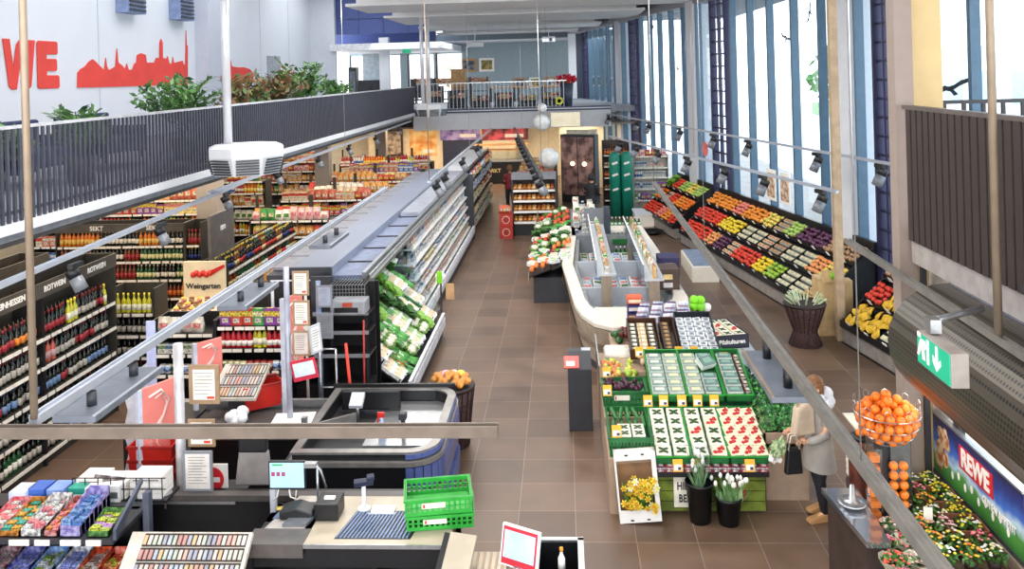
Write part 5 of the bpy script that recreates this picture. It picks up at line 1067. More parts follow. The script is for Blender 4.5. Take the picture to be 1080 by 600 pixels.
# ---- equipment against the end of the chiller
eq = thing('service_station', 'black service station with wire basket and shelves at the chiller end', 'station', (-3.8, 11.8, 0))
mb = S(); mb.box(.85, 1.05 - .18, .2, .5, 0, 2.1); mb.obj('side_wall', BLACK, eq)
S().box(.0, .32, .45, .5, .9, 2.08).obj('notice_board', DGREY, eq)
for z in (1.02, 1.35, 1.62): S().box(.15, .95, .05, .5, z, z + .03).obj('shelf', BLACK, eq); S().box(.15, .95, .03, .05, z + .0, z + .05).obj('shelf_edge', GREY, eq)
S().box(.15, .95, .48, .5, 0, 2.0).obj('back_panel', BLACK, eq); S().box(-.1, .95, 0, .5, .0, .62).obj('base_cabinet', BLACK, eq)
mb = S(); [mb.box(.42 + k * .045, .425 + k * .045, .0, .005, 1.9, 2.06) for k in range(12)]; [mb.box(.42, .93, 0, .005, z, z + .006) for z in (1.9, 1.95, 2.0, 2.06)]; [mb.box(.42 + k * .045, .425 + k * .045, .0, .4, 2.06, 2.065) for k in range(12)]; mb.obj('wire_basket', STEEL, eq)
t = thing('label_scale', 'grey label printer with a small dark picture under the wire basket', 'printer', (-3.36, 11.7, 1.66)); S().box(0, .5, 0, .3, 0, .2).obj('body', mat('printer_grey', '#8e9096', .4), t, bev=.02); S().box(.06, .4, -.004, 0, .04, .11).obj('panel', BLACK, t); S().box(.18, .32, -.006, 0, .12, .18).obj('picture', colm('#a83c20'), t)
post('blue-grey flat post in front of the service station', (-3.46, 11.5, 0), 2.2, .035, mat('post_blue', '#7c8aa8', .35, .3)); post('thin pale post at the edge of the notice board', (-3.58, 11.3, 0), 2.15, .02, mat('post_cream', '#c9c0b4', .35))
notice('blue-grey sheet upper on the flat post', (-3.36, 11.45, 1.85), .22, .3, frame_m=GREY, col='#98a0b4'); notice('dark grey sheet lower on the flat post', (-3.36, 11.45, 1.42), .22, .34, frame_m=GREY, col='#70747e')
t = thing('wheeled_mop', 'red handled mop leaning before the black shelves, the brighter one', 'mop', (-3.0, 11.35, 0)); S().tube([(.05, 0, 0), (-.08, .1, 1.35)], .022, 8).obj('handle', colm('#e8402c'), t); S().box(-.05, .15, -.08, .06, 0, .04).obj('head', GREY, t)
t = thing('wheeled_mop', 'dark red pole standing right of the brighter red handle', 'mop', (-2.86, 11.5, 0)); S().tube([(0, 0, 0), (0, .1, 1.62)], .014, 8).obj('handle', colm('#a02828'), t); S().box(-.06, .06, -.06, .06, 0, .04).obj('head', GREY, t)
t = thing('hand_cart', 'steel tubular trolley frame in front of the black shelves', 'trolley', (-3.4, 11.3, 0)); mb = S(); [mb.tube([(a, 0, .1), (a, 0, 1.32)], .014, 6) for a in (0, .22)]; mb.tube([(0, 0, 1.32), (.22, 0, 1.32)], .014, 6); mb.tube([(0, 0, .8), (.22, 0, .8)], .01, 6); mb.obj('frame', STEEL, t); S().box(-.04, .28, -.02, .3, .08, .12).obj('platform', BLACK, t)
t = thing('cup_holder', 'small red and white patterned cup on the dark counter under the notices', 'cup', (-3.0, 10.95, .82)); S().lathe([(.05, 0), (.06, .14), (.05, .14), (.045, .02)], 12).obj('cup', mat('cup_red', '#b03040', .5, col2='#e8d8d8', scale=30), t)
# ================================================================== GREEN PRODUCE STAND
def tagcard(loc, rz=0, tilt=-.25, lab='on the green produce stand'):
    t = thing('price_tag', 'yellow and white price tag ' + lab, 'price tag', loc, rz, 'price tags ' + lab)
    A = lambda: S().at((0, 0, 0), 0, tilt)
    cd = A().box(-.055, .055, -.003, .003, 0, .13).obj('card', YELLOW, t); A().box(-.042, .042, -.005, -.003, .015, .075).obj('price_field', PAPER, cd); A().box(-.0, .035, -.007, -.005, .02, .05).obj('digits', DGREY, cd)
ps = thing('produce_stand', 'produce stand clad in cardboard and mossy green planks with stepped green crates', 'stand', (0, 0, 0)); ps.location = (.4, 9.45, 0)
# local: x 0..1.76, y 0..3.6
S().box(0, .5, .1, 1.0, 0, .62).obj('cardboard_side', CARD, ps); S().box(0, .55, 1.0, 3.4, 0, .72).obj('cardboard_side', CARD, ps); S().box(1.76, 2.3, .42, 2.4, 0, .62).obj('cardboard_side', CARD, ps)
mb = S()
for k in range(4): mb.box(.5, 1.74, .14, .18, .02 + k * .115, .125 + k * .115)
mb.obj('plank_row', mat('mossy_plank', '#66741f', .7, var=.3, scale=7), ps)
S().box(.5, 1.76, .18, 3.3, 0, .45).obj('base', BROWN, ps)
S().prism([(1.0, .45), (1.0, .85), (3.2, 1.04), (3.2, .45)], .5, 1.76, 'x').obj('step_back', DGREEN, ps)
sg = thing('slogan_sign', 'cream wooden slogan sign on the green planks behind the bucket', 'sign', (1.32, 9.585, .07)); S().box(-.2, .2, -.02, .0, 0, .34).obj('board', mat('sign_cream', '#ece4d0', .6), sg, bev=.006)
text('HIER AM', .12, sg, (0, -.024, .24), (PI / 2, 0, 0), DGREY, off=.003, sx=.72); text('BESTEN', .12, sg, (0, -.024, .1), (PI / 2, 0, 0), DGREY, off=.003, sx=.72)
def tilted_crate(x, y, z, w, d, h, tilt, name='tilted_green_crate', label='', m_=DGREEN):
    t = thing(name, label, 'crate', (x, y, z)); t.rotation_euler = (tilt, 0, 0); T = .012
    S().box(0, w, 0, d, 0, T).obj('bottom', m_, t)
    for (a, b, c, e) in ((0, w, 0, T), (0, w, d - T, d), (0, T, 0, d), (w - T, w, 0, d)): S().box(a, b, c, e, 0, h).obj('side_wall', m_, t)
    mb = S(); mb.box(-.006, w + .006, -.006, .006, h - .015, h); mb.box(-.006, .006, 0, d, h - .015, h); mb.box(w - .006, w + .006, 0, d, h - .015, h); mb.box(0, w, d - .006, d + .006, h - .015, h); mb.obj('rim', GREEN, t)
    return t, Matrix.Translation((x, y, z)) @ Matrix.Rotation(tilt, 4, 'X')
# punnets
def punnet(key, card, holes=True):
    mb = S(); mb.m(0).box(-.07, .07, -.09, .09, 0, .045)
    if holes:
        mb.m(1)
        for a in range(4): 
            g = a * PI / 2 + PI / 4; mb.at((.03 * math.cos(g), .04 * math.sin(g), .046), g).prism([(-.03, -.008), (0, -.02), (.03, -.008), (.03, .008), (0, .02), (-.03, .008)], 0, .004)
    else:
        mb.m(2)
        for a in range(9): mb.at().sph(.022, (random.uniform(-.045, .045), random.uniform(-.06, .06), .04), 6, 4)
        mb.at()
    return mb.mesh(key, [colm(card), colm('#2c4c22'), colm('#c22a2a')])
PU1 = punnet('punnet_card', '#ece3cc'); PU2 = punnet('punnet_open', '#e9dcbc', False)
def lid_pack(key, c, tint):
    mb = S(); mb.m(0).box(-.085, .085, -.06, .06, 0, .05); mb.m(1).prism([(-.08, -.055), (.08, -.055), (.075, .05), (-.075, .05)], .05, .062); mb.m(2).box(-.05, .05, -.03, .03, .062, .064)
    return mb.mesh(key, [colm('#cdd3c8', .3), mat('lid_' + tint, '#' + tint, .15, var=.15), colm(c)])
LP = [lid_pack('pack_a', '#cfd0bc', '8a9c96'), lid_pack('pack_b', '#d4cba0', '9aa89c'), lid_pack('pack_c', '#7fa08c', '6f8684')]
def inst(me, name, M, label, cat, group):
    o = bpy.data.objects.new(name, me); COL.objects.link(o); o.matrix_world = M; o['label'] = label; o['category'] = cat; o['group'] = group; return o
# tier 1 crates (front): three
tl = math.atan2(.23, .85)
for k, (x, w) in enumerate(((.92, .4), (1.33, .41), (1.75, .42))):
    t, M = tilted_crate(x, 9.52, .58, w, .86, .1, tl, label='tilted green crate of strawberry punnets in the front tier, %s' % ('left one', 'middle one with mixed punnets', 'right one with open punnets')[k])
    for i in range(5):
        for j in range(2 if k < 2 else 3):
            me = PU2 if (k == 2 or (k == 1 and (i * 2 + j) in (1, 4, 7))) else PU1
            ww = w / (2 if k < 2 else 3); sc = 1 if k < 2 else .82
            inst(me, 'berry_punnet', M @ Matrix.Translation((ww * (j + .5) + (0 if k < 2 else 0), .09 + i * .165, .05)) @ Matrix.Rotation(random.uniform(-.08, .08) + (0 if k < 2 else .12), 4, 'Z') @ Matrix.Diagonal((1.2 * sc, .85, 1.3, 1)), '%s punnet in the %s front-tier crate, %s row from the front, %s' % ('cream card' if me is PU1 else 'open strawberry', ('left', 'middle', 'right')[k], ('first', 'second', 'third', 'fourth', 'fifth')[i], (('left', 'right'), ('left', 'right'), ('left', 'middle', 'right'))[k][j]), 'punnet', 'punnets in the %s crate of the front tier' % ('left', 'middle', 'right')[k])
# front lip: purple packs
S().box(.92, 2.16, 9.46, 9.53, .46, .52).obj('front_ledge', BLACK, None, 'black ledge holding berry packs above the green planks', 'ledge')
for k in range(12):
    me = pack_mesh('berry_%d' % (k % 2), ('#5c1c34', '#8c2030')[k % 2], '#e8dce0', .095, .1, .06) if k < 2 else me_l[k % 2]
    if k < 2: me_l = (me,) if k == 0 else (me_l[0], me)
    inst(me, 'berry_pack', Matrix.Translation((.97 + k * .103, 9.5, .52)) @ Matrix.Rotation(random.uniform(-.1, .1), 4, 'Z'), ('dark purple', 'dark red')[k % 2] + ' berry pack in the row on the black front ledge', 'pack', 'berry packs on the black front ledge')
for x in (1.16, 1.37, 1.95): tagcard((x, 9.44, .53))
# tier 2: lidded packs
tl2 = math.atan2(.25, .98)
for k, (x, w) in enumerate(((.98, .43), (1.42, .44), (1.88, .33))):
    t, M = tilted_crate(x, 10.4, .93, w, .98, .1, tl2, label='tilted green crate of lidded packs in the upper tier, %s' % ('left one', 'middle one', 'narrow right one')[k])
    for i in range(6):
        for j in range(2 if k < 2 else 1):
            if k == 1 and j == 1 and i in (3, 4): continue
            inst(LP[(i * 3 + j + k) % 3], 'lidded_pack', M @ Matrix.Translation(((.11 + j * .205) if k < 2 else .12, .08 + i * .145, .05)) @ Matrix.Rotation(-.1, 4, 'X') @ Matrix.Diagonal((1.1, 1, 1.2, 1)), 'clear lidded pack in the %s upper-tier crate, %s row from the front%s' % (('left', 'middle', 'narrow right')[k], ('first', 'second', 'third', 'fourth', 'fifth', 'sixth')[i], '' if k == 2 else (', left', ', right')[j]), 'pack', 'lidded packs in the %s crate of the upper tier' % ('left', 'middle', 'narrow right')[k])
inst(LP[2], 'lidded_pack', Matrix.Translation((1.72, 10.95, 1.2)) @ Matrix.Rotation(.6, 4, 'Z') @ Matrix.Rotation(.6, 4, 'X') @ Matrix.Scale(1.3, 4), 'dark lidded pack lying askew on the middle upper crate', 'pack', 'askew packs')
for k in range(6): inst(pack_mesh('nut_pack', '#6e3a2c', '#e8e4dc', .08, .12, .05) if k == 0 else bpy.data.meshes['nut_pack'], 'snack_pack', Matrix.Translation((2.17, 10.55 + k * .14, .98 + k * .035)), 'dark red snack pack along the right edge of the upper tier', 'pack', 'snack packs along the right edge of the upper tier')
for x in (.93, 1.12, 1.34, 1.53, 1.73): tagcard((x, 10.34, .9))
# tier 3 dark boxes behind
for k, (x, y, z, w, d, c1_, lab) in enumerate(((.82, 11.55, 1.06, .42, .75, '#4a2c20', 'brown box of patterned packs'), (1.28, 11.55, 1.07, .2, .75, '#3c2418', 'narrow brown box of dark pouches'), (1.5, 11.5, 1.07, .52, .9, '#22262e', 'black box with white labelled sachets'))):
    t = thing('open_box', lab + ' at the back of the produce stand', 'box', (x, y, z)); t.rotation_euler = (.3, 0, 0); cm = colm(c1_)
    S().box(0, w, 0, d, 0, .015).obj('bottom', cm, t)
    for (a, b, c, e) in ((0, w, 0, .012), (0, w, d - .012, d), (0, .012, 0, d), (w - .012, w, 0, d)): S().box(a, b, c, e, 0, .16).obj('side_wall', cm, t)
    M = Matrix.Translation((x, y, z)) @ Matrix.Rotation(.3, 4, 'X'); n_ = int(w / .12)
    for i in range(7):
        for j in range(n_): inst(bpy.data.meshes.get('sachet_%d_%d' % (k, j % 2)) or pack_mesh('sachet_%d_%d' % (k, j % 2), ('#c8a878', '#5c3a20', '#d8dde2')[k] if j % 2 else ('#30241c', '#3a2a20', '#e8ecf0')[k], ('#f0e8d0', '#c09050', '#505860')[k], .11, .09, .06), 'sachet', M @ Matrix.Translation((.07 + j * .125, .08 + i * (d - .1) / 7, .06)) @ Matrix.Rotation(random.uniform(-.2, .2), 4, 'Z'), 'small packet in the %s' % lab, 'packet', 'packets in the %s' % lab)
for x in (.93, 1.08, 1.46, 1.66): tagcard((x, 11.42, 1.14), lab='on the upper edge of the produce stand')
tagcard((2.03, 11.3, 1.12), lab='on the right corner of the produce stand')
# left column crates
crate('green_crate', 'dark green crate of cucumbers at the left front of the produce stand', (.42, 9.6, .62), 0, .48, .9, .22, DGREEN)
for k in range(9):
    M = Matrix.Translation((.5 + (k % 5) * .085, 10.1 + (k // 5) * .1, .8 + (k // 5) * .05)) @ Matrix.Rotation(.15 * (k % 3 - 1), 4, 'Z'); veg('cucumber', M, 'in the left front crate of the produce stand', 1.0)
for k in range(4): inst(PU1, 'mushroom_punnet', Matrix.Translation((.6 + (k % 2) * .16, 9.72 + (k // 2) * .16, .8)), 'white punnet beside the cucumbers', 'punnet', 'punnets beside the cucumbers')
tagcard((.5, 9.56, .86), lab='on the cucumber crate'); tagcard((.45, 10.55, .95), lab='behind the cucumber crate')
crate('green_crate', 'dark green crate of purple figs behind the cucumber crate', (.4, 10.62, .78), 0, .55, .5, .2, DGREEN, sign=True)
for k in range(40): S_ = bpy.data.meshes.get('fig') or S().sph(.032, (0, 0, .03), 8, 6).mesh('fig', colm('#4a2038', .35, var=.5)); inst(S_, 'fig', Matrix.Translation((random.uniform(.46, .9), random.uniform(10.68, 11.06), .93 + random.uniform(0, .05))), 'dark purple fig in the crate behind the cucumbers', 'fig', 'figs in the crate behind the cucumbers')
t = thing('salad_tray', 'clear-sided tray of yellow-green fruit at the left edge of the stand', 'tray', (.38, 11.15, .85)); S().box(0, .55, 0, 1.15, 0, .04).obj('tray', CARD, t); S().box(-.01, 0, -.1, 1.2, 0, .3).obj('clear_side', PLASTIC, t); S().box(-.012, .0, -.1, 1.2, .3, .315).obj('clear_rim', LGREY, t)
for k in range(60): S_ = bpy.data.meshes.get('yellow_fruit%d' % (k % 3)) or S().sph(.04, (0, 0, .03), 8, 6).mesh('yellow_fruit%d' % (k % 3), colm(('#d8d468', '#a8c048', '#e08858')[k % 3])); inst(S_, 'small_apple', Matrix.Translation((random.uniform(.45, .88), random.uniform(11.2, 11.75), .9 + random.uniform(0, .08))), ('pale yellow', 'light green', 'orange')[k % 3] + ' fruit in the clear-sided tray', 'fruit', 'fruit in the clear-sided tray')
for k in range(3): bm_ = S().tube([(-.2, 0, .04), (-.17, 0, .05), (.17, 0, .05), (.2, 0, .04)], .05, 10, [.02, .055, .055, .02]).obj('wrapped_roll', colm('#e6dfd2'), None, 'long white wrapped bundle lying behind the yellow fruit', 'bundle', 'white wrapped bundles behind the yellow fruit', loc=(.68, 11.9 + k * .14, .95))
tagcard((.47, 11.1, .98), lab='on the clear-sided tray')
for j, (nm, x, y, z, n, c) in enumerate((('red_pepper', .82, 12.7, 1.0, 14, '#5c1c1c'), ('green_pepper', .72, 12.55, .98, 10, '#2f5c2a'), ('garlic_bulb', 1.0, 11.5, 1.05, 16, '#d8b8a0'), ('green_squash', .98, 12.0, 1.1, 10, '#8aa070'))):
    for k in range(n): me = bpy.data.meshes.get(nm) or S().sph(.042, (0, 0, .03), 8, 6, 1.1).mesh(nm, colm(c, .3)); inst(me, nm, Matrix.Translation((x + random.uniform(-.07, .07), y + random.uniform(-.2, .2), z + random.uniform(0, .07))), nm.replace('_', ' ') + ' heaped between the stand tray and the upper boxes', 'vegetable', nm.replace('_', ' ') + 's heaped on the stand')
S().box(.6, 1.0, 11.3, 13.0, .72, .98).obj('inner_riser', CARD, None, 'cardboard riser under the vegetables in the middle of the stand', 'riser')
# herbs at the right
t = thing('herb_box', 'cardboard box packed with bushy green herb pots at the right of the stand', 'box', (2.2, 9.85, .62)); S().box(0, .5, 0, 1.7, 0, .04).obj('bottom', CARD, t)
for (a, b, c, e) in ((0, .5, 0, .02), (0, .5, 1.68, 1.7), (0, .02, 0, 1.7), (.48, .5, 0, 1.7)): S().box(a, b, c, e, 0, .16).obj('side_wall', CARD, t)
for k in range(21):
    x, y = 2.28 + (k % 3) * .17, 9.97 + (k // 3) * .23
    if k == 0:
        hp = thing('potted_herb', 'small potted green herb in the cardboard box right of the stand', 'herb', (x, y, .66), 0, 'potted herbs right of the stand')
        S().lathe([(.045, 0), (.06, .09), (.05, .09)], 10).obj('pot', BROWN, hp); mb = S(); leaf_cloud(mb, 130, .1, (0, 0, .19), .028, 1.0); mb.obj('foliage', mat('herb_green', '#2f8038', .5, col2='#74b860', scale=30), hp)
        S().lathe([(.05, .05), (.1, .22), (.11, .3)], 8, True, False).obj('sleeve', PLASTIC, hp); HP = hp
    else: copy_thing(HP, (x + random.uniform(-.03, .03), y, .66 + (k // 3) * .02), random.uniform(0, 6))
t = thing('sleeved_bouquet', 'clear sleeved flowers standing behind the herbs', 'bouquet', (2.5, 11.2, .9)); mb = S(); leaf_cloud(mb, 120, .2, (0, 0, .1), .05, .8); mb.obj('foliage', mat('sleeve_leaf', '#9fb8b0', .3, col2='#d8e4ea', scale=12), t)
# daffodil box
db = thing('flower_carton', 'white carton standing upright full of yellow daffodils', 'carton', (.5, 9.36, .0)); db.rotation_euler = (math.radians(-6), math.radians(-4), 0)
S().box(0, .46, .13, .145, 0, .74).obj('back_panel', mat('carton_inner', '#8f6a48', .8), db)
for (a, b, c, e) in ((0, .05, 0, .74), (.41, .46, 0, .74)): S().box(a, b - .03 if a == 0 else b, 0, .14, c, e).obj('side_panel', PAPER, db)
S().box(0, .46, 0, .14, 0, .05).obj('bottom', PAPER, db); S().box(0, .46, -.02, .0, 0, .13).obj('front_flap', PAPER, db); S().box(0, .46, -.02, .14, .66, .74).obj('top_flap', PAPER, db)
mb = S(); [mb.box(x, x + .035, -.026, -.02, z, z + .015) for x in (.12, .3) for z in (.02, .71)]; mb.obj('slot_row', BLACK, db)
mb = S(); [mb.tube([(random.uniform(.08, .38), .07, .05), (random.uniform(.06, .4), random.uniform(-.02, .08), random.uniform(.2, .45))], .006, 3) for _ in range(60)]; mb.obj('stems', colm('#5c8a3a'), db)
df = S()
for k in range(6): a = k * PI / 3; df.m(0).add([(0, 0, 0), (.03 * math.cos(a - .4), .03 * math.sin(a - .4), .005), (.045 * math.cos(a), .045 * math.sin(a), .0), (.03 * math.cos(a + .4), .03 * math.sin(a + .4), .005)], [(0, 1, 2, 3)])
df.m(1).lathe([(.01, 0), (.02, .025), (.015, .02)], 8); 
DF1 = df.mesh('daffodil', [colm('#f2dc3c'), colm('#e0a020')]); DF2 = df.mesh('daffodil_white', [colm('#efeee4'), colm('#e8d860')])
for k in range(60):
    me = DF2 if k % 6 == 0 else DF1
    inst(me, 'daffodil', Matrix.Translation((random.uniform(.55, .92), random.uniform(9.28, 9.4), random.uniform(.16, .5))) @ Matrix.Rotation(PI / 2 + random.uniform(-.6, .6), 4, 'X') @ Matrix.Rotation(random.uniform(-.6, .6), 4, 'Y'), ('white' if k % 6 == 0 else 'yellow') + ' daffodil bloom in the upright white carton', 'flower', 'daffodils in the upright white carton')
# buckets of tulips
for k, (x, y, r, h, lab, nst) in enumerate(((1.385, 9.42, .15, .44, 'tall black bucket of sleeved white tulips before the slogan sign', 16), (1.69, 9.38, .145, .3, 'lower black bucket of white tulips beside the red card', 24))):
    t = thing('flower_bucket', lab, 'bucket', (x, y, 0)); S().lathe([(r * .75, 0), (r, h), (r * 1.06, h), (r * 1.06, h - .03), (r * .98, h - .03), (r * .92, h - .04), (r * .7, .03)], 20).obj('bucket', BLACK, t)
    for q in range(nst):
        a = random.uniform(0, 2 * PI); rr_ = random.uniform(0, r * (1.1 if k else .6)); z1 = h + random.uniform(.12, .3 if k == 0 else .2)
        b = thing('white_tulip', 'white tulip in the ' + ('tall' if k == 0 else 'lower') + ' black bucket', 'flower', (x + rr_ * .3 * math.cos(a), y + rr_ * .3 * math.sin(a), h - .15), 0, 'white tulips in the ' + ('tall' if k == 0 else 'lower') + ' black bucket')
        S().tube([(0, 0, 0), (rr_ * math.cos(a), rr_ * math.sin(a), z1 - h + .15)], .005, 4).obj('stem', colm('#6c9a50'), b)
        S().at((rr_ * math.cos(a), rr_ * math.sin(a), z1 - h + .14)).lathe([(.008, 0), (.02, .018), (.019, .042), (.009, .058)], 8).obj('petals', colm('#f2efe6'), b)
        mb = S(); [mb.add([(0, 0, .02), (rr_ * math.cos(a) * .6 + dx, rr_ * math.sin(a) * .6, .14), (rr_ * math.cos(a) * 1.1 + dx * 2.2, rr_ * math.sin(a), z1 - h + .1), (rr_ * math.cos(a) * .7, rr_ * math.sin(a) * .8, .12)], [(0, 1, 2, 3)]) for dx in (-.03, .03)]; mb.obj('leaf', colm('#8db07a'), b)
S().lathe([(.07, .3), (.13, .62), (.16, .72)], 10, True, False).obj('clear_sleeve', PLASTIC, None, 'clear plastic sleeve round the tall white tulips', 'sleeve', loc=(1.4, 9.42, .08))
t = thing('red_card', 'red tag beside the lower bucket on the green planks', 'tag', (1.86, 9.55, .17)); S().box(-.05, .05, 0, .01, 0, .22).obj('card', colm('#b02c24'), t); S().box(-.03, .03, -.003, 0, .13, .18).obj('label', PAPER, t)

# ================================================================== WASTE BIN, BOX TABLE
t = thing('waste_bin', 'black square pedestal bin with red and white slanted label beside the stand', 'bin', (-.04, 11.75, 0)); S().box(0, .33, 0, .42, 0, .86).obj('body', DGREY, t, bev=.008); S().prism([(0, .86), (.42, .86), (.42, 1.02), (.3, 1.02)], 0, .33, 'x').obj('hood', DGREY, t); S().box(.2, .33, .3, .42, 1.02, 1.03).obj('top_plate', LGREY, t)
S().at((0, 0, .87), 0, math.radians(22), 0).box(-.05, .16, 0, .24, 0, .02).obj('label_plate', colm('#d86058'), t); S().at((0, 0, .89), 0, math.radians(22), 0).box(-.02, .1, .03, .12, 0, .005).obj('label_print', PAPER, t)
t = thing('side_table', 'light grey table panel carrying the black printed box', 'table', (2.06, 12.4, 0)); S().box(0, .62, 0, 1.3, .84, .88).obj('top', LGREY, t); S().box(0, .6, 0.02, .06, 0, .84).obj('front_panel', LGREY, t); S().box(0, .6, 1.2, 1.24, 0, .84).obj('rear_panel', LGREY, t)
t = thing('fruit_box', 'black printed box of pale packs standing on the grey table', 'box', (2.08, 12.45, .88)); t.rotation_euler.z = math.radians(12)
S().box(0, .56, 0, .8, 0, .02).obj('bottom', BLACK, t)
for (a, b, c, e) in ((0, .56, 0, .015), (0, .56, .785, .8), (0, .015, 0, .8), (.545, .56, 0, .8)): S().box(a, b, c, e, 0, .2).obj('side_wall', mat('box_navy_black', '#1b1c30', .5), t)
text('Pilzkulturen', .085, t, (.3, -.004, .1), (PI / 2, 0, 0), PAPER, off=.002)
M = Matrix.Translation((2.08, 12.45, .9)) @ Matrix.Rotation(math.radians(12), 4, 'Z')
for i in range(4):
    for j in range(3): inst(PU1 if (i + j) % 3 else PU2, 'pale_pack', M @ Matrix.Translation((.1 + j * .18, .12 + i * .19, .13)), 'pale pack in the black printed box', 'pack', 'pale packs in the black printed box')
t = thing('plush_broccoli', 'bright green clover-shaped figure on a dark stem behind the stand', 'decoration', (2.03, 13.5, 0)); S().cyl(.02, .9, 1.2, 8).obj('stem', BLACK, t); mb = S(); [mb.sph(.075, (.07 * math.cos(k * PI / 2 + .7), 0, 1.28 + .07 * math.sin(k * PI / 2 + .7)), 10, 8) for k in range(4)]; mb.obj('head', mat('fresh_green', '#7ed321'), t); S().at((.16, .05, 1.2)).sph(.07).obj('white_lobe', PAPER, t); S().cyl(.07, 0, .9, 12).obj('pedestal', LGREY, t)
# ================================================================== FREEZER ISLAND
fz_ = thing('freezer_island', 'cream-rimmed freezer island with pointed rounded front', 'freezer', (0, 0, 0))
OUT = [(.05, 22.2), (-.12, 17.9), (.1, 14.75), (.2, 14.15), (.4, 13.65), (.7, 13.4), (1.05, 13.45), (1.7, 14.1), (2.02, 14.6), (2.12, 15.1), (2.05, 19.2), (1.95, 22.2)]
cx_, cy_ = 1.05, 17.6
INN = [(cx_ + (x - cx_) * .8, cy_ + (y - cy_) * .86) for x, y in OUT]; IN2 = [(cx_ + (x - cx_) * .86, cy_ + (y - cy_) * .9) for x, y in OUT]; IN3 = [(cx_ + (x - cx_) * .72, cy_ + (y - cy_) * .84) for x, y in OUT]
FRM = mat('freezer_cream', '#e6dccd', .35, var=.03)
def loft(l1, z1, l2, z2):
    n = len(l1); return S().add([(*p, z1) for p in l1] + [(*p, z2) for p in l2], [(i, (i + 1) % n, n + (i + 1) % n, n + i) for i in range(n)])
ring(OUT, INN, .86, .95).obj('rim', FRM, fz_, bev=.02)
loft(IN2, 0.12, OUT, .86).obj('side_shell', mat('freezer_side', '#c9b9a4', .4), fz_); loft([(cx_ + (x - cx_) * .98, cy_ + (y - cy_) * .985) for x, y in OUT], .5, [(cx_ + (x - cx_) * 1.01, cy_ + (y - cy_) * 1.005) for x, y in OUT], .62).obj('bumper', mat('freezer_band', '#a08c78', .4), fz_)
S().prism(IN2, 0.0, .12).obj('plinth', DGREY, fz_); S().prism(IN2, .3, .34).obj('well_floor', mat('frost_grey', '#9fb0b8', .5), fz_)
ring(INN, IN3, .3, .86).obj('well_wall', mat('well_wall', '#8b8c8c', .4), fz_)
S().box(.0, .6, 13.9, 14.7, .84, .9).obj('front_shelf', FRM, fz_, loc=(.45, 0, 0)); S().box(.22, 1.6, 16.0, 16.08, .34, .9).obj('divider', LGREY, fz_); S().box(.22, 1.6, 18.2, 18.28, .34, .9).obj('divider', LGREY, fz_)
for k, (x, ya, yb) in enumerate(((.62, 15.1, 20.0), (1.42, 14.7, 19.6))):
    t = thing('overhead_shelf', 'long low overhead shelf with end post over the freezer, %s' % ('left one', 'right one')[k], 'shelf', (x, ya, .34))
    S().box(-.03, .16, 0, .1, 0, 1.0).obj('end_post', mat('post_greige', '#8f7f70', .4), t); S().box(-.03, .16, yb - ya - .1, yb - ya, 0, 1.0).obj('end_post', mat('post_greige', '#8f7f70'), t)
    S().box(-.1, .24, 0, yb - ya, 1.0, 1.04).obj('shelf', LGREY, t); S().box(-.12, -.1, 0, yb - ya, 1.0, 1.28).obj('glass_lip', PLASTIC, t); S().box(-.12, -.1, 0, yb - ya, 1.28, 1.295).obj('lip_rail', PAPER, t)
    mb = S(); q = .6
    while q < yb - ya - .3: mb.box(.05, .07, q, q + .9, .1, 1.0); q += 1.0
    mb.obj('glass_panel', PLASTIC, t)
    y = ya + .08
    while y < yb - .1:
        kk = random.choice(['chs0', 'box1', 'box7', 'chs2', 'bag4', 'box6', 'chs5']); put(kk, Matrix.Translation((x + .08, y, 1.38)) @ Matrix.Rotation(PI / 2 * (1 if k else -1), 4, 'Z') @ Matrix.Diagonal((1, 1, .9, 1)), 'on the %s overhead shelf of the freezer' % ('left', 'right')[k], 'dry_goods_pack', random.uniform(-.1, .1), 'pack'); y += K[kk][3] * .62
for j, (x0, x1) in enumerate(((.3, .6), (.85, 1.35), (1.62, 1.85))):
    y = 14.6
    while y < 20.6:
        x = x0
        while x < x1:
            inst(bpy.data.meshes.get('frozen_%d' % random.randrange(4)) or bag_mesh('frozen_%d' % len([m for m in bpy.data.meshes if m.name.startswith('frozen_')]), ('#dfe6ea', '#c8d4da', '#d8cabc', '#b8c8d4')[len([m for m in bpy.data.meshes if m.name.startswith('frozen_')]) % 4], ('#c83c34', '#3c68a8', '#588a48', '#e8e8e8')[len([m for m in bpy.data.meshes if m.name.startswith('frozen_')]) % 4], .2, .06, .26), 'frozen_bag', Matrix.Translation((x + .1, y + .12, .5)) @ Matrix.Rotation(-1.35, 4, 'X') @ Matrix.Rotation(random.uniform(-.2, .2), 4, 'Z'), 'frosted food bag in the %s well of the freezer island' % ('left', 'middle', 'right')[j], 'bag', 'frosted food bags in the %s freezer well' % ('left', 'middle', 'right')[j]); x += .22
        y += .3
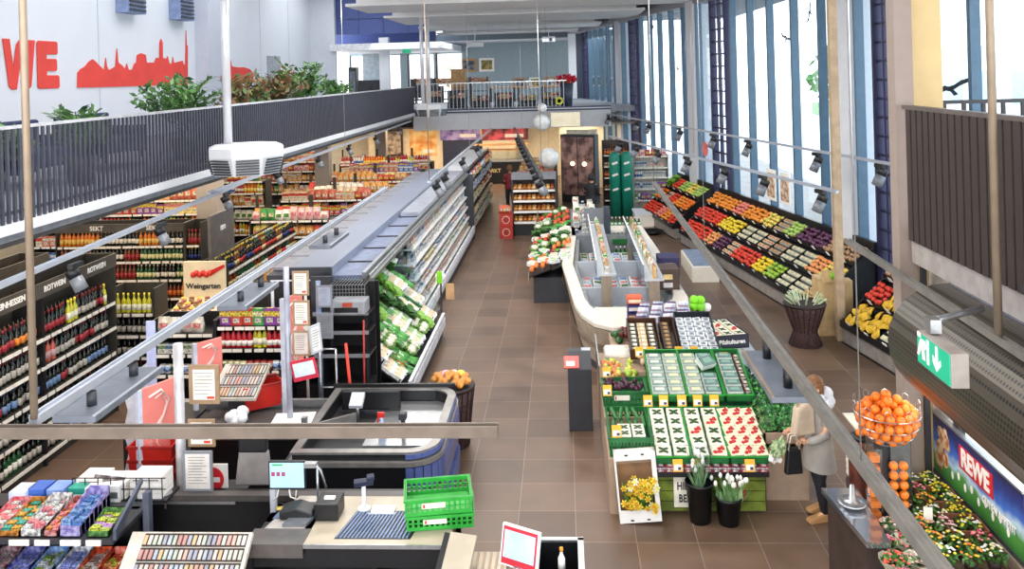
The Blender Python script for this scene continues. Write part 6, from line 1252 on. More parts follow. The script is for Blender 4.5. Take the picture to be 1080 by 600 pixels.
# promotional cartons on the freezer nose and right rim
t = thing('snack_display', 'orange and blue tiered carton display on the freezer nose', 'display', (.95, 13.75, .95))
for k in range(3): S().box(0, .24, 0, .24, k * .13, k * .13 + .1).obj('tier_box', colm(('#3c3868', '#4a4078', '#d8603c')[k]), t); S().box(.02, .22, -.004, 0, k * .13 + .02, k * .13 + .07).obj('tier_print', colm(('#e0a060', '#d8d0c8', '#f0e0c0')[k]), t)
for k, (nm, x, y, c, w, d, h, lab) in enumerate((('toaster_carton', 1.62, 15.6, '#4c3a32', .42, .5, .38, 'dark brown carton with a bright spot on the right freezer rim'), ('crate_carton', 1.78, 16.6, '#2e2850', .4, .5, .36, 'dark blue and purple carton behind the brown carton'))):
    t = thing(nm, lab, 'carton', (x, y, .95)); S().box(0, w, 0, d, 0, h).obj('box', colm(c), t, bev=.006); S().box(w * .3, w * .7, -.004, 0, h * .5, h * .75).obj('print', colm(('#f0d090', '#b8a8d8')[k]), t); S().box(w * .3, w * .7, -.004, 0, h * .12, h * .35).obj('logo_patch', colm('#d8d0cc'), t)
for k in range(6): inst(bpy.data.meshes.get('round_tub') or S().lathe([(.06, 0), (.07, .05), (.06, .07)], 12).mesh('round_tub', colm('#d8a898')), 'round_tub', Matrix.Translation((1.25 + (k % 3) * .12, 13.95 + (k // 3) * .14, .95)), 'round pinkish tub on the freezer nose', 'tub', 'round tubs on the freezer nose')
for k in range(36):
    i, j = k % 4, k // 4; c = ('#e6e4ea', '#c9c6d4', '#8d6f80', '#b8bcc8', '#5a4468')[k % 5]
    me = bpy.data.meshes.get('silver_%d' % (k % 5)) or bag_mesh('silver_%d' % (k % 5), c, ('#f0f0f4', '#3a3440', '#e8d0d8', '#404450', '#e0d8e8')[k % 5], .16, .07, .22)
    inst(me, 'coffee_bag', Matrix.Translation((1.05 + i * .2 + j * .02, 12.45 + j * .11, 1.14 + j * .0)) @ Matrix.Rotation(-.5, 4, 'X') @ Matrix.Rotation(random.uniform(-.3, .3), 4, 'Z'), 'shiny pale sachet between stand and freezer nose', 'sachet', 'shiny pale sachets between stand and freezer nose')
S().box(.95, 1.95, 12.4, 13.4, .5, 1.1).obj('carton_riser', DGREY, None, 'dark riser under the shiny sachets behind the stand', 'riser')

# ================================================================== MIDDLE: VEGETABLE TABLES, BREAD SHELF
tb_ = thing('vegetable_table', 'long sloping table of carrots, cabbages and citrus beyond the freezer', 'table', (-.85, 18.0, 0)); S().prism([(18.0, .5), (25.3, .5), (25.3, .9), (18.0, .62)], 0, .01, 'x').obj('left_board', CARD, tb_, loc=(0, -18, 0))
S().box(.1, 1.0, .3, 7.2, 0, .55).obj('base', DGREY, tb_)
for k in range(2): S().at((0 + k * .5, 0, .6 + k * .16), 0, 0, math.radians(-20)).box(0, .5, .2, 7.2, -.03, 0).obj('tray', BLACK, tb_)
y = 18.3; seq = [('orange', '#e8803c'), ('pack2', 0), ('carrot', 0), ('pack', 0), ('cauli', 0), ('leek', 0), ('orange2', '#d85034'), ('pack2', 0), ('lettuce_dark', 0), ('carrot', 0), ('cauli', 0), ('radish', 0), ('pack', 0), ('orange2', '#d85034'), ('carrot', 0)]
for j in range(15):
    kk, c = seq[j]; kk0, c0 = kk, c; yy = 18.4 + j * .46
    for q in range(8):
        kk, c = (kk0, c0) if q % 4 < 2 else seq[(j * 4 + 3) % 15]; x = -.78 + (q % 4) * .24; z = .63 + (x + .85) * .36 ; yq = yy + (q // 4) * .2
        if c: me = bpy.data.meshes.get('citrus_' + kk) or S().sph(.055, (0, 0, .05), 8, 6).mesh('citrus_' + kk, colm(c)); inst(me, 'citrus_fruit', Matrix.Translation((x, yq, z)), ('orange' if kk == 'orange' else 'red orange') + ' citrus fruit on the sloping vegetable table', 'fruit', 'citrus fruit on the sloping vegetable table'); inst(me, 'citrus_fruit', Matrix.Translation((x + .1, yq + .06, z + .06)), ('orange' if kk == 'orange' else 'red orange') + ' citrus fruit on the sloping vegetable table', 'fruit', 'citrus fruit on the sloping vegetable table')
        else: veg(kk, Matrix.Translation((x, yq, z + .02)) @ Matrix.Rotation(random.uniform(-1, 1), 4, 'Z'), 'on the sloping vegetable table', 1.15)
for k, (x, y) in enumerate(((.25, 21.2), (.3, 22.6), (.28, 24.0))):
    for q in range(9): put(random.choice(['bag4', 'milk0', 'chs0', 'yog3', 'bag1']), Matrix.Translation((x + (q % 3) * .2, y + (q // 3) * .25, .95 + (q // 3) * .1)), 'on the low table right of the vegetable table', 'deli_pack', random.uniform(-.4, .4), 'pack')
S().box(.12, .95, 20.9, 25.0, 0, .95).obj('deli_table', GREY, None, 'grey table with pale packs right of the vegetable table', 'table')
t = thing('grey_post_display', 'dark slate post with grey board standing behind the freezer', 'post', (.95, 21.5, 0)); S().box(0, .16, 0, .16, 0, 1.55).obj('post', mat('slate_post', '#3a424c', .4), t); S().box(-.5, 0, .1, .14, .9, 1.5).obj('board', GREY, t)
for k in range(3):
    t = thing('green_bottle_rack', 'green and white striped bottle rack behind the freezer, %s' % ('lowest', 'middle', 'highest')[k], 'rack', (1.15, 20.6 + k * .8, .4 + k * .22)); S().box(0, .8, 0, .5, 0, .12).obj('crate', DGREEN, t)
    for q in range(8): put('beer3', Matrix.Translation((1.2 + (q % 8) * .1, 20.7 + k * .8, .45 + k * .22)), 'in the green rack behind the freezer', 'green_rack_bottle')
br_ = thing('bread_shelf', 'tall bread shelf with baskets of rolls at the head of the aisle', 'shelf', (-1.66, 25.95, 0))
mb = S(); mb.box(0, .05, 0, .55, 0, 1.8); mb.box(1.33, 1.38, 0, .55, 0, 1.8); mb.obj('side_frame', DGREY, br_); S().box(0, 1.38, .5, .55, 0, 1.8).obj('back_panel', BROWN, br_); S().box(0, 1.38, 0, .5, 0, .38).obj('base', BLACK, br_); S().box(0, 1.38, -.02, .55, 1.72, 1.9).obj('top_band', GREY, br_)
for i, z in enumerate((.42, .75, 1.08, 1.4)):
    S().box(.05, 1.33, 0, .5, z - .02, z).obj('shelf', SHELFW, br_); S().box(.05, 1.33, -.02, 0, z - .06, z).obj('price_strip', PAPER, br_)
    for j in range(9):
        for q in range(2): me = bpy.data.meshes.get('roll_%d' % (j % 3)) or S().sph(.065, (0, 0, .05), 8, 6, .7).mesh('roll_%d' % (j % 3), colm(('#c8843c', '#e0b070', '#a85c28')[j % 3])); inst(me, 'bread_roll', Matrix.Translation((-1.56 + j * .145, 26.05 + q * .16, z + q * .05)) @ Matrix.Scale(1.15, 4), ('golden', 'pale', 'dark')[j % 3] + ' bread roll on the %s shelf of the bread shelf' % ('lowest', 'second', 'third', 'top')[i], 'bread', 'bread rolls on the %s bread shelf' % ('lowest', 'second', 'third', 'top')[i])
t = thing('red_carton_stack', 'stack of two red printed cartons at the corner of the bread shelf', 'cartons', (-2.03, 25.5, 0))
for k in range(2): S().box(0, .4, 0, .4, k * .38, .37 + k * .38).obj('carton', colm('#a82a20'), t); S().at((.2, -.003, .19 + k * .38), 0, PI / 2).cyl(.12, -.004, .004, 18).obj('pale_disc', colm('#d8b0a0'), t); S().at((.2, -.009, .19 + k * .38), 0, PI / 2).cyl(.095, -.004, .004, 18).obj('red_disc', colm('#98201c'), t)
for k in range(5): put('bag8', Matrix.Translation((-1.95 + (k % 3) * .1, 25.6 + (k // 3) * .15, .76)), 'on the red carton stack', 'cracker_bag', random.uniform(-.4, .4))
# market tables to left of the bread shelf far back
for k in range(5):
    t, F = shelf_unit('rear_shelf', 'rear goods shelf behind the bread shelf, %s' % ('first', 'second', 'third', 'fourth', 'fifth')[k] + ' towards the meat counter', 'shelf', (-1.7, 27.3 + k * 1.5, 0), 0, 1.4, .5, 1.5, [.6, 1.0, 1.4], SHELF)
    row(WARM, F, .05, 1.35, .1, 1.4, 'on the %s rear shelf behind the bread' % ('first', 'second', 'third', 'fourth', 'fifth')[k], None, 1.05, (1, 3))
    row(WARM, F, .05, 1.35, .3, 1.4, 'at the back of the %s rear shelf behind the bread' % ('first', 'second', 'third', 'fourth', 'fifth')[k], None, 1.05, (1, 3))
# meat counter at the far wall
t = thing('meat_counter', 'dark meat counter with warm timber stripes at the far end of the aisle', 'counter', (-4.2, 38.2, 0)); S().box(0, 2.6, 0, 1.0, 0, 1.0).obj('body', BLACK, t); S().box(0, 2.6, -.05, 1.0, 1.0, 1.05).obj('top', STEEL, t); S().box(0, 2.6, .1, .15, 1.05, 1.5).obj('glass', PLASTIC, t)
for z in (1.5, 1.75): S().box(0, 2.6, .0, .5, z, z + .05).obj('shelf', WOOD, t)
text('MARKT', .24, t, (.9, -.03, .6), (PI / 2, 0, 0), mat('gold_text', '#d8c48c', .5), off=.004)
for k, (x, w, z0, z1, c1_, c2_, lab) in enumerate(((-3.9, 2.2, 1.85, 2.75, '#3a1418', '#e05868', 'dark red meat picture board at the far end of the aisle'), (-5.9, 1.9, 1.9, 2.6, '#5c50a0', '#b8a8e0', 'purple lit sign board at the far wall'), (-7.4, 1.3, 1.2, 2.75, '#e09040', '#f8d890', 'orange food picture panel on the cream far wall'))):
    t = thing('wall_poster', lab, 'poster', (x, 40.0, z0)); S().box(0, w, 0, .06, 0, z1 - z0).obj('board', mat('poster_%d' % k, c1_, .5, col2=c2_, scale=2.5), t); S().box(w * .5, w * .9, -.02, 0, .12, .28).obj('headline', PAPER, t)
struct('wall_far_panel', S().box(-9.4, -2.3, 40.06, 40.1, 0, 2.85), mat('wall_cream_tiles', '#e6d6b4'))
struct('wall_dark_niche', S().box(-5.8, -3.9, 40.0, 40.05, .2, 1.9), mat('niche_navy', '#2a2f48', .5))
t = thing('wall_opening_picture', 'dark framed window with shelves beside the far gallery pillar', 'picture', (-9.0, 39.9, 1.2)); S().box(0, 1.3, 0, .06, 0, 1.3).obj('frame', BROWN, t); S().box(.1, 1.2, -.02, 0, .1, 1.2).obj('print', mat('dim_picture', '#57504a', .5, col2='#b8a48c', scale=4), t)
t = thing('green_spot_panel', 'tall pale panel with a green round emblem beside the dark refrigerated wall', 'panel', (.1, 34.2, 0)); S().box(0, 1.25, 0, .06, 0, 2.65).obj('board', mat('panel_beige', '#cfc6b8', .5), t); S().at((.6, -.005, 2.2), 0, PI / 2).cyl(.13, 0, .01, 16).obj('emblem', colm('#a8c820'), t)
# refrigerated wall unit at right back with marbled front
t = thing('marbled_wall_fridge', 'large wall unit with marbled pink-brown panels beside the green pillars', 'fridge', (1.3, 32.2, 0)); t.rotation_euler.z = math.radians(62); S().box(-.35, .0, 0, 1.45, 0, 2.6).obj('body', DGREY, t); 
for k in range(2): S().box(-.38, -.35, .05 + k * .7, .7 + k * .7, .3, 2.5).obj('marbled_panel', mat('marble_brown', '#b08a84', .4, col2='#5c4440', scale=3.5), t)
for q in (.4, .9): S().at((-.45, q, 1.5)).sph(.09).obj('globe_light', mat('globe_lit', '#ffe8c0', .4, emit=2.5), t)
t, F = shelf_unit('spice_shelf', 'tall dark shelf with rows of small jars between the marbled unit and green pillars', 'shelf', (1.35, 30.2, 0), 0, .95, .5, 2.5, [.4, .8, 1.2, 1.6, 2.0], BROWN)
for i, z in enumerate((.8, 1.2, 1.6, 2.0)): row(['can7', 'sekt5', 'can2'], F, .05, .9, .08, z, 'on the tall dark jar shelf, level %s from the floor' % ('two', 'three', 'four', 'five')[i], 'spice_jar', 1.2, (2, 5), 'jar')
for k, x in enumerate((1.72, 2.12)):
    t = thing('green_pillar_banner', 'tall teal green fabric pillar %s' % ('beside the tall jar shelf', 'beside the cosmetics shelf')[k], 'banner', (x, 29.2, 0)); S().lathe([(.2, 0), (.2, 2.0), (.17, 2.15), (.08, 2.2)], 14).obj('column_body', mat('teal_fabric', '#12806a', .5), t)
    for z in (.9, 1.4, 1.8): S().at((0, -.2, z), 0, .0, -.3).box(-.1, .1, -.01, .01, 0, .07).obj('white_script', PAPER, t)
cs, F = shelf_unit('cosmetics_shelf', 'pale shelf of purple and white bottles in front of the window', 'shelf', (2.4, 30.0, 0), 0, 1.25, .4, 2.0, [.4, .8, 1.2, 1.55, 1.95], SHELFW)
for i, z in enumerate((.4, .8, 1.2, 1.55, 1.95)): row([['juice4', 'bag5', 'juice5'], ['milk3', 'bag5', 'juice4'], ['juice4', 'milk0'], ['milk3', 'chs5'], ['bag11', 'bag0', 'bag5']][i], F, .05, 1.2, .08, z, 'on the %s level of the cosmetics shelf' % ('lowest', 'second', 'third', 'fourth', 'top')[i], 'care_bottle', 1.1, (1, 3), None)
t = thing('low_white_plinth', 'low white plinth in front of the cosmetics shelf', 'plinth', (2.2, 27.0, 0)); S().box(0, 1.15, 0, 1.1, 0, .38).obj('body', CWHITE, t); S().box(-.03, 1.18, -.03, 1.13, .38, .42).obj('top', WHITE, t)
t = thing('floor_dish', 'low round black dish on the plinth edge', 'dish', (2.6, 25.8, 0)); S().lathe([(.2, 0), (.34, .12), (.3, .12), (.2, .05)], 20).obj('bowl', BLACK, t)
t = thing('grey_cool_box', 'low grey metal box with blue top in the right aisle', 'box', (2.9, 19.9, 0)); S().box(0, .62, 0, 1.9, 0, .36).obj('body', CWHITE, t); S().box(.05, .57, .1, 1.8, .36, .4).obj('blue_top', mat('cool_blue', '#7888a0', .4), t)
t = thing('fish_basket', 'dark tub beside the green racks', 'tub', (1.9, 21.2, 0)); S().lathe([(.28, 0), (.36, .6), (.32, .6), (.26, .1)], 18).obj('tub', mat('tub_navy', '#20242e', .5), t)

# ================================================================== FRUIT WALL ALONG THE WINDOWS
FR = {'orange': '#f0902c', 'red_apple': '#d8402c', 'tomato': '#dc3c20', 'lemon': '#f0d030', 'lime': '#9cc040', 'yellow_apple': '#ead060', 'peach': '#f0a060', 'plum': '#5a2a4c', 'brown_mushroom': '#b08a64', 'white_mushroom': '#e4d8c4', 'green_apple': '#a8c860', 'potato': '#c8a070', 'pink_apple': '#e88070', 'mandarin': '#f0781c'}
FM = {k_: S().sph(.045, (0, 0, .04), 8, 6, .92).mesh('fruit_' + k_, colm(c, .35, var=.2)) for k_, c in FR.items()}
bm_ = S()
for k in range(5):
    a = (k - 2) * .028; bm_.m(0).tube([(a, -.09, .03), (a, -.04, .06), (a * 1.1, .03, .06), (a * .6, .09, .03)], .018, 6, [.006, .018, .018, .006])
BAN = bm_.mesh('banana', [mat('banana_skin', '#e8bc28', .5, col2='#c9a030', scale=25)])
def fruit_wall(name, label, Y0, Y1, seqs, X0=7.7, wherepre=''):
    x, y, _ = FP(Y0, 0, 0, X0); L = (Y1 - Y0) / .9837
    t = thing(name, label, 'display', (x, y, 0), FA); F = frame((x, y, 0), FA)   # local +x away from camera, +y into room -> depth is -y
    S().box(0, L, -1.25, -.02, 0, .3).obj('base', mat('produce_base_grey', '#8c857f', .5), t); mb = S(); mb.box(0, L, -1.2, .0, 0, .03); mb.obj('toe_kick', BLACK, t); S().box(0, L, -.04, .03, .3, .42).obj('front_lip', BLACK, t)
    S().box(0, L, -1.3, -1.22, 0, 1.55).obj('back_board', BLACK, t)
    for (a) in (0, L - .03): S().prism([(-1.25, .3), (0, .3), (0, .4), (-1.25, 1.5)], a, a + .03, 'x').obj('end_board', BLACK, t)
    S().prism([(-1.22, .3), (-.05, .3), (-1.22, 1.3)], .03, L - .03, 'x').obj('slope', BLACK, t)
    for i in range(3):
        y0, z0 = -.02 - i * .4, .42 + i * .37; ang = math.radians(-33)
        S().box(0, L, y0 - .02, y0, z0 - .06, z0 + .03).obj('tier_edge', BLACK, t)
        n = max(1, int(round(L / .62))); 
        for j in range(n):
            kk = seqs[i][j % len(seqs[i])]; xa = .03 + j * (L - .06) / n; w = (L - .06) / n - .02
            M = F @ Matrix.Translation((xa, y0 - .01, z0 - .03)) @ Matrix.Rotation(ang, 4, 'X')
            nm = ('front', 'middle', 'upper')[i]; wh = 'in the %s tier of the fruit display %s' % (nm, wherepre)
            b = thing('produce_crate', 'black tray of %s %s' % (kk.replace('_', ' '), wh), 'tray', (0, 0, 0), 0, 'produce trays ' + wh); b.matrix_world = M
            dd = .46; mb = S(); mb.box(0, w, -dd, 0, -.02, 0); mb.box(0, .015, -dd, 0, 0, .06); mb.box(w - .015, w, -dd, 0, 0, .06); mb.obj('tray', BLACK, b)
            S().at((w * .5, .03, .02)).box(-.05, .05, 0, .01, 0, .08).obj('price_card', PAPER, b)
            nx = int(w / .092); ny = 4
            if kk == 'banana':
                for a in range(int(w / .15)):
                    for c in range(3): inst(BAN, 'banana_bunch', M @ Matrix.Translation((.08 + a * .15, -.08 - c * .15, .02 + random.uniform(0, .06))) @ Matrix.Rotation(random.uniform(-1.1, 1.1), 4, 'Z') @ Matrix.Rotation(random.uniform(-.5, .5), 4, 'Y') @ Matrix.Scale(random.uniform(.95, 1.2), 4), 'yellow banana bunch ' + wh, 'bananas', 'banana bunches ' + wh)
            elif kk.startswith('punnet'):
                for a in range(int(w / .17)):
                    for c in range(3): inst(PW[int(kk[-1])], 'produce_punnet', M @ Matrix.Translation((.09 + a * .18, -.08 - c * .15, .0)) @ Matrix.Diagonal((1.1, .75, 1, 1)), ('pale', 'cream and red', 'brown')[int(kk[-1])] + ' punnet ' + wh, 'punnet', 'punnets ' + wh)
            elif kk.startswith('veg'):
                for a in range(3):
                    for c in range(2): veg({'vega': 'lettuce', 'vegb': 'cauli', 'vegc': 'leek', 'vegd': 'pack'}[kk], M @ Matrix.Translation((.1 + a * .19, -.12 - c * .2, .0)), wh, 1.2)
            else:
                for a in range(nx):
                    for c in range(ny):
                        inst(FM[kk], kk, M @ Matrix.Translation((.05 + a * w / nx + random.uniform(-.02, .02), -.06 - c * .105 + random.uniform(-.02, .02), random.uniform(0, .045))) @ Matrix.Scale(1.1, 4), '%s %s' % (kk.replace('_', ' '), wh), 'fruit' if 'mushroom' not in kk and kk != 'potato' else 'vegetable', kk.replace('_', ' ') + 's ' + wh)
    return t
PW = [lid_pack('fp_a', '#d8d0a8', 'd6cfae'), lid_pack('fp_b', '#c86850', 'e0c8a0'), lid_pack('fp_c', '#b08860', 'b89878')]
# order runs from the near end to the far end
fruit_wall('fruit_display', 'near section of the black tiered fruit wall with bananas by the window', 12.6, 15.45,
           [['potato', 'potato', 'punnet0', 'banana', 'banana'], ['red_apple', 'banana', 'banana', 'banana'], ['brown_mushroom', 'vega', 'plum', 'punnet2']], wherepre='nearest the entrance')
fruit_wall('fruit_display', 'middle section of the black tiered fruit wall with oranges, apples and punnets', 16.4, 24.4,
           [['potato', 'punnet0', 'punnet0', 'lime', 'lemon', 'red_apple', 'red_apple', 'punnet1', 'plum', 'peach', 'tomato', 'tomato', 'tomato'],
            ['yellow_apple', 'peach', 'punnet0', 'punnet0', 'punnet2', 'punnet1', 'punnet0', 'punnet0', 'lemon', 'lemon', 'tomato', 'red_apple', 'red_apple'],
            ['brown_mushroom', 'brown_mushroom', 'plum', 'plum', 'green_apple', 'punnet2', 'yellow_apple', 'orange', 'orange', 'pink_apple', 'orange', 'orange', 'orange']], wherepre='between the columns')
fruit_wall('fruit_display', 'far section of the black tiered fruit wall with tomatoes and peppers', 25.0, 28.2,
           [['tomato', 'orange', 'pink_apple', 'tomato'], ['mandarin', 'orange', 'tomato', 'punnet1'], ['green_apple', 'yellow_apple', 'green_apple', 'tomato', 'vega']], wherepre='far back')
# wooden end post and carton between the sections, wicker basket of asparagus
x, y, _ = FP(15.75, 0, 0, 7.75)
struct('column', S().box(4.84, 4.98, 15.55, 15.7, 0, 7.1), mat('post_tan_wood', '#b0977a', .5, var=.1))
t = thing('wooden_stand', 'light wooden box stand with a green emblem between the fruit sections', 'stand', (4.6, 15.85, 0)); S().box(0, .3, 0, .4, 0, 1.05).obj('box', mat('pine_wood', '#c8a878', .6, var=.12, scale=5), t); S().box(.34, .64, 0.05, .3, 0, 1.0).obj('box_side', mat('pine_wood', '#c8a878'), t); S().box(.05, .35, -.05, -.02, 1.0, 1.22).obj('board', mat('pine_wood', '#c8a878'), t)
mb = S(); [mb.sph(.055, (.3 + .05 * math.cos(k * PI / 2), -.06, 1.12 + .05 * math.sin(k * PI / 2)), 8, 6) for k in range(4)]; mb.obj('green_emblem', mat('fresh_green', '#7ed321'), t)
wicker('wicker_basket', 'waisted dark wicker basket of asparagus beside the fruit wall', 'basket', (4.22, 15.4, 0), .36, .74, '#2e2422', True)
for k in range(26):
    a = random.uniform(0, 2 * PI); me = bpy.data.meshes.get('asparagus') or S().tube([(0, 0, 0), (.02, 0, .3), (.03, 0, .36)], .016, 6, [.016, .015, .005]).mesh('asparagus', colm('#d8d8b8', .5, col2='#8fae78', scale=8)); inst(me, 'asparagus_spear', Matrix.Translation((4.22 + .1 * math.cos(a), 15.4 + .1 * math.sin(a), .62)) @ Matrix.Rotation(a, 4, 'Z') @ Matrix.Rotation(random.uniform(.2, .85), 4, 'Y'), 'pale asparagus spear sticking out of the waisted wicker basket', 'asparagus', 'asparagus in the waisted wicker basket')
for k in range(2):
    t = thing('small_poster', 'small framed poster on the window behind the oranges, %s' % ('left of the pair', 'right of the pair')[k], 'poster', fz(20.9 - k * .75, 1.75, .5), FA); S().box(-.26, .26, -.02, 0, 0, .75).obj('frame', PAPER, t); S().box(-.2, .2, 0, .01, .08, .66).obj('print', mat('poster_food', '#9a6a4c', .5, col2='#e0d0b8', scale=8), t)
t = thing('small_poster', 'red round sticker poster on the far window bay', 'poster', fz(25.4, 2.6, .5), FA); S().at((0, 0, 0), 0, PI / 2).cyl(.22, 0, .02, 18).obj('disc', colm('#f07878'), t)

# ================================================================== RIGHT FOREGROUND
# black perforated air curtain
def perf_mat():
    m = bpy.data.materials.new('perforated_black'); m.use_nodes = True; nt = m.node_tree; b = nt.nodes['Principled BSDF']; tc = nt.nodes.new('ShaderNodeTexCoord'); mp = nt.nodes.new('ShaderNodeMapping'); mp.inputs['Scale'].default_value = (1, 1, 1)
    v = nt.nodes.new('ShaderNodeTexVoronoi'); v.inputs['Scale'].default_value = 24; v.inputs['Randomness'].default_value = 0.0; rp = nt.nodes.new('ShaderNodeValToRGB'); rp.color_ramp.elements[0].position = .3; rp.color_ramp.elements[0].color = lin('#0c0c10'); rp.color_ramp.elements[1].position = .42; rp.color_ramp.elements[1].color = lin('#4c4438')
    nt.links.new(tc.outputs['Object'], v.inputs[0]); nt.links.new(v.outputs['Distance'], rp.inputs[0]); nt.links.new(rp.outputs[0], b.inputs['Base Color']); b.inputs['Roughness'].default_value = .35; b.inputs['Metallic'].default_value = .4
    return m
ac = thing('air_curtain', 'large black perforated half-round air curtain above the entrance', 'air curtain', (3.47, 4.2, 2.45))
pr = []
for k in range(13): a = PI * .5 + k * PI / 12 * 1.0; pr.append((.55 * math.cos(a), .52 * math.sin(a)))
S().prism(pr, 0, 3.75, 'y').obj('perforated_shell', perf_mat(), ac)
S().box(-.02, 1.6, 0, 3.7, .5, .53).obj('top_plate', mat('top_plate_blue', '#5a5f6e', .25, .6), ac)
struct('trim_10', S().box(4.2, 4.26, 4.0, 8.7, 2.2, 3.0), mat('dim_steel', '#5c5a60', .3, .5))
t = thing('downlight_arm', 'thin dark bracket lamp crossing in front of the brown slats', 'lamp', (3.3, 6.3, 3.3)); S().box(0, .45, 0, .06, 0, .04).obj('bar', DGREY, t); S().cyl(.012, -.38, 0, 6).obj('stem', STEEL, t); S().at((0.1, 0, -.4)).cyl(.12, 0, .04, 14).obj('lamp_head', BLACK, t)
# exit sign
es = thing('exit_sign', 'green emergency exit sign box hanging from a steel arm near the entrance', 'sign', (2.335, 5.33, 2.985)); S().box(0, .11, 0, .49, 0, .215).obj('housing', mat('sign_taupe', '#958c84', .5), es, bev=.006)
gf_ = S().box(-.006, 0, .01, .48, .01, .205).obj('green_face', mat('exit_green', '#12a37c', .4, emit=.35, var=.02), es)
mb = S(); mb.prism([(.36, .05), (.4, .05), (.41, .12), (.45, .06), (.48, .06), (.44, .15), (.42, .18), (.36, .18), (.33, .14), (.36, .12), (.36, .15), (.38, .15)], -.01, -.006, 'x'); mb.box(-.01, -.006, .42, .47, .185, .215); mb.box(-.01, -.006, .3, .33, .04, .2); mb.obj('running_figure', PAPER, gf_)
mb = S(); mb.prism([(.17, .2), (.2, .2), (.2, .1), (.24, .13), (.24, .09), (.185, .04), (.13, .09), (.13, .13), (.17, .1)], -.01, -.006, 'x'); mb.obj('down_arrow', PAPER, gf_)
S().tube([(.06, .4, .3), (.55, .75, .28)], .022, 6).obj('arm', STEEL, es); S().box(.03, .1, .35, .45, .23, .32).obj('bracket', STEEL, es)
# juicer with orange basket
ju = thing('orange_juicer', 'upright juice machine holding stacked oranges under a wire basket', 'juicer', (2.95, 8.1, .62))
S().cyl(.2, 0, .06, 20).obj('base', STEEL, ju); S().box(-.14, .2, -.05, .2, .06, .95).obj('body', mat('juicer_black', '#2b2a2c', .3), ju, bev=.02); S().box(-.02, .16, -.12, -.05, .2, .9).obj('clear_front', PLASTIC, ju); S().lathe([(.05, .85), (.1, 1.0), (.03, .95)], 14).obj('funnel', BLACK, ju)
bw = thing('wire_fruit_basket', 'big round wire basket heaped with oranges on top of the juice machine', 'basket', (2.95, 8.1, 1.42)); bw.scale = (1.13, 1.13, 1.13); mb = S()
for k in range(26):
    a = k * 2 * PI / 26; mb.tube([(.08 * math.cos(a), .08 * math.sin(a), .02), (.2 * math.cos(a), .2 * math.sin(a), .1), (.255 * math.cos(a), .255 * math.sin(a), .24), (.265 * math.cos(a), .265 * math.sin(a), .32)], .003, 4)
for r_, z in ((.2, .1), (.24, .18), (.262, .28), (.13, .04)): mb.tube([(r_ * math.cos(a * PI / 12), r_ * math.sin(a * PI / 12), z) for a in range(25)], .004, 4)
mb.obj('wire_bowl', STEEL, bw)
mb = S()
for k in range(10):
    a = k * 2 * PI / 10; c = Vector((.262 * math.cos(a), .262 * math.sin(a), .32)); tt = Vector((-math.sin(a), math.cos(a), 0)) * .025; mb.tube([c - tt, c - tt + Vector((0, 0, .035)), c + Vector((0, 0, .05)), c + tt + Vector((0, 0, .035)), c + tt], .0035, 4)
mb.obj('rim_loop', STEEL, bw)
OR = S().sph(.042, (0, 0, 0), 14, 10).mesh('orange', mat('orange_peel', '#f07a1c', .42, var=.1, scale=20, bump=.15)); n = 0
for (z, R_, cnt) in ((1.9, .13, 8), (1.96, .19, 14), (2.03, .215, 18), (2.03, .1, 8), (2.1, .205, 16), (2.1, .12, 9), (2.15, .15, 10), (2.16, .05, 4), (2.21, .08, 4), (2.24, .0, 1)):
    for k in range(cnt):
        a = k * 2 * PI / cnt + z * 7; inst(OR, 'orange', Matrix.Translation((2.95 + 1.13 * R_ * math.cos(a), 8.1 + 1.13 * R_ * math.sin(a), 1.42 + (z - 1.82) * 1.13 + random.uniform(-.006, .006))), 'orange heaped in the round wire basket on the juice machine', 'orange', 'oranges in the round wire basket')
for k in range(6):
    for j in range(2): inst(OR, 'orange', Matrix.Translation((2.96 + j * .09, 8.0, .82 + k * .09)), 'orange in the clear front of the juice machine', 'orange', 'oranges in the juice machine')
t = thing('bottle_column', 'column of orange-capped clear bottles left of the juice machine', 'bottles', (2.8, 8.02, .68)); 
for k in range(7): S().box(-.06, .03, -.05, .04, k * .105, k * .105 + .06).obj('orange_label', colm('#f08028'), t)
S().box(-.07, .045, -.06, .05, 0, .76).obj('clear_case', PLASTIC, t)
t = thing('drinks_drum', 'dark red-brown cooler drum with an orange on top behind the slanted rail', 'drum', (2.97, 8.9, 0)); S().lathe([(.11, 0), (.125, .5), (.125, 1.05), (.1, 1.13)], 18).obj('drum', mat('drum_brown', '#5a2c22', .4, var=.4, scale=14), t); S().lathe([(.1, 1.13), (.11, 1.16), (.07, 1.18)], 18).obj('lid', BLACK, t); inst(OR, 'orange', Matrix.Translation((2.95, 8.86, 1.21)), 'single orange on the dark drum', 'orange', 'single orange')
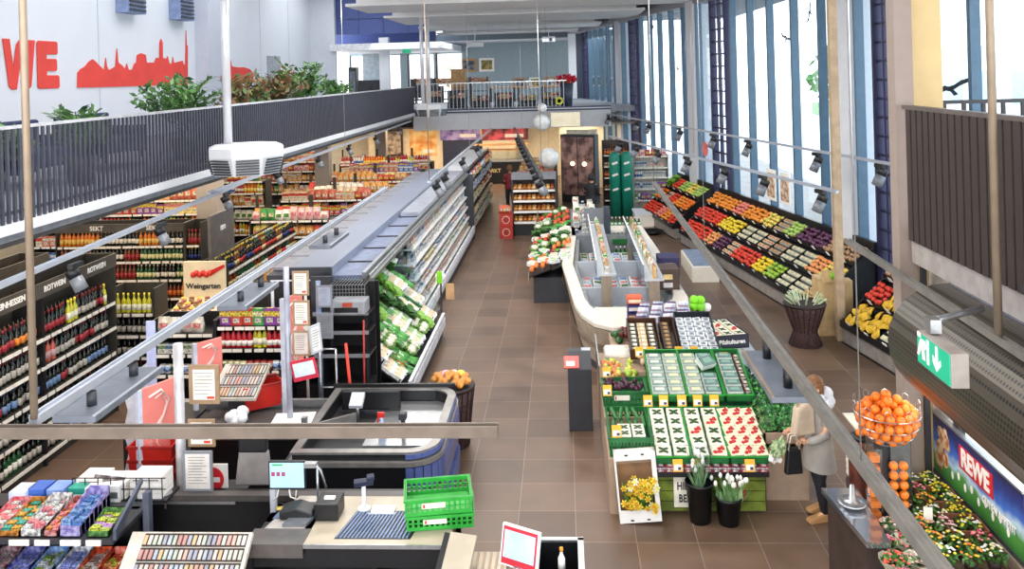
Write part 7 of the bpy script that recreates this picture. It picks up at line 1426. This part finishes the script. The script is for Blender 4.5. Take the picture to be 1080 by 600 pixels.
# steel counter
sc_ = thing('steel_counter', 'polished steel counter edge with round steel bowl below the juice machine', 'counter', (2.4, 7.4, 0)); S().prism([(.1, 0), (.3, 0), (.34, .95), (.0, .95)], .84, .89).obj('worktop', mat('mirror_steel', '#c8ccd4', .12, .9, var=.03), sc_); S().prism([(.14, .03), (.27, .03), (.3, .9), (.04, .9)], 0, .84).obj('cabinet', BROWN, sc_)
t = thing('steel_bowl', 'round polished steel bowl on the steel counter', 'bowl', (2.58, 8.0, .89)); S().lathe([(.06, 0), (.12, .03), (.13, .05), (.1, .04), (.03, .06), (.02, .2), (.0, .2)], 24).obj('bowl', STEEL, t)
t = thing('fruit_pyramid', 'stack of oranges and cut fruit beside the person', 'fruit', (2.98, 9.12, 0)); S().lathe([(.06, 0), (.1, .6)], 14).obj('stand', BROWN, t)
for k in range(14): inst(bpy.data.meshes.get('mixed_%d' % (k % 3)) or S().sph(.05, (0, 0, 0), 10, 7).mesh('mixed_%d' % (k % 3), colm(('#f08030', '#e8e0d0', '#d84838')[k % 3])), 'display_fruit', Matrix.Translation((2.98 + .06 * math.cos(k * 2.1), 9.12 + .06 * math.sin(k * 2.1), .64 + k * .02)), ('orange', 'white', 'red')[k % 3] + ' fruit in the pile beside the person', 'fruit', 'fruit in the pile beside the person')
# flower tables
ft = thing('flower_table', 'brown wooden table tray of potted spring flowers under the banner', 'table', (3.0, 7.2, 0)); S().box(0, .72, 0, 1.6, .62, .66).obj('tabletop', mat('flower_table_wood', '#6e5a48', .6, var=.15), ft)
for (a, b, c, e) in ((0, .72, -.02, .02), (0, .72, 1.56, 1.6), (-.02, .02, 0, 1.6), (.7, .74, 0, 1.6)): S().box(a, b, c, e, .62, .76).obj('rim', mat('flower_rim', '#8a7a6a', .5), ft)
for a in (.04, .62):
    for b in (.05, 1.48): S().box(a, a + .06, b, b + .06, 0, .62).obj('leg', BROWN, ft)
ft2 = thing('flower_table', 'lower table of pink and red bouquets in front of the slanted rail', 'table', (2.5, 6.75, 0)); S().box(.1, .48, 0, 1.25, .6, .64).obj('tabletop', mat('flower_table_wood', '#6e5a48'), ft2)
for a in (.12, .4):
    for b in (.03, 1.1): S().box(a, a + .05, b, b + .05, 0, .6).obj('leg', BROWN, ft2)
def flowerpot(name, loc, c, c2_, lab, grp, r=.1, sleeve=True, n=70):
    t = thing(name, lab, 'flowers', loc, 0, grp); S().lathe([(r * .45, 0), (r * .6, .09), (r * .5, .09)], 10).obj('pot', BROWN, t)
    mb = S(); leaf_cloud(mb, n, r * 1.05, (0, 0, .13), .035, .6); mb.obj('foliage', mat('flower_leaf', '#25521f', .5, col2='#5c8a3c', scale=20), t)
    mb = S()
    for k in range(22):
        a = random.uniform(0, 2 * PI); q = r * math.sqrt(random.random()); z = .16 + .07 * (1 - q / r); mb.m(k % 2); mb.at((q * math.cos(a), q * math.sin(a), z)).lathe([(.004, 0), (.016, .008), (.006, .016)], 6)
    mb.obj('blossoms', [colm(c, .5, var=.2), colm(c2_, .5, var=.2)], t)
    if sleeve: S().lathe([(r * .55, .06), (r * 1.1, .17)], 10, True, False).obj('sleeve', mat('paper_sleeve', '#d8d0b8', .6), t)
    return t
fl = [('#f2dc30', '#e8c828'), ('#f0ece4', '#e8d8a0'), ('#f2dc30', '#f0e8c0'), ('#e8a0a8', '#f0d0c8'), ('#f08040', '#f0c030'), ('#c8486a', '#e89090'), ('#f4e03c', '#e8e8e0')]
wn_ = ['bright yellow', 'white', 'lemon yellow', 'pale pink', 'orange', 'deep pink', 'yellow and white']
k = 0; grid = []
for j in range(7):
    for i in range(3):
        q = (0, 1, 2, 1, 5, 0, 3, 4, 2, 6, 1, 0, 4, 3, 6, 4, 2, 5, 6, 4, 1)[k]
        flowerpot('potted_flower', (3.11 + i * .23 + random.uniform(-.02, .02), 8.68 - j * .215, .66), *fl[q], '%s potted flowers on the flower table under the banner' % wn_[q], '%s potted flowers on the flower table' % wn_[q], .1, False, 60); k += 1
for j in range(2):
    t = thing('wooden_flower_crate', 'small brown wooden crate among the potted flowers, %s' % ('the farther one', 'the nearer one')[j], 'crate', (3.32, 8.2 - j * .52, .74), -.05)
    for (a, b, c, e) in ((0, .34, 0, .015), (0, .34, .3, .315), (0, .015, 0, .315), (.325, .34, 0, .315)): S().box(a, b, c, e, 0, .1).obj('side_board', mat('crate_brown', '#7a4c34', .7, var=.15), t)
for j in range(8):
    q = (4, 5, 5, 3, 1, 3, 4, 5)[j]; flowerpot('bouquet', (2.69 + (j % 2) * .2, 7.85 - (j // 2) * .27, .64), *(('#e85030', '#f07858'), ('#d83050', '#e87080'), ('#e06078', '#f0a0a8'), ('#f0d8d0', '#e8a8a0'))[(j * 3) % 4], '%s bouquet on the lower bouquet table' % ('orange-red', 'crimson', 'rose pink', 'blush')[(j * 3) % 4], '%s bouquets on the lower bouquet table' % ('orange-red', 'crimson', 'rose pink', 'blush')[(j * 3) % 4], .12, True, 60)
t = thing('white_plant_tag', 'white pointed plant tag among the flowers', 'tag', (3.05, 8.55, .85)); S().prism([(-.05, 0), (.05, 0), (.05, .09), (0, .14), (-.05, .09)], 0, .004, 'y').obj('card', PAPER, t)
t = thing('plant_label', 'pale label sign standing between the yellow flowers', 'sign', (3.2, 7.85, .82)); S().box(-.04, .04, 0, .006, 0, .14).obj('card', CWHITE, t)
# banner
bn = thing('advertising_banner', 'long blue meadow advertising banner with a red and white logo panel', 'banner', (3.73, 7.25, .8)); bn.rotation_euler.z = 0
def banner_mat():
    m = bpy.data.materials.new('banner_print'); m.use_nodes = True; nt = m.node_tree; b = nt.nodes['Principled BSDF']; tc = nt.nodes.new('ShaderNodeTexCoord'); sx = nt.nodes.new('ShaderNodeSeparateXYZ'); nz = nt.nodes.new('ShaderNodeTexNoise'); nz.inputs['Scale'].default_value = 5
    ad = nt.nodes.new('ShaderNodeMath'); ad.operation = 'MULTIPLY_ADD'; ad.inputs[1].default_value = .22; mr = nt.nodes.new('ShaderNodeMapRange'); mr.inputs[1].default_value = 0.1; mr.inputs[2].default_value = .68
    nt.links.new(tc.outputs['Object'], sx.inputs[0]); nt.links.new(tc.outputs['Object'], nz.inputs[0]); nt.links.new(nz.outputs['Fac'], ad.inputs[0]); nt.links.new(sx.outputs['Z'], ad.inputs[2]); nt.links.new(ad.outputs[0], mr.inputs[0])
    rp = nt.nodes.new('ShaderNodeValToRGB'); e = rp.color_ramp.elements; e[0].position = 0; e[0].color = lin('#2f6a2c'); e[1].position = 1; e[1].color = lin('#20204c')
    for p, c in ((.3, '#4a8c3c'), (.42, '#b8d0e0'), (.55, '#3c6cc0'), (.75, '#2a3a84')): n_ = e.new(p); n_.color = lin(c)
    nt.links.new(mr.outputs[0], rp.inputs[0]); nt.links.new(rp.outputs[0], b.inputs['Base Color']); b.inputs['Roughness'].default_value = .5; return m
S().box(0, .03, 0, 1.72, 0, .58).obj('printed_panel', banner_mat(), bn); S().box(-.01, .04, 0, 1.72, .58, .6).obj('top_edge', STEEL, bn); S().box(-.01, .04, 0, 1.72, -.05, 0).obj('bottom_edge', DGREY, bn)
S().box(-.006, 0, .5, 1.14, .28, .5).obj('red_logo_panel', colm('#cc1e26'), bn)
text('REWE', .24, bn, (-.01, .82, .39), (PI / 2, 0, -PI / 2), PAPER, ext=.003, off=.008, sx=.85)
text('GUTEN APPETIT', .1, bn, (-.01, .4, .2), (PI / 2, 0, -PI / 2), PAPER, ext=.003, off=.001, sx=.8)
mb = S(); [mb.sph(.05 + .02 * (k % 3), (0, 1.45 + .09 * math.sin(k * 1.7) + k * .008, .47 - k * .04), 8, 6, 1) for k in range(10)]; o = mb.obj('food_picture', mat('food_print', '#a85c30', .5, col2='#e8c89c', scale=14), bn); o.scale = (.08, 1, 1)
for k in range(9): o = S().sph(.03, (0, 1.3 - k * .13, .12 + .05 * (k % 2)), 6, 4, 1.4).obj('daisy', PAPER, bn); o.scale = (.06, 1, 1)
for k in range(3): S().box(0.04, .08, .05 + k * .78, .09 + k * .78, -.8, .5).obj('support_post', DGREY, bn)
# panels behind: white door with framed notice, pale wall
struct('door_2', S().box(3.78, 3.82, 8.62, 9.08, 0, 2.9), mat('door_white', '#cfccc8', .5))
t = thing('framed_plan', 'black-framed escape plan on the white panel behind the exit sign', 'notice', (3.77, 8.66, 1.75)); S().box(-.01, .01, 0, .4, 0, .45).obj('frame', BLACK, t); S().box(-.015, -.01, .03, .37, .03, .42).obj('sheet', colm('#d8d4b8'), t)
struct('door_3', S().box(3.78, 3.84, 8.5, 8.62, 0, 2.9), DGREY)
struct('window_12', S().box(3.8, 3.81, 4.0, 8.5, 1.45, 2.9), GLASS)
struct('floor_entrance', S().box(3.86, 9.0, 3.0, 12.3, 0.0, .02), mat('entrance_floor', '#d8d0bc', .4, var=.1, scale=3))
t = thing('entrance_barrier', 'dark low barrier on the pale entrance floor behind the banner', 'barrier', (4.6, 7.0, .02)); S().box(0, .06, 0, 1.9, .1, .9).obj('panel', mat('barrier_dark', '#57544e', .4), t); S().box(-.02, .08, -.02, 1.92, .9, .94).obj('rail', STEEL, t); S().box(-.05, .11, 0, .1, 0, .1).obj('foot', DGREY, t); S().box(-.05, .11, 1.8, 1.9, 0, .1).obj('foot', DGREY, t)

# ================================================================== PEOPLE
SKIN = mat('skin', '#d9a585', .5, var=.04); HAIR = mat('hair_brown', '#7a5030', .6, var=.3, scale=30)
def body(parent, joints, edges, radii, root, name='body', m_=SKIN):
    me = bpy.data.meshes.new(name); me.from_pydata(joints, edges, []); o = bpy.data.objects.new(name, me); COL.objects.link(o); o.parent = parent
    import bmesh
    bm = bmesh.new(); bm.from_mesh(me); lay = bm.verts.layers.skin.verify(); bm.verts.ensure_lookup_table()
    for i, v in enumerate(bm.verts): r = radii[i]; v[lay].radius = r if hasattr(r, '__len__') else (r, r); v[lay].use_root = (i == root)
    bm.to_mesh(me); bm.free(); me.materials.append(m_)
    sk = o.modifiers.new('skin', 'SKIN'); sk.use_smooth_shade = True; sk.branch_smoothing = .6; sb = o.modifiers.new('sub', 'SUBSURF'); sb.levels = 2; sb.render_levels = 2
    return o
def person(label, loc, rz, top, legs, hair, H=1.65, coat=None, hold=False):
    t = thing('person', label, 'person', loc, rz)        # local: faces +x
    s = H / 1.7
    J = [(0, 0, .95), (0, 0, 1.12), (0, 0, 1.32), (.01, 0, 1.44), (.03, 0, 1.52), (.04, 0, 1.6), (.04, 0, 1.66),
         (0, .17, 1.38), (0, -.17, 1.38), (.03, .22, 1.12), (.03, -.22, 1.12), (.22, .17, 1.02), (.22, -.17, 1.02), (.29, .15, 1.03), (.29, -.15, 1.03),
         (0, .09, .88), (0, -.09, .88), (.06, .1, .5), (-.02, -.1, .5), (.0, .1, .1), (-.12, -.1, .12), (.12, .11, .04), (.01, -.11, .04)]
    J = [(x * s, y * s, z * s) for x, y, z in J]
    E_ = [(0, 1), (1, 2), (2, 3), (3, 4), (4, 5), (5, 6), (2, 7), (2, 8), (7, 9), (8, 10), (9, 11), (10, 12), (11, 13), (12, 14), (0, 15), (0, 16), (15, 17), (16, 18), (17, 19), (18, 20), (19, 21), (20, 22)]
    Rr = [.13, .12, .13, .06, .05, .085, .07, .06, .06, .045, .045, .035, .035, .025, .025, .09, .09, .062, .062, .042, .042, .03, .03]
    body(t, J, E_, [r * s for r in Rr], 0)
    # head details
    h = S().at((.055 * s, 0, 1.6 * s)); h.lathe([(.02, -.11), (.06, -.09), (.082, -.03), (.086, .03), (.07, .08), (.03, .11), (0, .115)], 14); h.at((.13 * s, 0, 1.585 * s)).sph(.016, (0, 0, 0), 6, 5, 1.4)
    for y_ in (-.03, .03): h.at((.132 * s, y_, 1.615 * s)).sph(.008, (0, 0, 0), 6, 4)
    for y_ in (-.086, .086): h.at((.05 * s, y_, 1.6 * s)).sph(.02, (0, 0, 0), 6, 5, 1.3)
    h.obj('face', SKIN, t)
    mb = S().at((.03 * s, 0, 1.615 * s)); mb.lathe([(.092, -.1), (.1, -.04), (.1, .04), (.08, .09), (.03, .125), (0, .13)], 14); mb.obj('hair', hair, t)
    # hands: palm with five fingers
    for sy in (1, -1):
        hx, hy, hz = .3 * s, .15 * s * sy, 1.03 * s; mb = S(); mb.at((hx, hy, hz)).lathe([(.01, -.035), (.032, -.02), (.036, .01), (.028, .035)], 8)
        mb.at()
        for q in range(4): yy = hy + (q - 1.5) * .018; L = (.055, .068, .064, .048)[q]; mb.tube([(hx + .02, yy, hz + .01), (hx + .02 + L * .6, yy, hz + .005), (hx + .02 + L * .85, yy, hz - .02), (hx + .02 + L * .6, yy, hz - .04)], .009, 6, [.009, .009, .008, .006])
        mb.tube([(hx, hy - sy * .03, hz), (hx + .03, hy - sy * .05, hz - .01), (hx + .055, hy - sy * .04, hz - .02)], .01, 6, [.011, .01, .007]); mb.obj('hand', SKIN, t)
    # clothes
    mb = S(); lv = [(.62 if coat else .86, .19, .24), (.85, .165, .21), (1.05, .14, .185), (1.25, .145, .205), (1.38, .13, .2), (1.44, .075, .09)]
    n = 18; vs = []; fs = []
    for z, a, b in lv:
        for i in range(n): g = 2 * PI * i / n; vs.append((a * s * math.cos(g), b * s * math.sin(g) * (1 + .0 * math.sin(5 * g)), z * s))
    for k_ in range(len(lv) - 1):
        for i in range(n): j = (i + 1) % n; fs.append((k_ * n + i, k_ * n + j, (k_ + 1) * n + j, (k_ + 1) * n + i))
    mb.add(vs, fs, True)
    for sy in (1, -1): mb.tube([(0, .17 * s * sy, 1.38 * s), (.02 * s, .215 * s * sy, 1.24 * s), (.03 * s, .225 * s * sy, 1.1 * s), (.14 * s, .2 * s * sy, 1.05 * s), (.25 * s, .165 * s * sy, 1.02 * s)], .06, 10, [.07 * s, .066 * s, .06 * s, .055 * s, .05 * s])
    mb.obj('coat' if coat else 'jacket', top, t)
    mb = S()
    for (hip, kn, an) in ((15, 17, 19), (16, 18, 20)): mb.tube([J[hip], Vector(J[hip]).lerp(Vector(J[kn]), .5), J[kn], Vector(J[kn]).lerp(Vector(J[an]), .6), J[an]], .08, 10, [.1 * s, .09 * s, .072 * s, .065 * s, .055 * s])
    mb.obj('trousers', legs, t)
    for sy, an in ((1, 19), (-1, 20)):
        x, y_, z = J[an]; mb = S().at((x + .05, y_, z - .1 if z > .1 else z - .095)); mb.prism([(-.1, 0), (.13, 0), (.17, .02), (.15, .05), (.05, .075), (-.04, .1), (-.1, .09)], -.045, .045, 'y'); mb.obj('shoe', mat('shoe_tan', '#b48858', .5) if coat else BLACK, t, bev=.015)
    return t
w1 = person('woman in a long beige-grey coat with white scarf, holding tulips and bags', (2.72, 9.52, 0), math.radians(196), mat('coat_greige', '#a09a92', .8, var=.08), mat('trousers_black', '#1e1e26', .7), HAIR, 1.52, True)
mb = S(); [mb.sph(.075, (-.02 + .09 * math.cos(k), .1 * math.sin(k), 1.3 + .03 * math.sin(k * 2.2)), 10, 7, .9) for k in range(9)]; [mb.sph(.085, (-.1, .04 * math.sin(k * 2), 1.36 - k * .075), 10, 7, .8) for k in range(4)]; mb.obj('scarf', mat('scarf_white', '#dcdcE2'.lower(), .8, var=.06, bump=.4, scale=14), w1)
t = thing('tote_bag', 'soft beige shoulder bag held by the woman', 'bag', (2.52, 9.36, .98), math.radians(20)); S().prism([(-.15, 0), (.13, 0), (.11, .3), (.02, .36), (-.1, .3)], -.05, .06, 'y').obj('body', mat('bag_beige', '#c0ac94', .7), t, bev=.03); S().tube([(-.08, 0, .3), (-.03, 0, .48), (.08, 0, .32)], .012, 6).obj('strap', mat('bag_beige', '#c0ac94'), t)
t = thing('handbag', 'black bag with pale handles hanging from the woman’s hand'.replace('’', "'"), 'bag', (2.38, 9.3, .58), math.radians(10)); S().prism([(-.1, 0), (.1, 0), (.08, .28), (-.07, .28)], -.04, .04, 'y').obj('body', BLACK, t, bev=.02); mb = S(); [mb.tube([(-.06, y_, .27), (-.03, y_, .42), (.03, y_, .42), (.06, y_, .27)], .008, 6) for y_ in (-.03, .03)]; mb.obj('handle', mat('handle_cream', '#d8ccb8', .6), t)
t = thing('tulip_bunch', 'bunch of green-white tulips held head down by the woman', 'flowers', (2.27, 9.28, 1.0)); t.rotation_euler = (0, math.radians(200), 0); mb = S(); [mb.tube([(0, 0, 0), (random.uniform(-.05, .05), random.uniform(-.05, .05), .22)], .008, 4) for _ in range(14)]; leaf_cloud(mb, 60, .07, (0, 0, .15), .05, 1.6); mb.obj('stems', mat('tulip_leaf', '#7c9a68', .5, col2='#c8d4a8', scale=20), t); mb = S(); [mb.sph(.022, (random.uniform(-.06, .06), random.uniform(-.05, .05), .27 + random.uniform(-.03, .03)), 8, 6, 1.4) for _ in range(9)]; mb.obj('blossoms', PAPER, t)
person('person in a dark red jacket standing in the aisle by the bread shelf', (-2.0, 30.5, 0), math.radians(100), mat('jacket_dark_red', '#7a2024', .7), mat('trousers_black', '#1e1e26'), HAIR, 1.65)
person('person in black standing behind the vegetable table by the marbled unit', (.82, 27.2, 0), math.radians(60), mat('jacket_black', '#17171b', .7), mat('trousers_black', '#1e1e26'), mat('hair_black', '#1a1616', .6), 1.68)
